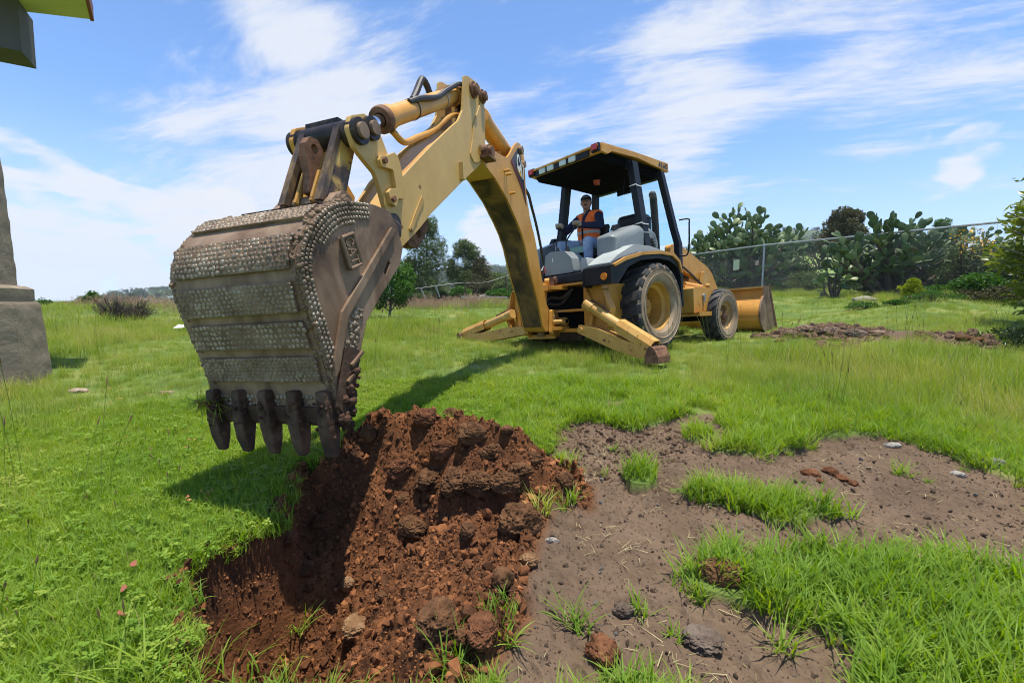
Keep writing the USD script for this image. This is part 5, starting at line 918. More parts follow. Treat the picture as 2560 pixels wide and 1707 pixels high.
def clodmat():
    n = {'ge': ('geometry', {}), 'oi': ('object_info', {}), 'n1': ('noise_texture', {'scale': 5.0, 'detail': 6.0, 'roughness': .62}), 'n2': ('noise_texture', {'scale': 60.0, 'detail': 6.0, 'roughness': .7}),
         'a': ('math', {'math_type': 'multiply', 'value2': .46}), 'b': ('math', {'math_type': 'multiply', 'value2': .24}), 'c': ('math', {'math_type': 'multiply', 'value2': .30}), 's': ('math', {'math_type': 'add'}), 's2': ('math', {'math_type': 'add'}),
         'rp': ('rgb_ramp', {'ramp': [(0.24, (0.0307, 0.0173, 0.0106)), (0.38, (0.0741, 0.0333, 0.0169)), (0.50, (0.1468, 0.0593, 0.0254)), (0.62, (0.2426, 0.0988, 0.0391)), (0.76, (0.3447, 0.1605, 0.0698))]}),
         'bp': ('bump', {'strength': .8, 'distance': .006}), 'p': ('principled_bsdf', {'roughness': .95, 'specular_ior_level': .1})}
    l = [('ge.position', 'n1.vector'), ('ge.position', 'n2.vector'), ('n1.fac', 'a.value1'), ('oi.random', 'b.value1'), ('n2.fac', 'c.value1'), ('a.value', 's.value1'), ('b.value', 's.value2'), ('s.value', 's2.value1'), ('c.value', 's2.value2'), ('s2.value', 'rp.fac'), ('rp.color', 'p.base_color'), ('n2.fac', 'bp.height'), ('bp.normal', 'p.normal')]
    return mat('crumbly_soil', n, l)
M['clod'] = clodmat()
def soilmat(name, cols, sc=18):
    M[name] = nmat(name, cols, sc, 8, .95, bump=1.0, bscale=70, spec=.1)
soilmat('red_clod', [(0.28, (0.0450, 0.0210, 0.0120)), (0.5, (0.1200, 0.0510, 0.0248)), (0.72, (0.2025, 0.0900, 0.0435))])
soilmat('dark_clod', [(0.28, (0.0401, 0.0221, 0.0114)), (0.5, (0.1003, 0.0497, 0.0243)), (0.72, (0.1874, 0.0938, 0.0446))])
soilmat('grey_clod', [(0.28, (0.0675, 0.0488, 0.0375)), (0.5, (0.1200, 0.0900, 0.0690)), (0.72, (0.1800, 0.1425, 0.1125))])
soilmat('soil_crumb', [(0.28, (0.1071, 0.0731, 0.0510)), (0.5, (0.1764, 0.1218, 0.0851)), (0.72, (0.2520, 0.1827, 0.1305))])
soilmat('rooty_soil', [(0.28, (0.0880, 0.0558, 0.0362)), (0.5, (0.1920, 0.1240, 0.0798)), (0.72, (0.3200, 0.2170, 0.1450))])
soilmat('tan_clod', [(0.28, (0.1050, 0.0562, 0.0270)), (0.5, (0.2100, 0.1200, 0.0600)), (0.72, (0.2850, 0.1875, 0.1050))])
soilmat('pale_stone', [(0.28, (0.19, 0.17, 0.145)), (0.5, (0.29, 0.265, 0.23)), (0.72, (0.38, 0.35, 0.31))])
soilmat('grey_stone', [(0.28, (0.15, 0.135, 0.12)), (0.5, (0.24, 0.22, 0.20)), (0.72, (0.33, 0.31, 0.28))])
soilmat('pink_stone', [(0.28, (0.22, 0.155, 0.115)), (0.5, (0.34, 0.25, 0.19)), (0.72, (0.45, 0.35, 0.28))])

def scatter(name, poly_fn, n, box, smin, smax, power, protos, material, sink=.35, label=None, cat=None, seed=1, flat_=1.0):
    g = np.random.default_rng(seed); x = g.uniform(box[0], box[1], n * 6); y = g.uniform(box[2], box[3], n * 6); k = poly_fn(x, y); x, y = x[k][:n], y[k][:n]; n = len(x)
    s = smin * (1 - g.random(n) * (1 - (smin / smax) ** power)) ** (-1 / power); z = zground(x, y) + s * (1 - 2 * sink) * .6
    path = uniq('/World', name); UsdGeom.PointInstancer.Define(stage, path); ps = []
    for i in range(protos): v, f = clod(100 + i + seed * 13, 2 if smax < .05 else 3); ps.append(part(path, 'shape', (v, f), material, smooth=28))
    q = quats(g.uniform(0, 6.28, n), g.uniform(0, 1.4, n), g.uniform(0, 6.28, n))
    instancer(path, ps, g.integers(0, protos, n), np.stack([x, y, z], 1), q, np.stack([s, s, s * flat_], 1))
    meta(stage.GetPrimAtPath(path), label, cat, kind='stuff')
bxr = (RED.bounds[0] - .1, RED.bounds[2] + .12, RED.bounds[1], RED.bounds[3] + .1); REDB = RED.buffer(.05)
scatter('loose_soil', lambda x, y: inside(REDB, x, y), 30000, bxr, .0034, .034, 2.2, 10, 'clod', .38, 'loose red and dark crumbs of dug earth around the pit', 'soil', 3)
scatter('soil_crumbs', lambda x, y: soil_mask(x, y)[1], 8000, (-.3, 4.6, .9, 4.6), .002, .014, 2.4, 5, 'soil_crumb', .25, 'small crumbs and pebbles scattered over the bare brown soil', 'soil', 7)
scatter('pebbles', lambda x, y: soil_mask(x, y)[1], 260, (-.3, 4.6, .9, 4.6), .004, .016, 2.2, 4, 'pale_stone', .2, 'tiny pale pebbles on the bare soil', 'pebbles', 9, .7)
ROOTY = gpoly([(1250, 1045), (1265, 985), (1340, 960), (1440, 985), (1530, 970), (1600, 1010), (1540, 1060), (1400, 1090), (1300, 1110)])
scatter('soil_crumbs', lambda x, y: inside(ROOTY, x, y), 900, (-.1, 1.6, 1.9, 3.6), .006, .034, 2.0, 6, 'rooty_soil', .35, 'rough crumbled soil between the heap and the far grass', 'soil', 17)

def far_ok(x, y):
    o = np.zeros(len(x), bool)
    for p, q, s in FARSOIL[:5]: o |= ((x - p) / s) ** 2 + ((y - q) / s) ** 2 < .75
    return o
_fx, _fy = [p[0] for p in FARSOIL[:5]], [p[1] for p in FARSOIL[:5]]
scatter('soil_crumbs', far_ok, 900, (min(_fx) - 1, max(_fx) + 1, min(_fy) - 1, max(_fy) + 1), .012, .07, 2.0, 6, 'rooty_soil', .3, 'broken earth of the turned patch beside the loader bucket', 'soil', 19)
def lump(name, px, py, r, m_, label, cat, sq=(1, 1, 1), seed=0, lift=.25, group=None, world=None, sub=4):
    if world is None: a = ghit(px, py, zground)[0]; x, y, z = a
    else: x, y, z = world
    v, f = clod(300 + seed, 5 if r > .05 and np.hypot(x, y) < 4 else sub, .5); v = v * np.array(sq) * r
    p = solo(name, (v + [x, y, z + lift * r * sq[2]], f), m_, label, cat, group, smooth=60); return p
CL = [(950, 1215 - 0, .085, 'dark_clod', 'large dark clod half buried at the middle of the loose earth'), (1190, 1215, .11, 'dark_clod', 'big dark grey-brown clod at the right edge of the dug earth'), (818, 1445, .062, 'tan_clod', 'orange-brown clod with a pale flat top low in the pit'), (1105, 1455, .060, 'red_clod', 'bright red lump beside the grass tuft at the bottom of the heap'),
      (1060, 1468, .036, 'dark_clod', 'small rooty brown clod left of the bright red lump'), (1010, 1430, .075, 'dark_clod', 'wide dark clod above the small rooty clod'), (1298, 1118, .062, 'dark_clod', 'dark clod at the far right tip of the heap'), (1225, 1060, .05, 'dark_clod', 'dark lump on the right shoulder of the heap'),
      (878, 952, .035, 'red_clod', 'small upright red lump standing on the left end of the heap'), (845, 1000, .055, 'dark_clod', 'rooty dark clod hanging at the left end of the heap'), (1165, 990, .04, 'dark_clod', 'isolated dark clod behind the heap on the grass edge'), (1040, 960, .075, 'dark_clod', 'square dark block crowning the heap'), (975, 962, .075, 'red_clod', 'reddish crumbly block on the top left of the heap'), (1085, 1000, .08, 'dark_clod', 'dark crumbly block on the top right of the heap'),
      (800, 1350, .040, 'tan_clod', 'tan crumbling clod tumbling down the middle of the pit'), (1215, 1290, .034, 'tan_clod', 'pale orange stone at the soil edge beside the pit'), (700, 1310, .045, 'red_clod', 'red clod in the shaded bottom of the pit'), (1155, 1330, .04, 'dark_clod', 'rounded dark clod on the right lip of the pit'), (930, 1150, .05, 'dark_clod', 'dark stone-like clod below the heap in the sunlit slope'), (1020, 1200, .04, 'red_clod', 'reddish clod on the sunlit slope below the heap'),
      (880, 1370, .03, 'dark_clod', 'dark clod just right of the tumbling tan clod'), (1075, 1225, .045, 'dark_clod', 'black-brown clod in the middle right of the slope'), (660, 1240, .05, 'red_clod', 'red clod stuck in the shaded pit wall'), (735, 1200, .05, 'red_clod', 'shaded red clod under the bucket shadow edge')]
CL += [(985, 1112, .085, 'dark_clod', 'crumbly block at the left of the undercut front of the heap'), (1045, 1120, .10, 'dark_clod', 'largest crumbly block overhanging the dark hollow in the heap'), (1108, 1126, .095, 'dark_clod', 'crumbly block overhanging the right half of the dark hollow'), (1165, 1122, .075, 'dark_clod', 'dark block right of the hollow on the heap'), (920, 1085, .07, 'red_clod', 'reddish crumbly block at the shaded left flank of the heap'), (1015, 1045, .075, 'red_clod', 'reddish block in the middle of the heap crest'), (1130, 1050, .07, 'dark_clod', 'dark block on the upper right flank of the heap'), (1195, 1090, .06, 'dark_clod', 'dark crumbly block low on the right flank of the heap')]
for i, (a, b_, r, m_, lb) in enumerate(CL): lump('soil_clod', a, b_, r * .84, m_, lb, 'soil clod', (1, 1, .85), i, .45 if i >= 24 else .22 if i != 14 else .8)
for a, b_, r, lb in ((1862, 1090, .045, 'largest red lump of the row on the bare soil'), (1905, 1085, .040, 'red lump second from the left on the bare soil'), (1935, 1102, .032, 'flat red lump right of the two large ones on the soil'), (1885, 1105, .020, 'small red crumb below the largest red lump'), (1960, 1112, .022, 'last red crumb at the right end of the row')):
    lump('soil_clod', a, b_, r, 'red_clod', lb, 'soil clod', (1, 1, .6), int(a) % 37, .3)
lump('soil_clod', 1385, 1505, .045, 'red_clod', 'red crumbly clod behind the grass clump at the bottom edge', 'soil clod', (1, 1, .8), 55, .4)
lump('soil_clod', 1430, 1408, .030, 'grey_clod', 'pale rounded clod between two small grass tufts', 'soil clod', (1, 1, .8), 56, .4)
lump('soil_clod', 1610, 1470, .055, 'grey_clod', 'low dark earth lump on the bare soil near the bottom', 'soil clod', (1.2, 1, .4), 57, .2)
for a, b_, r, m_, lb, sq, sd in ((2052, 1026, .045, 'pale_stone', 'pale flat stone at the far grass edge of the bare soil', (1.1, .7, .45), 61), (1625, 1320, .045, 'tan_clod', 'orange stone beside the dark lump on the soil ridge', (1, .8, .8), 62), (1660, 1328, .055, 'dark_clod', 'dark lump beside the orange stone on the soil ridge', (1.2, .9, .7), 63), (1268, 1244, .020, 'pale_stone', 'small white stone near the big dark clod', (1.2, .8, .6), 64), (1155, 1310, .014, 'grey_stone', 'blue-grey pebble at the edge of the dug earth', (1, .8, .6), 65),
                              (2278, 1068, .05, 'grey_stone', 'grey stone in the grass edge at the right of the bare soil', (1.2, .8, .6), 66), (2200, 1092, .03, 'pale_stone', 'small pale stone near the right grass tuft', (1, .8, .6), 67), (178, 900, .075, 'pink_stone', 'flat pinkish stone lying in the grass near the pillar', (1.2, .6, .35), 68), (380, 902, .055, 'pink_stone', 'thin pale stone in the grass left of the bucket', (1.3, .6, .25), 69), (65, 890, .05, 'pink_stone', 'small stone against the foot of the pillar', (1, .8, .7), 70),
                              (1984, 692, .22, 'pale_stone', 'pale stone in the far grass by the cactus', (1.3, .8, .5), 71), (1115, 645, .45, 'pale_stone', 'white boulder under the leafless tree by the far fence', (1.4, 1, .8), 72), (1615, 1310, .03, 'tan_clod', 'small tan stone left of the orange stone', (1, .8, .7), 73)):
    lump('stone', a, b_, r, m_, lb, 'stone', sq, sd, .35, world=(PX(1115, 34), 34., zg1(PX(1115, 34), 34.)) if sd == 72 else None)
for i, (a, b_, r, lb) in enumerate(((1850, 762, .20, 'largest clod of the turned earth beside the loader bucket'), (1905, 766, .17, 'dark clod in the middle of the turned earth by the loader bucket'), (1820, 768, .13, 'clod nearest the loader bucket in the turned earth'), (1968, 770, .15, 'pale rounded clod at the right of the turned earth'), (2018, 768, .11, 'dark clod standing alone right of the turned earth'), (1935, 768, .12, 'low clod between the two larger ones in the turned earth'), (2215, 780, .12, 'dark earth lump in the grass at the far right'), (2250, 784, .09, 'smaller earth lump right of the dark lump in the far grass'), (1790, 786, .08, 'small dark crumb of earth in the grass below the loader bucket'))):
    lump('soil_clod', a, b_, r * .75, ('soil_crumb', 'grey_clod')[i % 2] if i < 6 else 'dark_clod', lb, 'soil clod', (1.3, 1, .6), 80 + i, .3)
# a flat piece of white rubbish, a low concrete slab, dry leaves
a = ghit(415, 767, zground)[0]; b = MB(); v = np.array([[-.09, -.05, 0], [.08, -.06, .01], [.10, .05, .05], [-.07, .06, .06]]); b.hexa(v + a + [0, 0, .10], v + a + [0, 0, .104]); M['paper'] = flat('white_paper', (.75, .76, .74), .7); solo('paper_scrap', b, 'paper', 'white sheet of paper lying in the grass left of the bucket', 'paper')
y = 30.0; b = MB(); b.box((PX(1112, y), y, ZP(681, y) - .06), (3.0, .5, .12)); M['slab'] = flat('pale_concrete', (.45, .44, .40), .9, bump=.2); solo('concrete_slab', b, 'slab', 'low pale concrete slab in the grass beside the boom, far off', 'slab')
M['dry_leaf'] = flat('red_dry_leaf', (.25, .085, .045), .7)
for a, b_, lb in ((282, 1446, 'pale red fallen leaf lowest in the left grass'), (286, 1386, 'orange fallen leaf above the lowest one in the left grass'), (308, 1327, 'red-brown fallen leaf nearest the pit in the left grass')):
    p = ghit(a, b_, zground)[0] + [0, 0, .05]; m_ = MB(); t = np.linspace(-1, 1, 7); top = np.stack([t * .022, .010 * (1 - t ** 2), .004 * t ** 2], 1); bot = np.stack([t * .022, -.010 * (1 - t ** 2), .004 * t ** 2], 1)
    R_ = Rz(a * .7) @ Rx(.5); vv = np.vstack([top, bot, top - [0, 0, .0012], bot - [0, 0, .0012]]) @ R_.T + p; f = []
    for k in range(6): f += [[k, k + 7, k + 8, k + 1], [k + 14, k + 15, k + 22, k + 21], [k, k + 1, k + 15, k + 14], [k + 7, k + 21, k + 22, k + 8]]
    m_.add(vv, f); solo('fallen_leaf', m_, 'dry_leaf', lb, 'leaf')

# ---------------------------------------------------------------- grass
def blades(g, n, rad, hmin, hmax, wid, lean, curl, seg=3):
    V, F, k = [], [], 0
    for _ in range(n):
        a = g.uniform(0, 6.283); r = rad * math.sqrt(g.random()); base = np.array([r * math.cos(a), r * math.sin(a), 0]); h = g.uniform(hmin, hmax); d = g.uniform(0, 6.283); out = np.array([math.cos(d), math.sin(d), 0]); sd = np.array([-out[1], out[0], 0]); l0 = g.uniform(.1, lean); c = g.uniform(.3, 1) * curl; w = wid * g.uniform(.7, 1.3); tw = g.uniform(-.6, .6)
        p = base.copy(); th = l0
        for s in range(seg + 1):
            ww = w * (1 - (s / seg) ** 1.6) * .5; sdd = sd * math.cos(tw * s / seg) + np.array([0, 0, 1]) * math.sin(tw * s / seg)
            if s < seg: V += [p - sdd * ww, p + sdd * ww]
            else: V += [p]
            p = p + (out * math.sin(th) + np.array([0, 0, math.cos(th)])) * (h / seg); th += c / seg
        for s in range(seg - 1): F += [[k + 2 * s, k + 2 * s + 1, k + 2 * s + 3], [k + 2 * s, k + 2 * s + 3, k + 2 * s + 2]]
        F += [[k + 2 * seg - 2, k + 2 * seg - 1, k + 2 * seg]]; k += 2 * seg + 1
    return np.array(V), np.array(F)
def clover(g, n, rad, h):
    V, F, k = [], [], 0
    for _ in range(n):
        a = g.uniform(0, 6.283); r = rad * math.sqrt(g.random()); hh = g.uniform(.4, 1) * h; c = np.array([r * math.cos(a), r * math.sin(a), hh])
        for j in range(3):
            b_ = a + j * 2.094 + g.uniform(-.3, .3); o = np.array([math.cos(b_), math.sin(b_), g.uniform(-.5, .3)]); s = np.array([-o[1], o[0], 0]); L_ = g.uniform(.007, .014)
            V += [c, c + o * L_ * .6 + s * L_ * .45, c + o * L_ * 1.2, c + o * L_ * .6 - s * L_ * .45]; F += [[k, k + 3, k + 2], [k, k + 2, k + 1]]; k += 4
    return np.array(V), np.array(F)
def stalks(g, n, rad, hmin, hmax, head, thick=.0016, kind=0):
    b = MB(); hd = MB()
    for _ in range(n):
        a = g.uniform(0, 6.283); r = rad * math.sqrt(g.random()); p0 = np.array([r * math.cos(a), r * math.sin(a), 0]); h = g.uniform(hmin, hmax); d = g.uniform(0, 6.283); o = np.array([math.cos(d), math.sin(d), 0]); ln = g.uniform(.05, .25)
        pts = [p0 + o * ln * h * t * t + [0, 0, h * t] for t in (0, .35, .7, 1)]; b.tube(pts, thick, 3, False); tip = pts[-1]; dr = pts[-1] - pts[-2]; dr /= np.linalg.norm(dr)
        if kind == 0: hd.tube([tip, tip + dr * head * .35, tip + dr * head * .7, tip + dr * head], [thick, thick * 2.6, thick * 2.2, thick * .4], 4, False)
        else:
            for q in range(7): e = np.array([g.normal(), g.normal(), g.normal() * .5 + .4]); e /= np.linalg.norm(e); hd.tube([tip - dr * head * .1 * q, tip - dr * head * .1 * q + e * head * .5], [thick * .9, thick * .5], 3, False)
    return b.get(), hd.get()
GC = lambda name, cols, tr=.40, sc=.9, bias=.35: leafmat(name, cols, tr, .55, sc, 'instance', bias=bias)
M['grass_lawn'] = GC('lawn_blades', [(0.25, (0.1265, 0.2300, 0.0231)), (0.45, (0.1898, 0.3100, 0.0336)), (0.62, (0.2645, 0.3600, 0.0473)), (0.80, (0.3680, 0.3700, 0.0893))], .45)
M['grass_coarse'] = GC('coarse_blades', [(0.25, (0.1299, 0.2350, 0.0231)), (0.5, (0.1977, 0.3200, 0.0357)), (0.7, (0.2712, 0.3600, 0.0473)), (0.85, (0.4068, 0.3600, 0.1155))], .45)
M['grass_meadow'] = GC('meadow_blades', [(0.30, (0.1544, 0.2350, 0.0356)), (0.47, (0.2260, 0.3100, 0.0499)), (0.62, (0.3088, 0.3500, 0.0736)), (0.80, (0.4190, 0.3500, 0.1425))], .45, .95, .25)
M['grass_dry'] = GC('dry_blades', [(0.3, (0.36, 0.30, 0.15)), (0.7, (0.52, 0.45, 0.25))], .4)
M['grass_pink'] = GC('pink_seed_heads', [(0.3, (0.42, 0.26, 0.19)), (0.7, (0.56, 0.38, 0.29))], .4)
M['seed'] = GC('brown_seed_heads', [(0.3, (0.1900, 0.1045, 0.0570)), (0.7, (0.3800, 0.2280, 0.1140))], .2)
M['petal'] = flat('orange_petals', (0.50, 0.16, 0.06), .6)
M['fencewood'] = flat('woody_stem', (.10, .075, .055), .9)

def field(name, label, protos, x, y, g, smin, smax, tilt=.18, sink=.012, cat='grass', hscale=None):
    n = len(x); path = uniq('/World', name); UsdGeom.PointInstancer.Define(stage, path); ps = []
    for item in protos:
        if len(item) == 2: ps.append(part(path, 'tuft', item[0], item[1], smooth=False))
        else:
            X = UsdGeom.Xform.Define(stage, uniq(path, 'tuft')); q = str(X.GetPath()); ps.append(q)
            for mesh_, m_ in zip(item[0::2], item[1::2]): part(q, 'blades', mesh_, m_, smooth=False)
    z = zground(x, y) - sink; s = g.uniform(smin, smax, n) * (1 if hscale is None else hscale)
    instancer(path, ps, g.integers(0, len(ps), n), np.stack([x, y, z], 1), quats(g.uniform(0, 6.28, n), g.uniform(0, tilt, n), g.uniform(0, 6.28, n)), np.stack([s, s, s * g.uniform(.8, 1.2, n)], 1))
    meta(stage.GetPrimAtPath(path), label, cat, kind='stuff')

def sample(g, r0, r1, dens, tmax=1.28):
    """even cover over the sector of ground between two distances"""
    a = math.atan(tmax); n = int(dens * a * (r1 ** 2 - r0 ** 2)); r = np.sqrt(g.uniform(r0 ** 2, r1 ** 2, n)); t = g.uniform(-a, a, n); return r * np.sin(t), r * np.cos(t)
PILLAR = Polygon([(-4.36, 4.03), (-4.83, 4.80), (-5.60, 4.33), (-5.13, 3.56)]).buffer(.02)
def grassy(x, y, jit=.05):
    ok = ~inside(PILLAR, x, y); k = np.where((np.hypot(x, y) < 6.5) & (y > .2))[0]
    if len(k): a, b_ = soil_mask(x[k], y[k], jit); rd = inside(RED, x[k], y[k]); ok[k] &= ~(a | b_ | rd)
    for p, q, s in FARSOIL: ok &= ((x - p) / s) ** 2 + ((y - q) / s) ** 2 + 1.2 * (meshkit.fbm(np.stack([x * 2.5, y * 2.5, 0 * x], -1), 3, 41) - .5) > .55
    return ok
g = np.random.default_rng(11)
lawnP = [(blades(g, 46, .055, .030, .075, .0042, .9, 1.2), 'grass_lawn') for _ in range(5)] + [(*clover(g, 40, .06, .055), 'x')[:2] for _ in range(0)]
lawnP += [(blades(g, 42, .055, .03, .085, .0042, .9, 1.0), 'grass_lawn', clover(g, 14, .06, .05), 'grass_lawn'), (blades(g, 36, .055, .03, .08, .0040, .9, 1.1), 'grass_lawn', blades(g, 6, .055, .03, .075, .003, 1.3, .8), 'grass_dry')]
coarseP = [(blades(g, 30, .05, .06, .155, .0068, .75, 1.1, 4), 'grass_coarse') for _ in range(6)] + [(blades(g, 26, .05, .06, .15, .006, .8, 1.1, 4), 'grass_coarse', blades(g, 6, .05, .04, .12, .004, 1.0, 1.0), 'grass_dry') for _ in range(2)]
meadP = [(blades(g, 34, .09, .08, .24, .0045, .55, .8), 'grass_meadow') for _ in range(5)] + [(blades(g, 26, .09, .08, .26, .0045, .5, .7), 'grass_meadow', blades(g, 6, .09, .10, .30, .003, .5, .6), 'grass_dry') for _ in range(2)]
farP = [(blades(g, 40, .26, .12, .40, .011, .45, .6), 'grass_meadow') for _ in range(5)] + [(blades(g, 30, .26, .12, .42, .011, .4, .6), 'grass_meadow', blades(g, 8, .26, .2, .48, .007, .4, .5), 'grass_dry') for _ in range(2)]
def right_w(x, y):                                         # how coarse the grass is: short lawn at the left, long grass at the right
    return sstep(-.25, .45, x / np.maximum(y, .3) + .18 * (meshkit.fbm(np.stack([x * .9, y * .9, 0 * x], -1), 3, 71) - .5))
x, y = sample(g, .75, 4.6, 1500); k = grassy(x, y); x, y = x[k], y[k]; w = right_w(x, y); u = g.random(len(x)); near_r = np.hypot(x, y)
lawn = u > w; thin = g.random(len(x)) < np.interp(near_r, [.8, 2, 4.6], [1, .85, .5])
field('lawn_grass', 'short bright green grass and clover covering the left foreground', lawnP, x[lawn & thin], y[lawn & thin], g, .75, 1.25, .25)
co = (~lawn) & (g.random(len(x)) < .42) & thin
field('coarse_grass', 'longer bright green grass in the right foreground and its islands in the soil', coarseP, x[co], y[co], g, .65, 1.2, .25)
x, y = sample(g, 2.8, 12, 150); k = grassy(x, y); x, y = x[k], y[k]; r = np.hypot(x, y); k = g.random(len(x)) < np.interp(r, [2.8, 4.4, 7, 12], [.1, 1, .75, .45]); x, y, r = x[k], y[k], r[k]
lush = meshkit.fbm(np.stack([x * .45, y * .45, 0 * x], -1), 3, 81); hs = np.interp(lush, [.32, .5, .66], [.50, .85, 1.45]) * np.interp(r, [3, 4.5, 6, 9], [.55, .85, 1.05, .95]) * np.where(x / y > .25, .78, 1.1) * np.where(x / y < -.45, .62, 1.0)
field('meadow_grass', 'green meadow grass around the machine', meadP, x, y, g, .8, 1.15, .22, hscale=hs)
x, y = sample(g, 9.5, 42, 17); k = grassy(x, y); x, y = x[k], y[k]; r = np.hypot(x, y); k = g.random(len(x)) < np.interp(r, [9.5, 14, 42], [.6, 1, .35]); x, y = x[k], y[k]
lush = meshkit.fbm(np.stack([x * .25, y * .25, 0 * x], -1), 3, 82); hs = np.interp(lush, [.3, .5, .7], [.35, .6, .95]) * np.interp(x / y, [-.6, 0, .35, .5], [.85, .95, .8, .62]) * np.where((np.abs(x / y - .62) < .12) & (y < 14), .7, 1)
field('far_meadow', 'rough grass of the far meadow up to the fence and the crest', farP, x, y, g, .8, 1.2, .2, hscale=hs)
# seed stalks, pink grass, little orange flowers
pk = [(*sum(([a_, m_] for a_, m_ in zip(stalks(g, 26, .5, .20, .46, .13, .003, 1), ('grass_dry', 'grass_pink'))), []),) for _ in range(4)]
x, y = sample(g, 14, 32, 1.1, .95); t = x / y; nz = meshkit.fbm(np.stack([x * .3, y * .3, 0 * x], -1), 3, 91); k = grassy(x, y) & (((t > -.42) & (t < .02) & (nz > .42)) | ((t < -.62) & (y < 20) & (nz > .52)) | ((t > -.85) & (t < -.6) & (nz > .45) & (y < 24)))
field('pink_grass', 'hazy pinkish seeding grass in the far meadow', pk, x[k], y[k], g, .7, 1.1, .2)
sp = [(*sum(([a_, m_] for a_, m_ in zip(stalks(g, 3, .06, .28, .62, .05, .0014, 0), ('grass_meadow', 'seed'))), []),) for _ in range(6)]
stw = [((v * [1.6, 1.6, .25] + [0, 0, .004], f_), 'grass_dry') for v, f_ in (blades(g, 7, .05, .03, .09, .0022, 1.5, .3) for _ in range(5))]
x, y = g.uniform(-.2, 4.6, 1500), g.uniform(.9, 4.6, 1500); k = soil_mask(x, y)[1] & (g.random(1500) < .35); field('dry_straw', 'bits of dry straw and roots lying on the bare soil', stw, x[k], y[k], g, .4, 1.1, .1, sink=0.0, cat='straw')
x, y = sample(g, 2.6, 9, 3.2); t = x / y; nz = meshkit.fbm(np.stack([x * .8, y * .8, 0 * x], -1), 3, 92); k = grassy(x, y) & (((t > .2) & (y < 6.2) & (nz > .42)) | ((t > -.5) & (nz > .56)) | (nz > .63))
field('seed_stalks', 'thin brown-headed grass stalks standing above the meadow', sp, x[k], y[k], g, .7, 1.15, .2)
sp2 = [(*sum(([a_, m_] for a_, m_ in zip(stalks(g, 2, .05, .10, .20, .028, .0011, 0), ('grass_lawn', 'seed'))), []),) for _ in range(5)]
x, y = sample(g, 1.2, 3.6, 9.0); k = grassy(x, y) & (x / y < -.25); field('seed_stalks', 'short dark-headed stalks in the left lawn', sp2, x[k], y[k], g, .7, 1.2, .3)
fl = [clover(g, 3, .03, .10) for _ in range(3)]; fl = [((v * [1, 1, 1] + [0, 0, .02], f), 'petal') for v, f in fl]
x, y = sample(g, 2.0, 7.5, 7); t = x / y; nz = meshkit.fbm(np.stack([x * .9, y * .9, 0 * x], -1), 3, 93); k = grassy(x, y) & (((t < -.35) & (nz > .46)) | ((t > .35) & (nz > .6))); field('small_flowers', 'tiny orange-red flowers dotted through the grass', fl, x[k], y[k], g, .45, .85, .4, cat='flowers')
x, y = g.uniform(-.3, 4.8, 9000), g.uniform(.9, 4.8, 9000); k = grassy(x, y, .20) & soil_mask(x, y, .035)[1] & (g.random(9000) < .42); field('sparse_grass', 'sparse small grass shoots creeping from the edges into the bare soil', coarseP, x[k], y[k], g, .28, .62, .4)
# single tufts on the bare soil: each one a plant of its own
TF = [(1330, 1440, 1.1, 'spreading grass tuft on the bare soil left of the pale clod'), (1468, 1405, .75, 'small grass tuft on the bare soil right of the pale clod'), (1245, 1175, 1.15, 'grass tuft growing against the right edge of the dug earth'), (1310, 1150, .9, 'grass tuft with dry straw beside the dark clod at the heap tip'), (2072, 1090, 1.1, 'lone grass tuft in the far part of the bare soil'), (1548, 1462, .6, 'thin wispy grass tuft on the bare soil'), (1610, 1385, .8, 'grass tuft at the left end of the large grass island'), (1800, 1490, 1.0, 'sprawling grass runner on the soil at the bottom right'), (1165, 1470, .8, 'grass tuft tucked under the bright red lump'), (1040, 1530, 1.1, 'grass tuft at the bottom edge below the heap'), (690, 1440, 1.0, 'thin grass tuft growing on the near lip of the pit'), (1480, 1085, 1.2, 'grass tuft at the left tip of the long grass island'), (2130, 1110, .6, 'small flat tuft on the bare soil at the right'), (1615, 985, 1.1, 'grassy sod clump turned up at the far soil edge'), (1405, 1035, .7, 'small tuft on the crumbly soil behind the heap')]
for i, (a, b_, s, lb) in enumerate(TF):
    p = ghit(a, b_, zground)[0]; gg = np.random.default_rng(700 + i); T = thing('grass_tuft', lb, 'grass tuft', loc=p - [0, 0, .01])
    v, f = blades(gg, int(26 * s) + 8, .035 * s, .06 * s, .15 * s, .0062, .95, 1.2, 4); part(T, 'blades', (v, f), 'grass_coarse', smooth=False)
    if i in (3, 0, 7, 13): v, f = blades(gg, 14, .05, .05, .13, .003, 1.3, .8); part(T, 'dry_straw', (v, f), 'grass_dry', smooth=False)
# long arching blades at the bottom edge over the pit
for i, (a, b_, s, lb) in enumerate(((560, 1545, 1.0, 'tuft of long arching grass blades in front of the pit'), (330, 1560, .9, 'long grass tuft at the bottom left corner of the pit'), (480, 1560, .9, 'low long-bladed tuft between the two front tufts'), (640, 1560, .8, 'rightmost long-bladed tuft at the near pit edge'))):
    p = ghit(a, b_, zground)[0]; gg = np.random.default_rng(740 + i); T = thing('grass_tuft', lb, 'grass tuft', loc=p - [0, 0, .01]); v, f = blades(gg, 16, .06, .10 * s, .26 * s, .006, .7, 1.6, 6); part(T, 'blades', (v, f), 'grass_coarse', smooth=False)
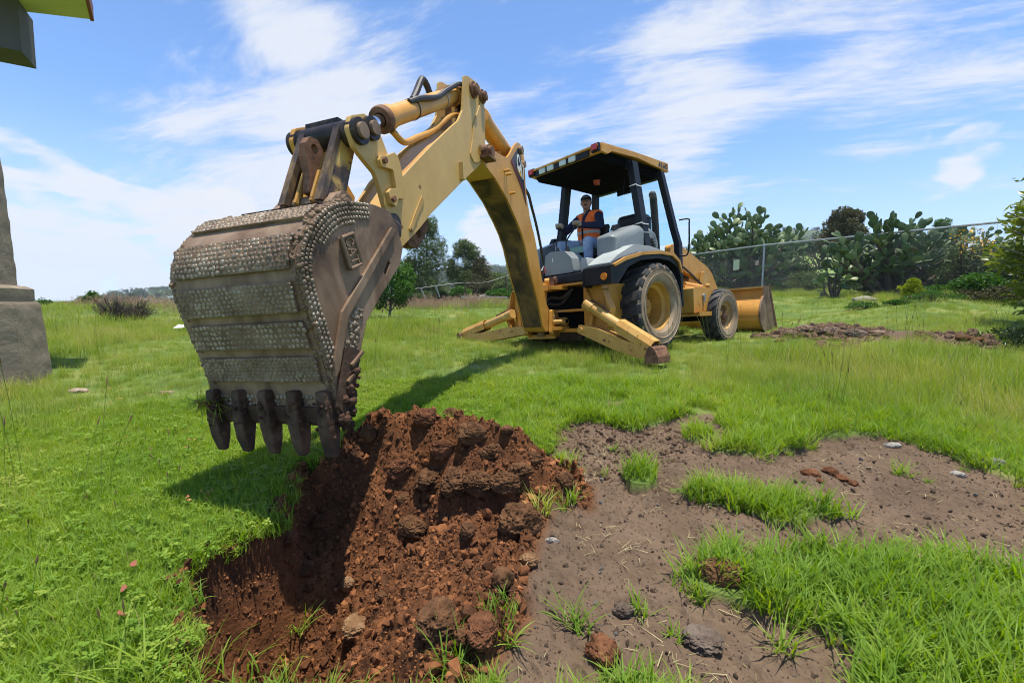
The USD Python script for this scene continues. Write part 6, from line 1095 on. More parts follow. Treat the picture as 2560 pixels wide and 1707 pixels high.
# torn grass hanging from the bucket's left tooth
gg = np.random.default_rng(760); v, f = blades(gg, 130, .055, .06, .19, .005, 1.7, 2.2, 5); v2, f2 = blades(gg, 60, .05, .05, .13, .004, 1.7, 2.0); o = m2w(BF(np.array([[4.60, -.35, .13]])))[0]; fl_ = np.array([1, 1, -1.])
T = thing('torn_grass', 'torn clump of grass hanging on the leftmost bucket tooth', 'grass clump', loc=o); part(T, 'blades', (v * fl_, f), 'grass_coarse', smooth=False); part(T, 'roots', (v2 * [1, 1, -1], f2), 'seed', smooth=False)

# ---------------------------------------------------------------- trees, shrubs, cactus
def leaves(g, pts, L_, W_, droop=.3, up=.2, outv=None):
    """one folded leaf (4 triangles' worth of diamond) at every point"""
    n = len(pts); d = g.normal(size=(n, 3)); d[:, 2] = d[:, 2] * .7 + up - droop
    if outv is not None: d = d * .8 + outv
    d /= np.linalg.norm(d, axis=1)[:, None]; a = g.normal(size=(n, 3)); s = np.cross(d, a); s /= np.linalg.norm(s, axis=1)[:, None]; nn = np.cross(s, d)
    l = L_ * g.uniform(.65, 1.25, n)[:, None]; w = W_ * g.uniform(.7, 1.2, n)[:, None]
    V = np.stack([pts, pts + d * l * .45 + s * w * .5 + nn * w * .12, pts + d * l, pts + d * l * .45 - s * w * .5 + nn * w * .12], 1).reshape(-1, 3); k = np.arange(n)[:, None] * 4
    return V, np.vstack([k + [0, 1, 2], k + [0, 2, 3]])
def cloud_pts(g, blobs, n, shell=.5):
    """points through overlapping ellipsoid clumps (x, y, z, rx, ry, rz), denser near their skins"""
    B = np.array(blobs, float); w = (B[:, 3] * B[:, 4] * B[:, 5]) ** .7; i = g.choice(len(B), n, p=w / w.sum()); d = g.normal(size=(n, 3)); d /= np.linalg.norm(d, axis=1)[:, None]
    r = g.random(n) ** (1 / 3.) * (1 - shell) + shell * g.uniform(.82, 1.06, n); return B[i, :3] + d * r[:, None] * B[i, 3:], d
def tree(name, label, cat, x, y, h, w, leafm, barkm='bark', n=4000, L_=.16, W_=.05, seed=0, base=.22, blobs_n=26, bs=1.0, lean=0, trunk_r=None, droop=.4, group=None, top=1.0, limbs=7, zo=None, shape='oval'):
    g = np.random.default_rng(seed); z0 = zg1(x, y) if zo is None else zo; T = thing(name, label, cat, group, loc=(x, y, z0 - .05)); tr = trunk_r or h * .018
    b = MB(); pts = [np.array([lean * t * h + .03 * h * math.sin(3 * t + seed) * t, .02 * h * math.cos(2 * t + seed) * t, t * h * .88]) for t in np.linspace(0, 1, 8)]; b.tube(pts, np.linspace(tr, tr * .25, 8), 8)
    blobs = []
    for k in range(limbs):
        t = g.uniform(base, .75); p0 = pts[int(t * 7)]; a = g.uniform(0, 6.283); ln = w * .5 * g.uniform(.5, .95); e = p0 + [ln * math.cos(a), ln * math.sin(a), h * g.uniform(.08, .22)]; m = (p0 + e) / 2 + [0, 0, h * .02]; b.tube([p0, m, e], [tr * .45, tr * .3, tr * .12], 6); blobs.append((*e, w * .17, w * .17, h * .09))
    part(T, 'trunk', b, barkm)
    for k in range(blobs_n):
        t = g.uniform(base + .08, 1.0); prof = {'oval': math.sin(math.pi * min(1, (t - base) / (1.02 - base)) ** .8) ** .7, 'col': math.sqrt(max(.03, 1 - ((t - .42) / .60) ** 2)), 'dome': math.sqrt(max(0.05, 1 - max(0, (t - .55) / .47) ** 2)) * min(1, .45 + (t - base) * 2), 'cone': 1.05 - t}[shape]
        a = g.uniform(0, 6.283); r = w * .5 * prof * math.sqrt(g.random()) * .85; s = g.uniform(.12, .22) * bs; blobs.append((lean * t * h + r * math.cos(a), r * math.sin(a), t * h * .95, w * s, w * s, h * s * .55))
    p, d = cloud_pts(g, blobs, n); part(T, 'crown', leaves(g, p, L_, W_, droop, .2, d * .4), leafm, smooth=False)
    return T
LM = leafmat
M['bark'] = nmat('grey_bark', [(0.3, (.07, .055, .045)), (0.7, (.15, .125, .105))], 6, 6, .9, bump=.5, stretch=(3, 3, .6))
M['leaf_olive'] = LM('olive_leaves', [(0.25, (0.0906, 0.1271, 0.0411)), (0.5, (0.1711, 0.2088, 0.0711)), (0.75, (0.2717, 0.2813, 0.1159))], .30, .5, .25)
M['leaf_dark'] = LM('dark_leaves', [(0.25, (0.0214, 0.0428, 0.0119)), (0.5, (0.0428, 0.0785, 0.0190)), (0.75, (0.0774, 0.1249, 0.0333))], .25, .4, .5)
M['leaf_green'] = LM('fresh_leaves', [(0.25, (0.0525, 0.1275, 0.0210)), (0.5, (0.1050, 0.2100, 0.0330)), (0.75, (0.1800, 0.2775, 0.0540))], .35, .45, .6)
M['leaf_brown'] = LM('brownish_leaves', [(0.25, (0.0720, 0.0720, 0.0288)), (0.5, (0.1360, 0.1200, 0.0480)), (0.75, (0.2240, 0.1760, 0.0720))], .25, .6, .3)
M['leaf_thuja'] = LM('yellow_green_sprays', [(0.25, (0.2240, 0.2800, 0.0196)), (0.5, (0.3920, 0.4200, 0.0308)), (0.75, (0.5600, 0.5040, 0.0420))], .3, .6, 1.2)
M['leaf_loquat'] = LM('glossy_mixed_leaves', [(0.20, (.16, .20, .035)), (0.38, (.28, .29, .05)), (0.52, (.38, .35, .075)), (0.66, (.46, .26, .08)), (0.82, (.48, .18, .07))], .38, .32, .8, bias=.75)
M['twig'] = flat('dry_twigs', (.085, .06, .05), .95); M['twig_pale'] = flat('pale_dry_twigs', (.20, .155, .12), .95)
def shrub(name, label, cat, x, y, w, h, leafm, n=1600, L_=.06, W_=.03, seed=0, twigs=20, group=None, blobs_n=14, droop=.2, dry=None, zo=None, twigm='twig'):
    g = np.random.default_rng(seed); z0 = zg1(x, y) if zo is None else zo; T = thing(name, label, cat, group, loc=(x, y, z0 - .03)); b = MB(); tips = []
    for k in range(twigs):
        a = g.uniform(0, 6.283); r = w * .5 * math.sqrt(g.random()); e = np.array([r * math.cos(a), r * math.sin(a) * .8, h * g.uniform(.55, 1.02) * (1 - .45 * (2 * r / w) ** 2)]); m = e * [.35, .35, .5] + g.normal(size=3) * .04 * w; b.tube([[e[0] * .1, e[1] * .1, 0], m, e], [.012 * h + .004, .008 * h + .003, .003], 5, False); tips.append(e)
        for q in range(3): e2 = e * g.uniform(.7, 1.0) + g.normal(size=3) * w * .09; b.tube([e * g.uniform(.5, .8) , e2], [.005, .002], 4, False)
    part(T, 'stems', b, twigm)
    if n:
        blobs = [(*(t * [.9, .9, .85]), w * .17, w * .17, h * .16) for t in tips[:blobs_n]]
        p, d = cloud_pts(g, blobs, n, .4); p[:, 2] = np.maximum(p[:, 2], .02); part(T, 'foliage', leaves(g, p, L_, W_, droop, .3, d * .4), leafm, smooth=False)
    return T
# behind the boom, across the far fence
tree('feathery_tree', 'tall feathery grey-green tree with fine drooping leaves behind the far fence', 'tree', PX(985, 40), 40, ZP(497, 40) - zg1(PX(985, 40), 40), 4.0, 'leaf_olive', n=15000, L_=.26, W_=.06, seed=3, shape='col', droop=.75, blobs_n=110, bs=.62, base=.08)
tree('feathery_tree', 'shorter feathery tree with two rounded tops right of the tall one', 'tree', PX(1068, 42), 42, ZP(548, 42) - zg1(PX(1068, 42), 42), 3.3, 'leaf_olive', n=12000, L_=.26, W_=.06, seed=4, shape='col', droop=.75, blobs_n=110, bs=.62, base=.06)
tree('feathery_tree', 'small brownish feathery tree at the right end behind the far fence', 'tree', PX(1104, 41), 41, ZP(585, 41) - zg1(PX(1104, 41), 41), 1.9, 'leaf_brown', n=6500, L_=.24, W_=.055, seed=5, shape='col', droop=.7, blobs_n=110, bs=.62, base=.10)
tree('feathery_tree', 'slender low feathery tree at the left edge of the tree group beside the bucket', 'tree', PX(938, 39), 39, ZP(590, 39) - zg1(PX(938, 39), 39), 1.8, 'leaf_olive', n=6000, L_=.24, W_=.055, seed=6, shape='col', droop=.7, blobs_n=110, bs=.62, base=.10)
tree('young_oak', 'small leaning dark green tree with several stems in the meadow beside the bucket', 'tree', PX(893, 11.2), 11.2, 1.80, 1.15, 'leaf_green', n=7500, L_=.060, W_=.038, seed=8, lean=.10, trunk_r=.035, blobs_n=30, base=.22, droop=.2)
tree('round_tree', 'rounded olive tree beyond the fence left of the boom foot', 'tree', PX(1135, 46), 46, 2.4, 4.2, 'leaf_olive', n=12000, L_=.20, W_=.11, seed=9, shape='dome', blobs_n=30, base=.1)
tree('leafless_tree', 'bare brown twiggy tree leaning on the far fence', 'tree', PX(1098, 33), 33, 2.3, 1.9, 'leaf_brown', n=700, L_=.10, W_=.04, seed=10, limbs=26, blobs_n=10, barkm='twig', base=.3, lean=-.08)
for i, (px, y, w, h, m_, lb) in enumerate(((935, 35, 2.0, 1.1, 'leaf_dark', 'dark low shrub at the far fence nearest the bucket'), (975, 36, 2.2, 1.2, 'leaf_olive', 'olive shrub under the tall feathery tree'), (1015, 36, 2.0, 1.0, 'leaf_dark', 'dark shrub between the two feathery trees at the fence'), (1050, 37, 2.4, 1.3, 'leaf_green', 'green shrub under the two-topped feathery tree'), (1165, 38, 2.6, 1.6, 'leaf_olive', 'olive shrub at the fence right beside the boom'), (1150, 31, 1.8, .9, 'leaf_green', 'bright green bush in front of the far fence beside the boom'), (1185, 44, 2.5, 2.6, 'leaf_dark', 'tall dark bush partly hidden by the boom'))):
    shrub('shrub', lb, 'shrub', PX(px, y), y, w, h, m_, 4500, .16, .085, 20 + i)
# the far left meadow
for i, (px, y, w, h, lb) in enumerate(((262, 9.4, .85, .62, 'larger dark thorny shrub in the left meadow'), (316, 9.9, .72, .50, 'smaller dark thorny shrub right of the larger one in the left meadow'))):
    shrub('thorn_shrub', lb, 'shrub', PX(px, y), y, w, h, 'leaf_dark', 420, .032, .014, 40 + i, 80, blobs_n=34)
tree('small_tree', 'small round green tree on the crest left of the bucket', 'tree', PX(214, 17.5), 17.5, .62, .62, 'leaf_green', n=900, L_=.10, W_=.05, seed=44, shape='dome', blobs_n=14, base=.2, trunk_r=.02)
for i, (px, y, w, h, lb, m_) in enumerate(((102, 17, .55, .36, 'green bush on the crest beside the pillar', 'leaf_green'), (172, 18, .9, .32, 'low yellowish bush on the crest between bush and small tree', 'leaf_thuja'), (196, 18, .5, .3, 'low dark bush touching the small round tree', 'leaf_olive'), (300, 30, 1.2, 1.0, 'dark bush standing before the left hill', 'leaf_dark'), (372, 60, 2.0, 1.8, 'small bush in front of the bus', 'leaf_dark'))):
    shrub('bush', lb, 'shrub', PX(px, y), y, w, h, m_, 500, .07, .035, 50 + i)
# prickly pears: each pad its own piece
M['pad'] = leafmat('cactus_skin', [(0.2, (0.0680, 0.1036, 0.0424)), (0.5, (0.1157, 0.1599, 0.0622)), (0.8, (0.1786, 0.2146, 0.0848))], 0.0, .42, 1.2, 'instance', bias=.6)
M['pad_old'] = flat('withered_pads', (.16, .135, .095), .8); M['cactus_trunk'] = nmat('cactus_trunk_bark', [(0.3, (.06, .045, .035)), (0.7, (.14, .105, .08))], 5, 6, .9, bump=.5)
_pt = trimesh.creation.icosphere(2); _pv = np.array(_pt.vertices); _pf = np.array(_pt.faces)
_pv = np.stack([_pv[:, 0] * .5 * (.82 + .22 * _pv[:, 2]), _pv[:, 1] * .075, (_pv[:, 2] + 1) * .5], 1)
PADC = UsdGeom.Scope.Define(stage, '/World/Looks')
def cactus(label, x, y, w, h, npads, seed, pad=.33, narms=26, depth=.6, old=.05, extra=0):
    g = np.random.default_rng(seed); T = thing('prickly_pear', label, 'cactus', None, loc=(x, y, zg1(x, y) - .1)); b = MB(); front = []
    for k in range(narms):
        a = 2.39996 * k + g.uniform(-.2, .2); rr = math.sqrt((k + .5) / narms); e = np.array([math.cos(a) * w * .44 * rr, math.sin(a) * w * .44 * depth * rr, h * (.76 - .26 * rr ** 2) * g.uniform(.62, 1.0)]); m = e * [.5, .5, .55] + g.normal(size=3) * .04 * w
        pts = spline([[e[0] * .12, e[1] * .12, 0], m, e], 6); b.tube(pts, np.linspace(.085, .035, len(pts)) * h / 3, 6); o = np.array([math.cos(a) * rr, math.sin(a) * rr, .75])
        for t in (.45, .62, .8, 1, 1): front.append((pts[int(t * (len(pts) - 1))], o + g.normal(size=3) * (.5 if t < 1 else .25) + [0, 0, -.3 if t < .7 else 0]))
    part(T, 'trunk', b, 'cactus_trunk'); made = 0; OB, XB = MB(), MB(); no = nx = 0; front = [front[i] for i in g.permutation(len(front))]
    while front and made < npads + extra:
        nxt = []
        for p, d in front:
            if made >= npads + extra: break
            d = np.asarray(d, float) + g.normal(size=3) * .35; d[2] = max(d[2], -.1); d /= np.linalg.norm(d); L_ = pad * g.uniform(.75, 1.15); tip = p + d * L_
            ok = (tip[0] / (w * .54)) ** 2 + (tip[1] / (w * .54 * depth)) ** 2 + max(0, (tip[2] - h * .30) / (h * .70)) ** 4 < 1.0
            if not ok and g.random() < .85: continue
            fa = g.normal(size=3) + [0, 1.2, 0]; s = np.cross(d, fa); s /= np.linalg.norm(s); nn = np.cross(s, d); v = (_pv[:, :1] * s * .78 + _pv[:, 1:2] * nn + _pv[:, 2:] * d) * L_ + p
            if g.random() < old * (2.5 if tip[2] < h * .4 else .4): OB.add(v, _pf); no += 1
            elif made < npads: part(T, 'pad', (v, _pf), 'pad', smooth=True); made += 1
            else: XB.add(v, _pf); nx += 1; made += 1
            for _ in range(g.choice([1, 2, 2])):
                an = g.uniform(-1.0, 1.0); nxt.append((p + d * L_ * (.55 + .42 * math.cos(an)) + s * L_ * .34 * math.sin(an), d * .8 + s * math.sin(an) * .8 + [0, 0, .2]))
        front = [nxt[i] for i in g.permutation(len(nxt))]
    if no: part(T, 'withered_pads', OB, 'pad_old', smooth=True, kind='stuff')
    if nx: part(T, 'further_pads', XB, 'pad', smooth=True, kind='stuff')
yc = 19.6; cactus('broad dense prickly pear cactus behind the fence post, just right of the cab', PX(1705, yc), yc, 4.9, ZP(463, yc) - zg1(PX(1705, yc), yc) + .1, 290, 61, .32, 36, extra=620)
yc = 13.2; cactus('widely branching prickly pear cactus between the fence post and the yellow-green conifer', PX(2040, yc), yc, 3.9, ZP(466, yc) - zg1(PX(2040, yc), yc) + .1, 290, 62, .265, 34, extra=480)
yc = 13.0; cactus('small low prickly pear left of the widely branching one', PX(1912, yc), yc, .95, ZP(560, yc) - zg1(PX(1912, yc), yc), 60, 63, .21, 7)
yc = 22.0; cactus('distant prickly pear showing above the fence rail at the right', PX(2200, yc), yc, 3.6, ZP(462, yc) - zg1(PX(2200, yc), yc), 230, 64, .34, 20)
yc = 30.0; cactus('far prickly pear seen through the gap between boom and cab', PX(1262, yc), yc, 3.0, ZP(572, yc) - zg1(PX(1262, yc), yc), 160, 65, .34, 14)
# right background
yc = 48; tree('broad_tree', 'broad brownish-green tree with rounded crown beyond the fence', 'tree', PX(1922, yc), yc, ZP(474, yc) - zg1(PX(1922, yc), yc), 4.4, 'leaf_brown', n=20000, L_=.26, W_=.15, seed=70, shape='dome', blobs_n=40, base=.12, droop=.3)
yc = 30; tree('round_tree', 'small round green tree above the rail between the two right cacti', 'tree', PX(2148, yc), yc, ZP(497, yc) - zg1(PX(2148, yc), yc), 1.6, 'leaf_green', n=4500, L_=.16, W_=.09, seed=71, shape='dome', blobs_n=20)
for i, (px, py, y, w, m_, lb, n, L_) in enumerate(((1590, 560, 23, 3.0, 'leaf_dark', 'dark bush behind the loader arm', 2000, .09), (1668, 548, 22.5, 3.2, 'leaf_dark', 'tall dark thicket filling the back of the dense cactus', 2200, .09), (1800, 575, 22.5, 2.6, 'leaf_dark', 'dark thicket at the right shoulder of the dense cactus', 1800, .09), (2120, 540, 15.5, 2.2, 'leaf_dark', 'dark thicket right behind the widely branching cactus', 1900, .07), (2300, 515, 13.5, 2.4, 'leaf_olive', 'olive thicket behind the flowering bush at the right edge', 2000, .07), (1652, 640, 21.5, 2.0, 'leaf_dark', 'dark undergrowth left of the fence post under the cactus', 1300, .08), (1780, 630, 21, 2.0, 'leaf_brown', 'brownish undergrowth right of the fence post', 1200, .08), (1850, 615, 18, 1.8, 'leaf_olive', 'olive weeds in the gap between the two cacti', 1000, .08), (1880, 520, 60, 9, 'leaf_dark', 'dark distant hedge between the cacti below the mountain', 2500, .25), (2170, 575, 13.5, 2.0, 'leaf_brown', 'grey-brown dry brush right of the widely branching cactus', 1600, .05), (2105, 600, 14, 1.6, 'leaf_dark', 'dark thicket behind the yellow-green conifer', 1300, .06), (2150, 640, 11.2, .9, 'leaf_green', 'green weeds just right of the yellow-green conifer', 900, .05), (2238, 608, 9.6, .85, 'leaf_green', 'bright leafy bush under the flowering bush at the right', 1500, .06), (2290, 640, 9.2, 1.4, 'leaf_brown', 'dry twiggy brush at the foot of the reddish-leaved tree', 900, .05), (2340, 560, 10.5, 1.9, 'leaf_dark', 'dark thicket behind the reddish-leaved tree', 1900, .07), (2250, 540, 12.2, 1.7, 'leaf_dark', 'dark bush behind the yellow flowers', 1700, .07), (2020, 625, 15.5, 3.0, 'leaf_dark', 'dark undergrowth beneath the widely branching cactus', 1500, .08))):
    shrub('undergrowth', lb, 'shrub', PX(px, y), y, w, ZP(py, y) - zg1(PX(px, y), y), m_, int(n * 2.6), L_ * 1.15, L_ * .6, 80 + i, 34, blobs_n=26)
yc = 11.4; T = shrub('flowering_bush', 'loose bush with yellow-orange flowers beside the fence at the right', 'shrub', PX(2208, yc), yc, 1.15, ZP(512, yc) - zg1(PX(2208, yc), yc), 'leaf_olive', 1300, .06, .025, 95, 30, blobs_n=24)
gg = np.random.default_rng(96); M['yellow_flower'] = flat('yellow_petals', (.68, .36, .02), .6); hgt = ZP(512, yc) - zg1(PX(2208, yc), yc); p, d = cloud_pts(gg, [(-.25, -.25, hgt * .86, .40, .3, .20), (-.05, -.3, hgt * .70, .42, .3, .25)], 150, .6); part(T, 'flowers', leaves(gg, p, .055, .05, 0, .2), 'yellow_flower', smooth=False)
yc = 10.6; tree('dwarf_conifer', 'small bright yellow-green cone-shaped conifer in front of the thicket', 'conifer', PX(2090, yc), yc, .50, .52, 'leaf_thuja', n=6500, L_=.05, W_=.025, seed=97, shape='cone', blobs_n=50, base=.0, droop=-.35, trunk_r=.02, limbs=4)
T = tree('reddish_tree', 'young tree with mixed green and reddish leaves at the right edge', 'tree', PX(2500, 6.3), 6.3, 2.25, 1.75, 'leaf_loquat', n=4600, L_=.14, W_=.055, seed=98, shape='dome', blobs_n=34, base=.22, droop=.15, trunk_r=.04, limbs=12)
g_ = np.random.default_rng(99); b = MB(); tips = []
for px, py in ((2290, 480), (2330, 410), (2300, 520), (2280, 560), (2345, 380)):
    y = 6.0; e = np.array([PX(px, y), y, ZP(py, y)]) - [PX(2500, 6.3), 6.3, zg1(PX(2500, 6.3), 6.3) - .05]; b.tube(spline([e * [.3, .3, .7], e * [.7, .7, .9], e], 5), .008, 5); tips += [e + g_.normal(size=3) * .07 * k for k in (0, .6, 1, 1, 1.4, .8, .3, .9, 1.1)]
part(T, 'branch', b, 'bark'); part(T, 'branch_leaves', leaves(g_, np.array(tips), .11, .042, 0, .2), 'leaf_loquat', smooth=False)
for i, (px, y, w, h, lb) in enumerate(((1985, 9.9, .75, .20, 'low dark green weed clump left in the far right meadow'), (2140, 9.4, .95, .26, 'larger low dark green weed clump right in the far right meadow'), (2060, 9.6, .5, .14, 'small weed clump between the two dark ones'), (2335, 5.6, .9, .30, 'dark green weed patch at the right edge under the reddish tree'))):
    shrub('weed_clump', lb, 'weeds', PX(px, y), y, w, h, 'leaf_green' if i < 3 else 'leaf_dark', 1300, .05, .018, 120 + i, 12, blobs_n=12)

# ---------------------------------------------------------------- fences
def fence_r():
    A, B = np.array([PX(1535, 20.3), 20.3]), np.array([PX(2440, 9.7), 9.7]); RZ = lambda p: CAMZ + np.interp(p[1], [9.7, 11.3, 13.7, 19, 20.3], [2.62, 2.80, 2.84, 2.86, 2.86]) - .0
    RZ = lambda p: ZP(np.interp((p[0] / p[1] * FOC + 1280) / 1.08844, [1535, 1600, 1746, 1960, 2160, 2290, 2440], [588, 580, 559, 537, 515, 501, 484]), p[1])
    T = thing('chain_link_fence', 'chain-link fence with grey pipe rail on the right, passing the cacti', 'fence'); P_ = [A + (B - A) * t for t in np.linspace(0, 1, 24)]
    b = MB(); b.tube([(*p, RZ(p)) for p in P_], .028, 8); part(T, 'top_rail', b, 'galv')
    for px in (1585, 1746):
        t = (px * 1.08844 - 1280) / FOC; d = B - A; s = (t * A[1] - A[0]) / (d[0] - t * d[1]); p = A + d * s; b = MB(); b.cyl((*p, zg1(*p) - .1), (*p, RZ(p)), .03, n=12); b.cyl((*p, RZ(p) - .01), (*p, RZ(p) + .045), .038, .02, n=12); part(T, 'post', b, 'galv')
    w = MB(); d = B - A; ln = np.linalg.norm(d); d = d / ln; nw = np.array([-d[1], d[0], 0]) * .0012
    for s in np.arange(-2, ln, .075):
        for sg in (1, -1):
            a0, a1 = (s, s + 2.1) if sg > 0 else (s + 2.1, s); c0, c1 = np.clip(a0, 0, ln), np.clip(a1, 0, ln)
            if abs(c1 - c0) < .02: continue
            q = []
            for c in (c0, c1):
                p = A + d * c; g0 = float(zbase(*p)) - .05; q.append(np.array([*p, g0 + (RZ(p) - g0) * np.clip((c - a0) / (a1 - a0), 0, 1)]))
            e = np.array([0, 0, .0016]); w.hexa([q[0] - nw - e, q[0] + nw - e, q[0] + nw + e, q[0] - nw + e], [q[1] - nw - e, q[1] + nw - e, q[1] + nw + e, q[1] - nw + e])
    part(T, 'wire_mesh', w, 'wire', kind='stuff')
    t = (1686 * 1.08844 - 1280) / FOC; dd = B - A; s = (t * A[1] - A[0]) / (dd[0] - t * dd[1]); p = A + dd * s; nv = np.array([-dd[1], dd[0]]) / np.linalg.norm(dd); nv *= -np.sign(nv[1]); f3 = np.array([*(p + nv * .03), ZP(605, p[1])]); hx = np.array([*(dd / np.linalg.norm(dd)), .06]) * .13; uz = np.array([.0, 0, .19]); n3 = np.array([*nv, 0]) * .004
    M['notice'] = nmat('faded_notice', [(0.3, (.42, .44, .25)), (0.7, (.55, .56, .36))], 14, 5, .8); b = MB(); b.hexa([f3 - hx - uz, f3 + hx - uz, f3 + hx + uz, f3 - hx + uz], [f3 - hx - uz + n3, f3 + hx - uz + n3, f3 + hx + uz + n3, f3 - hx + uz + n3]); solo('notice_board', b, 'notice', 'small faded yellowish notice hanging on the chain-link fence', 'sign')
    t = (1733 * 1.08844 - 1280) / FOC; s = (t * A[1] - A[0]) / (dd[0] - t * dd[1]); p = A + dd * s; f3 = np.array([*(p + nv * .03), ZP(600, p[1])]); M['pink_card'] = flat('pinkish_card', (.50, .32, .25), .8); hx = hx * .5; uz = uz * .45
    b = MB(); b.hexa([f3 - hx - uz, f3 + hx - uz, f3 + hx + uz, f3 - hx + uz], [f3 - hx - uz + n3, f3 + hx - uz + n3, f3 + hx + uz + n3, f3 - hx + uz + n3]); solo('notice_board', b, 'pink_card', 'little pinkish card fixed beside the fence post', 'sign')
fence_r()
def fence_l():
    T = thing('sagging_fence', 'sagging fence with a bent rail and leaning dark posts behind the meadow', 'fence'); pts = [(905, 671, 31), (960, 664, 32), (1020, 655, 33), (1065, 650, 33.5), (1105, 650, 34), (1125, 647, 34.5), (1165, 633, 35.5), (1200, 626, 36.5), (1290, 615, 39)]
    b = MB(); b.tube([(PX(a, y), y, ZP(p, y)) for a, p, y in pts], .02, 7); part(T, 'rail', b, 'wire')
    for a0, p0, a1, p1, y, m_ in ((966, 662, 978, 680, 32, 'wire'), (1000, 656, 1010, 676, 32.5, 'wire'), (1066, 646, 1072, 677, 33.4, 'rusty_post'), (1099, 647, 1095, 674, 34, 'rusty_post'), (1160, 634, 1162, 660, 35.4, 'rusty_post')):
        b = MB(); b.cyl((PX(a1, y), y, ZP(p1 + 8, y)), (PX(a0, y), y, ZP(p0, y)), .05, n=8); part(T, 'post', b, m_)
    for k, dz in enumerate((.35, .75)):
        b = MB(); b.tube([(PX(a, y), y, ZP(p, y) - dz) for a, p, y in pts], .004, 4); part(T, 'wire', b, 'rusty_post')
fence_l()

# ---------------------------------------------------------------- far things: bus, houses, trees on the hill
def bus():
    y = 120.; x0, x1 = PX(389, y), PX(480, y); zt = ZP(684.5, y); T = thing('bus', 'turquoise and white bus with dark windows, far off beside the bucket', 'bus', loc=(x0, y, zt - 3.0)); Lg = x1 - x0
    M['bus_white'] = flat('bus_white_paint', (.72, .73, .74), .35); M['bus_teal'] = flat('bus_turquoise_paint', (.08, .42, .38), .35); M['bus_glass'] = flat('dark_glass', (.02, .024, .03), .12, spec=.7)
    b = MB(); b.ext([(.1, .55), (0, 1.25), (.05, 1.5), (Lg, 1.5), (Lg, .45), (.4, .45)], 0, 2.5, (0, 2, 1), .05); part(T, 'lower_body', b, 'bus_teal')
    b = MB(); b.ext([(.06, 1.5), (.25, 2.7), (.5, 3.0), (Lg - .2, 3.0), (Lg, 2.8), (Lg, 1.5)], .02, 2.48, (0, 2, 1), .05); part(T, 'upper_body', b, 'bus_white')
    for k in range(6): b = MB(); b.box((1.0 + 1.35 * k, .0, 2.02), (1.22, .05, .85)); part(T, 'window', b, 'bus_glass')
    b = MB(); b.ext([(-.02, 1.55), (.16, 2.6), (.20, 2.6), (.03, 1.55)], .2, 2.3, (0, 2, 1)); part(T, 'windscreen', b, 'bus_glass')
    for k in (1.8, Lg - 2.2): b = MB(); b.cyl((k, -.03, .48), (k, .3, .48), .48, n=20); part(T, 'wheel', b, 'tyre')
    b = MB(); b.ext([(-.35, 2.3), (-.5, 2.75), (-.3, 2.85), (.05, 2.7)], .1, .3, (0, 2, 1)); part(T, 'mirror', b, 'bus_white')
bus()
HC = [(.55, .53, .48), (.45, .30, .24), (.60, .58, .55), (.38, .36, .33), (.52, .46, .36)]
for i, c in enumerate(HC): M[f'wall{i}'] = flat(f'house_wall_{"abcde"[i]}', c, .9)
M['roof_dark'] = flat('far_roof', (.20, .15, .13), .9); M['window_dark'] = flat('far_window', (.03, .035, .04), .3)
HS = [(1128, 612, 'pale'), (1150, 608, 'reddish'), (1118, 622, 'white'), (1142, 620, 'grey'), (1158, 625, 'cream'), (1126, 630, 'second pale'), (1146, 634, 'low white'), (1165, 616, 'half hidden')]
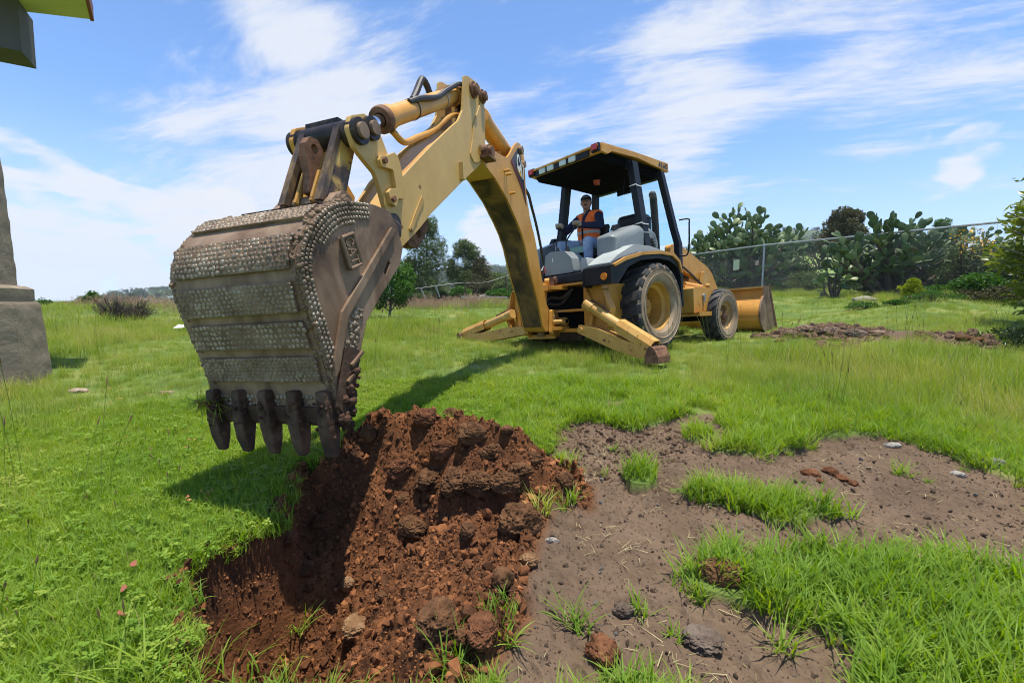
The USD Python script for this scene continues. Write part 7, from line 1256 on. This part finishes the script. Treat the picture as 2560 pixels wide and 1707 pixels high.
for i, (px, py, nm) in enumerate(HS):
    y = np.linspace(420, 800, 400); x = PX(px, y); dz = HILL(x, y) - np.array([ZP(py + 4, q) for q in y]); k = int(np.argmax(dz > 0)) if (dz > 0).any() else 399; y0 = y[k]; x0 = x[k]; s = .85 + .3 * ((i * 7) % 5) / 4
    T = thing('far_house', ('pale house with flat roof on the village hill, uppermost left', 'reddish house high on the village hill near the boom', 'white house at the left foot of the village group', 'grey house in the middle of the village hill', 'cream house low on the village hill near the boom', 'pale low house beneath the white one on the hill', 'low white house lowest on the village hill', 'village house half hidden behind the boom')[i], 'house', loc=(x0, y0, float(HILL(x0, y0)) - 1)); W_ = 9 * s
    b = MB(); b.box((0, 3, 2.2), (W_, 7, 6.4)); part(T, 'wall', b, f'wall{i % 5}'); b = MB(); b.box((0, 3, 5.55), (W_ + .7, 7.7, .3)); part(T, 'roof', b, 'roof_dark' if i % 2 else 'slab')
    for q in (-1, 0, 1): b = MB(); b.box((q * W_ * .3, -.52, 3.2), (1.5, .06, 1.5)); part(T, 'window', b, 'window_dark')
# single trees on the village hill (things one can tell apart only as a wood: one object)
path = uniq('/World', 'hill_trees'); UsdGeom.PointInstancer.Define(stage, path); gg = np.random.default_rng(140); ps = []
for i in range(4):
    bl = [(gg.normal() * .22, gg.normal() * .22, .35 + .6 * gg.random(), .22, .22, .2) for _ in range(9)]; p, d = cloud_pts(gg, bl, 260, .6); ps.append(part(path, 'crown', leaves(gg, p, .16, .10, .1, .2, d * .5), 'leaf_dark' if i % 2 else 'leaf_olive', smooth=False))
n = 1500; t = np.r_[gg.uniform(-.16, .10, 500), gg.uniform(-.95, .95, n - 500)]; y = gg.uniform(430, 840, n); x = t * y; nz = meshkit.fbm(np.stack([x / 60, y / 60, 0 * x], -1), 3, 141); k = (nz > .45) | (np.arange(n) < 300); x, y = x[k], y[k]; s = gg.uniform(6, 11, len(x))
instancer(path, ps, gg.integers(0, 4, len(x)), np.stack([x, y, HILL(x, y) - 1.5], 1), quats(gg.uniform(0, 6.28, len(x)), 0 * x, 0 * x), np.stack([s, s, s * .9], 1)); meta(stage.GetPrimAtPath(path), 'woods scattered over the far hills and the village', 'wood', kind='stuff')

# ---------------------------------------------------------------- the air
usdkit.material(stage, L + 'thin_haze', {'v': ('principled_volume', {'color': (0.80, 0.88, 1.0), 'density': HAZE, 'anisotropy': 0.0})}, [], volume='v.volume')
b = MB(); b.box((0, 0, 70.0), (6400, 6400, 260)); M['haze'] = L + 'thin_haze'
solo('haze', b, 'haze', kind='stuff', smooth=False)
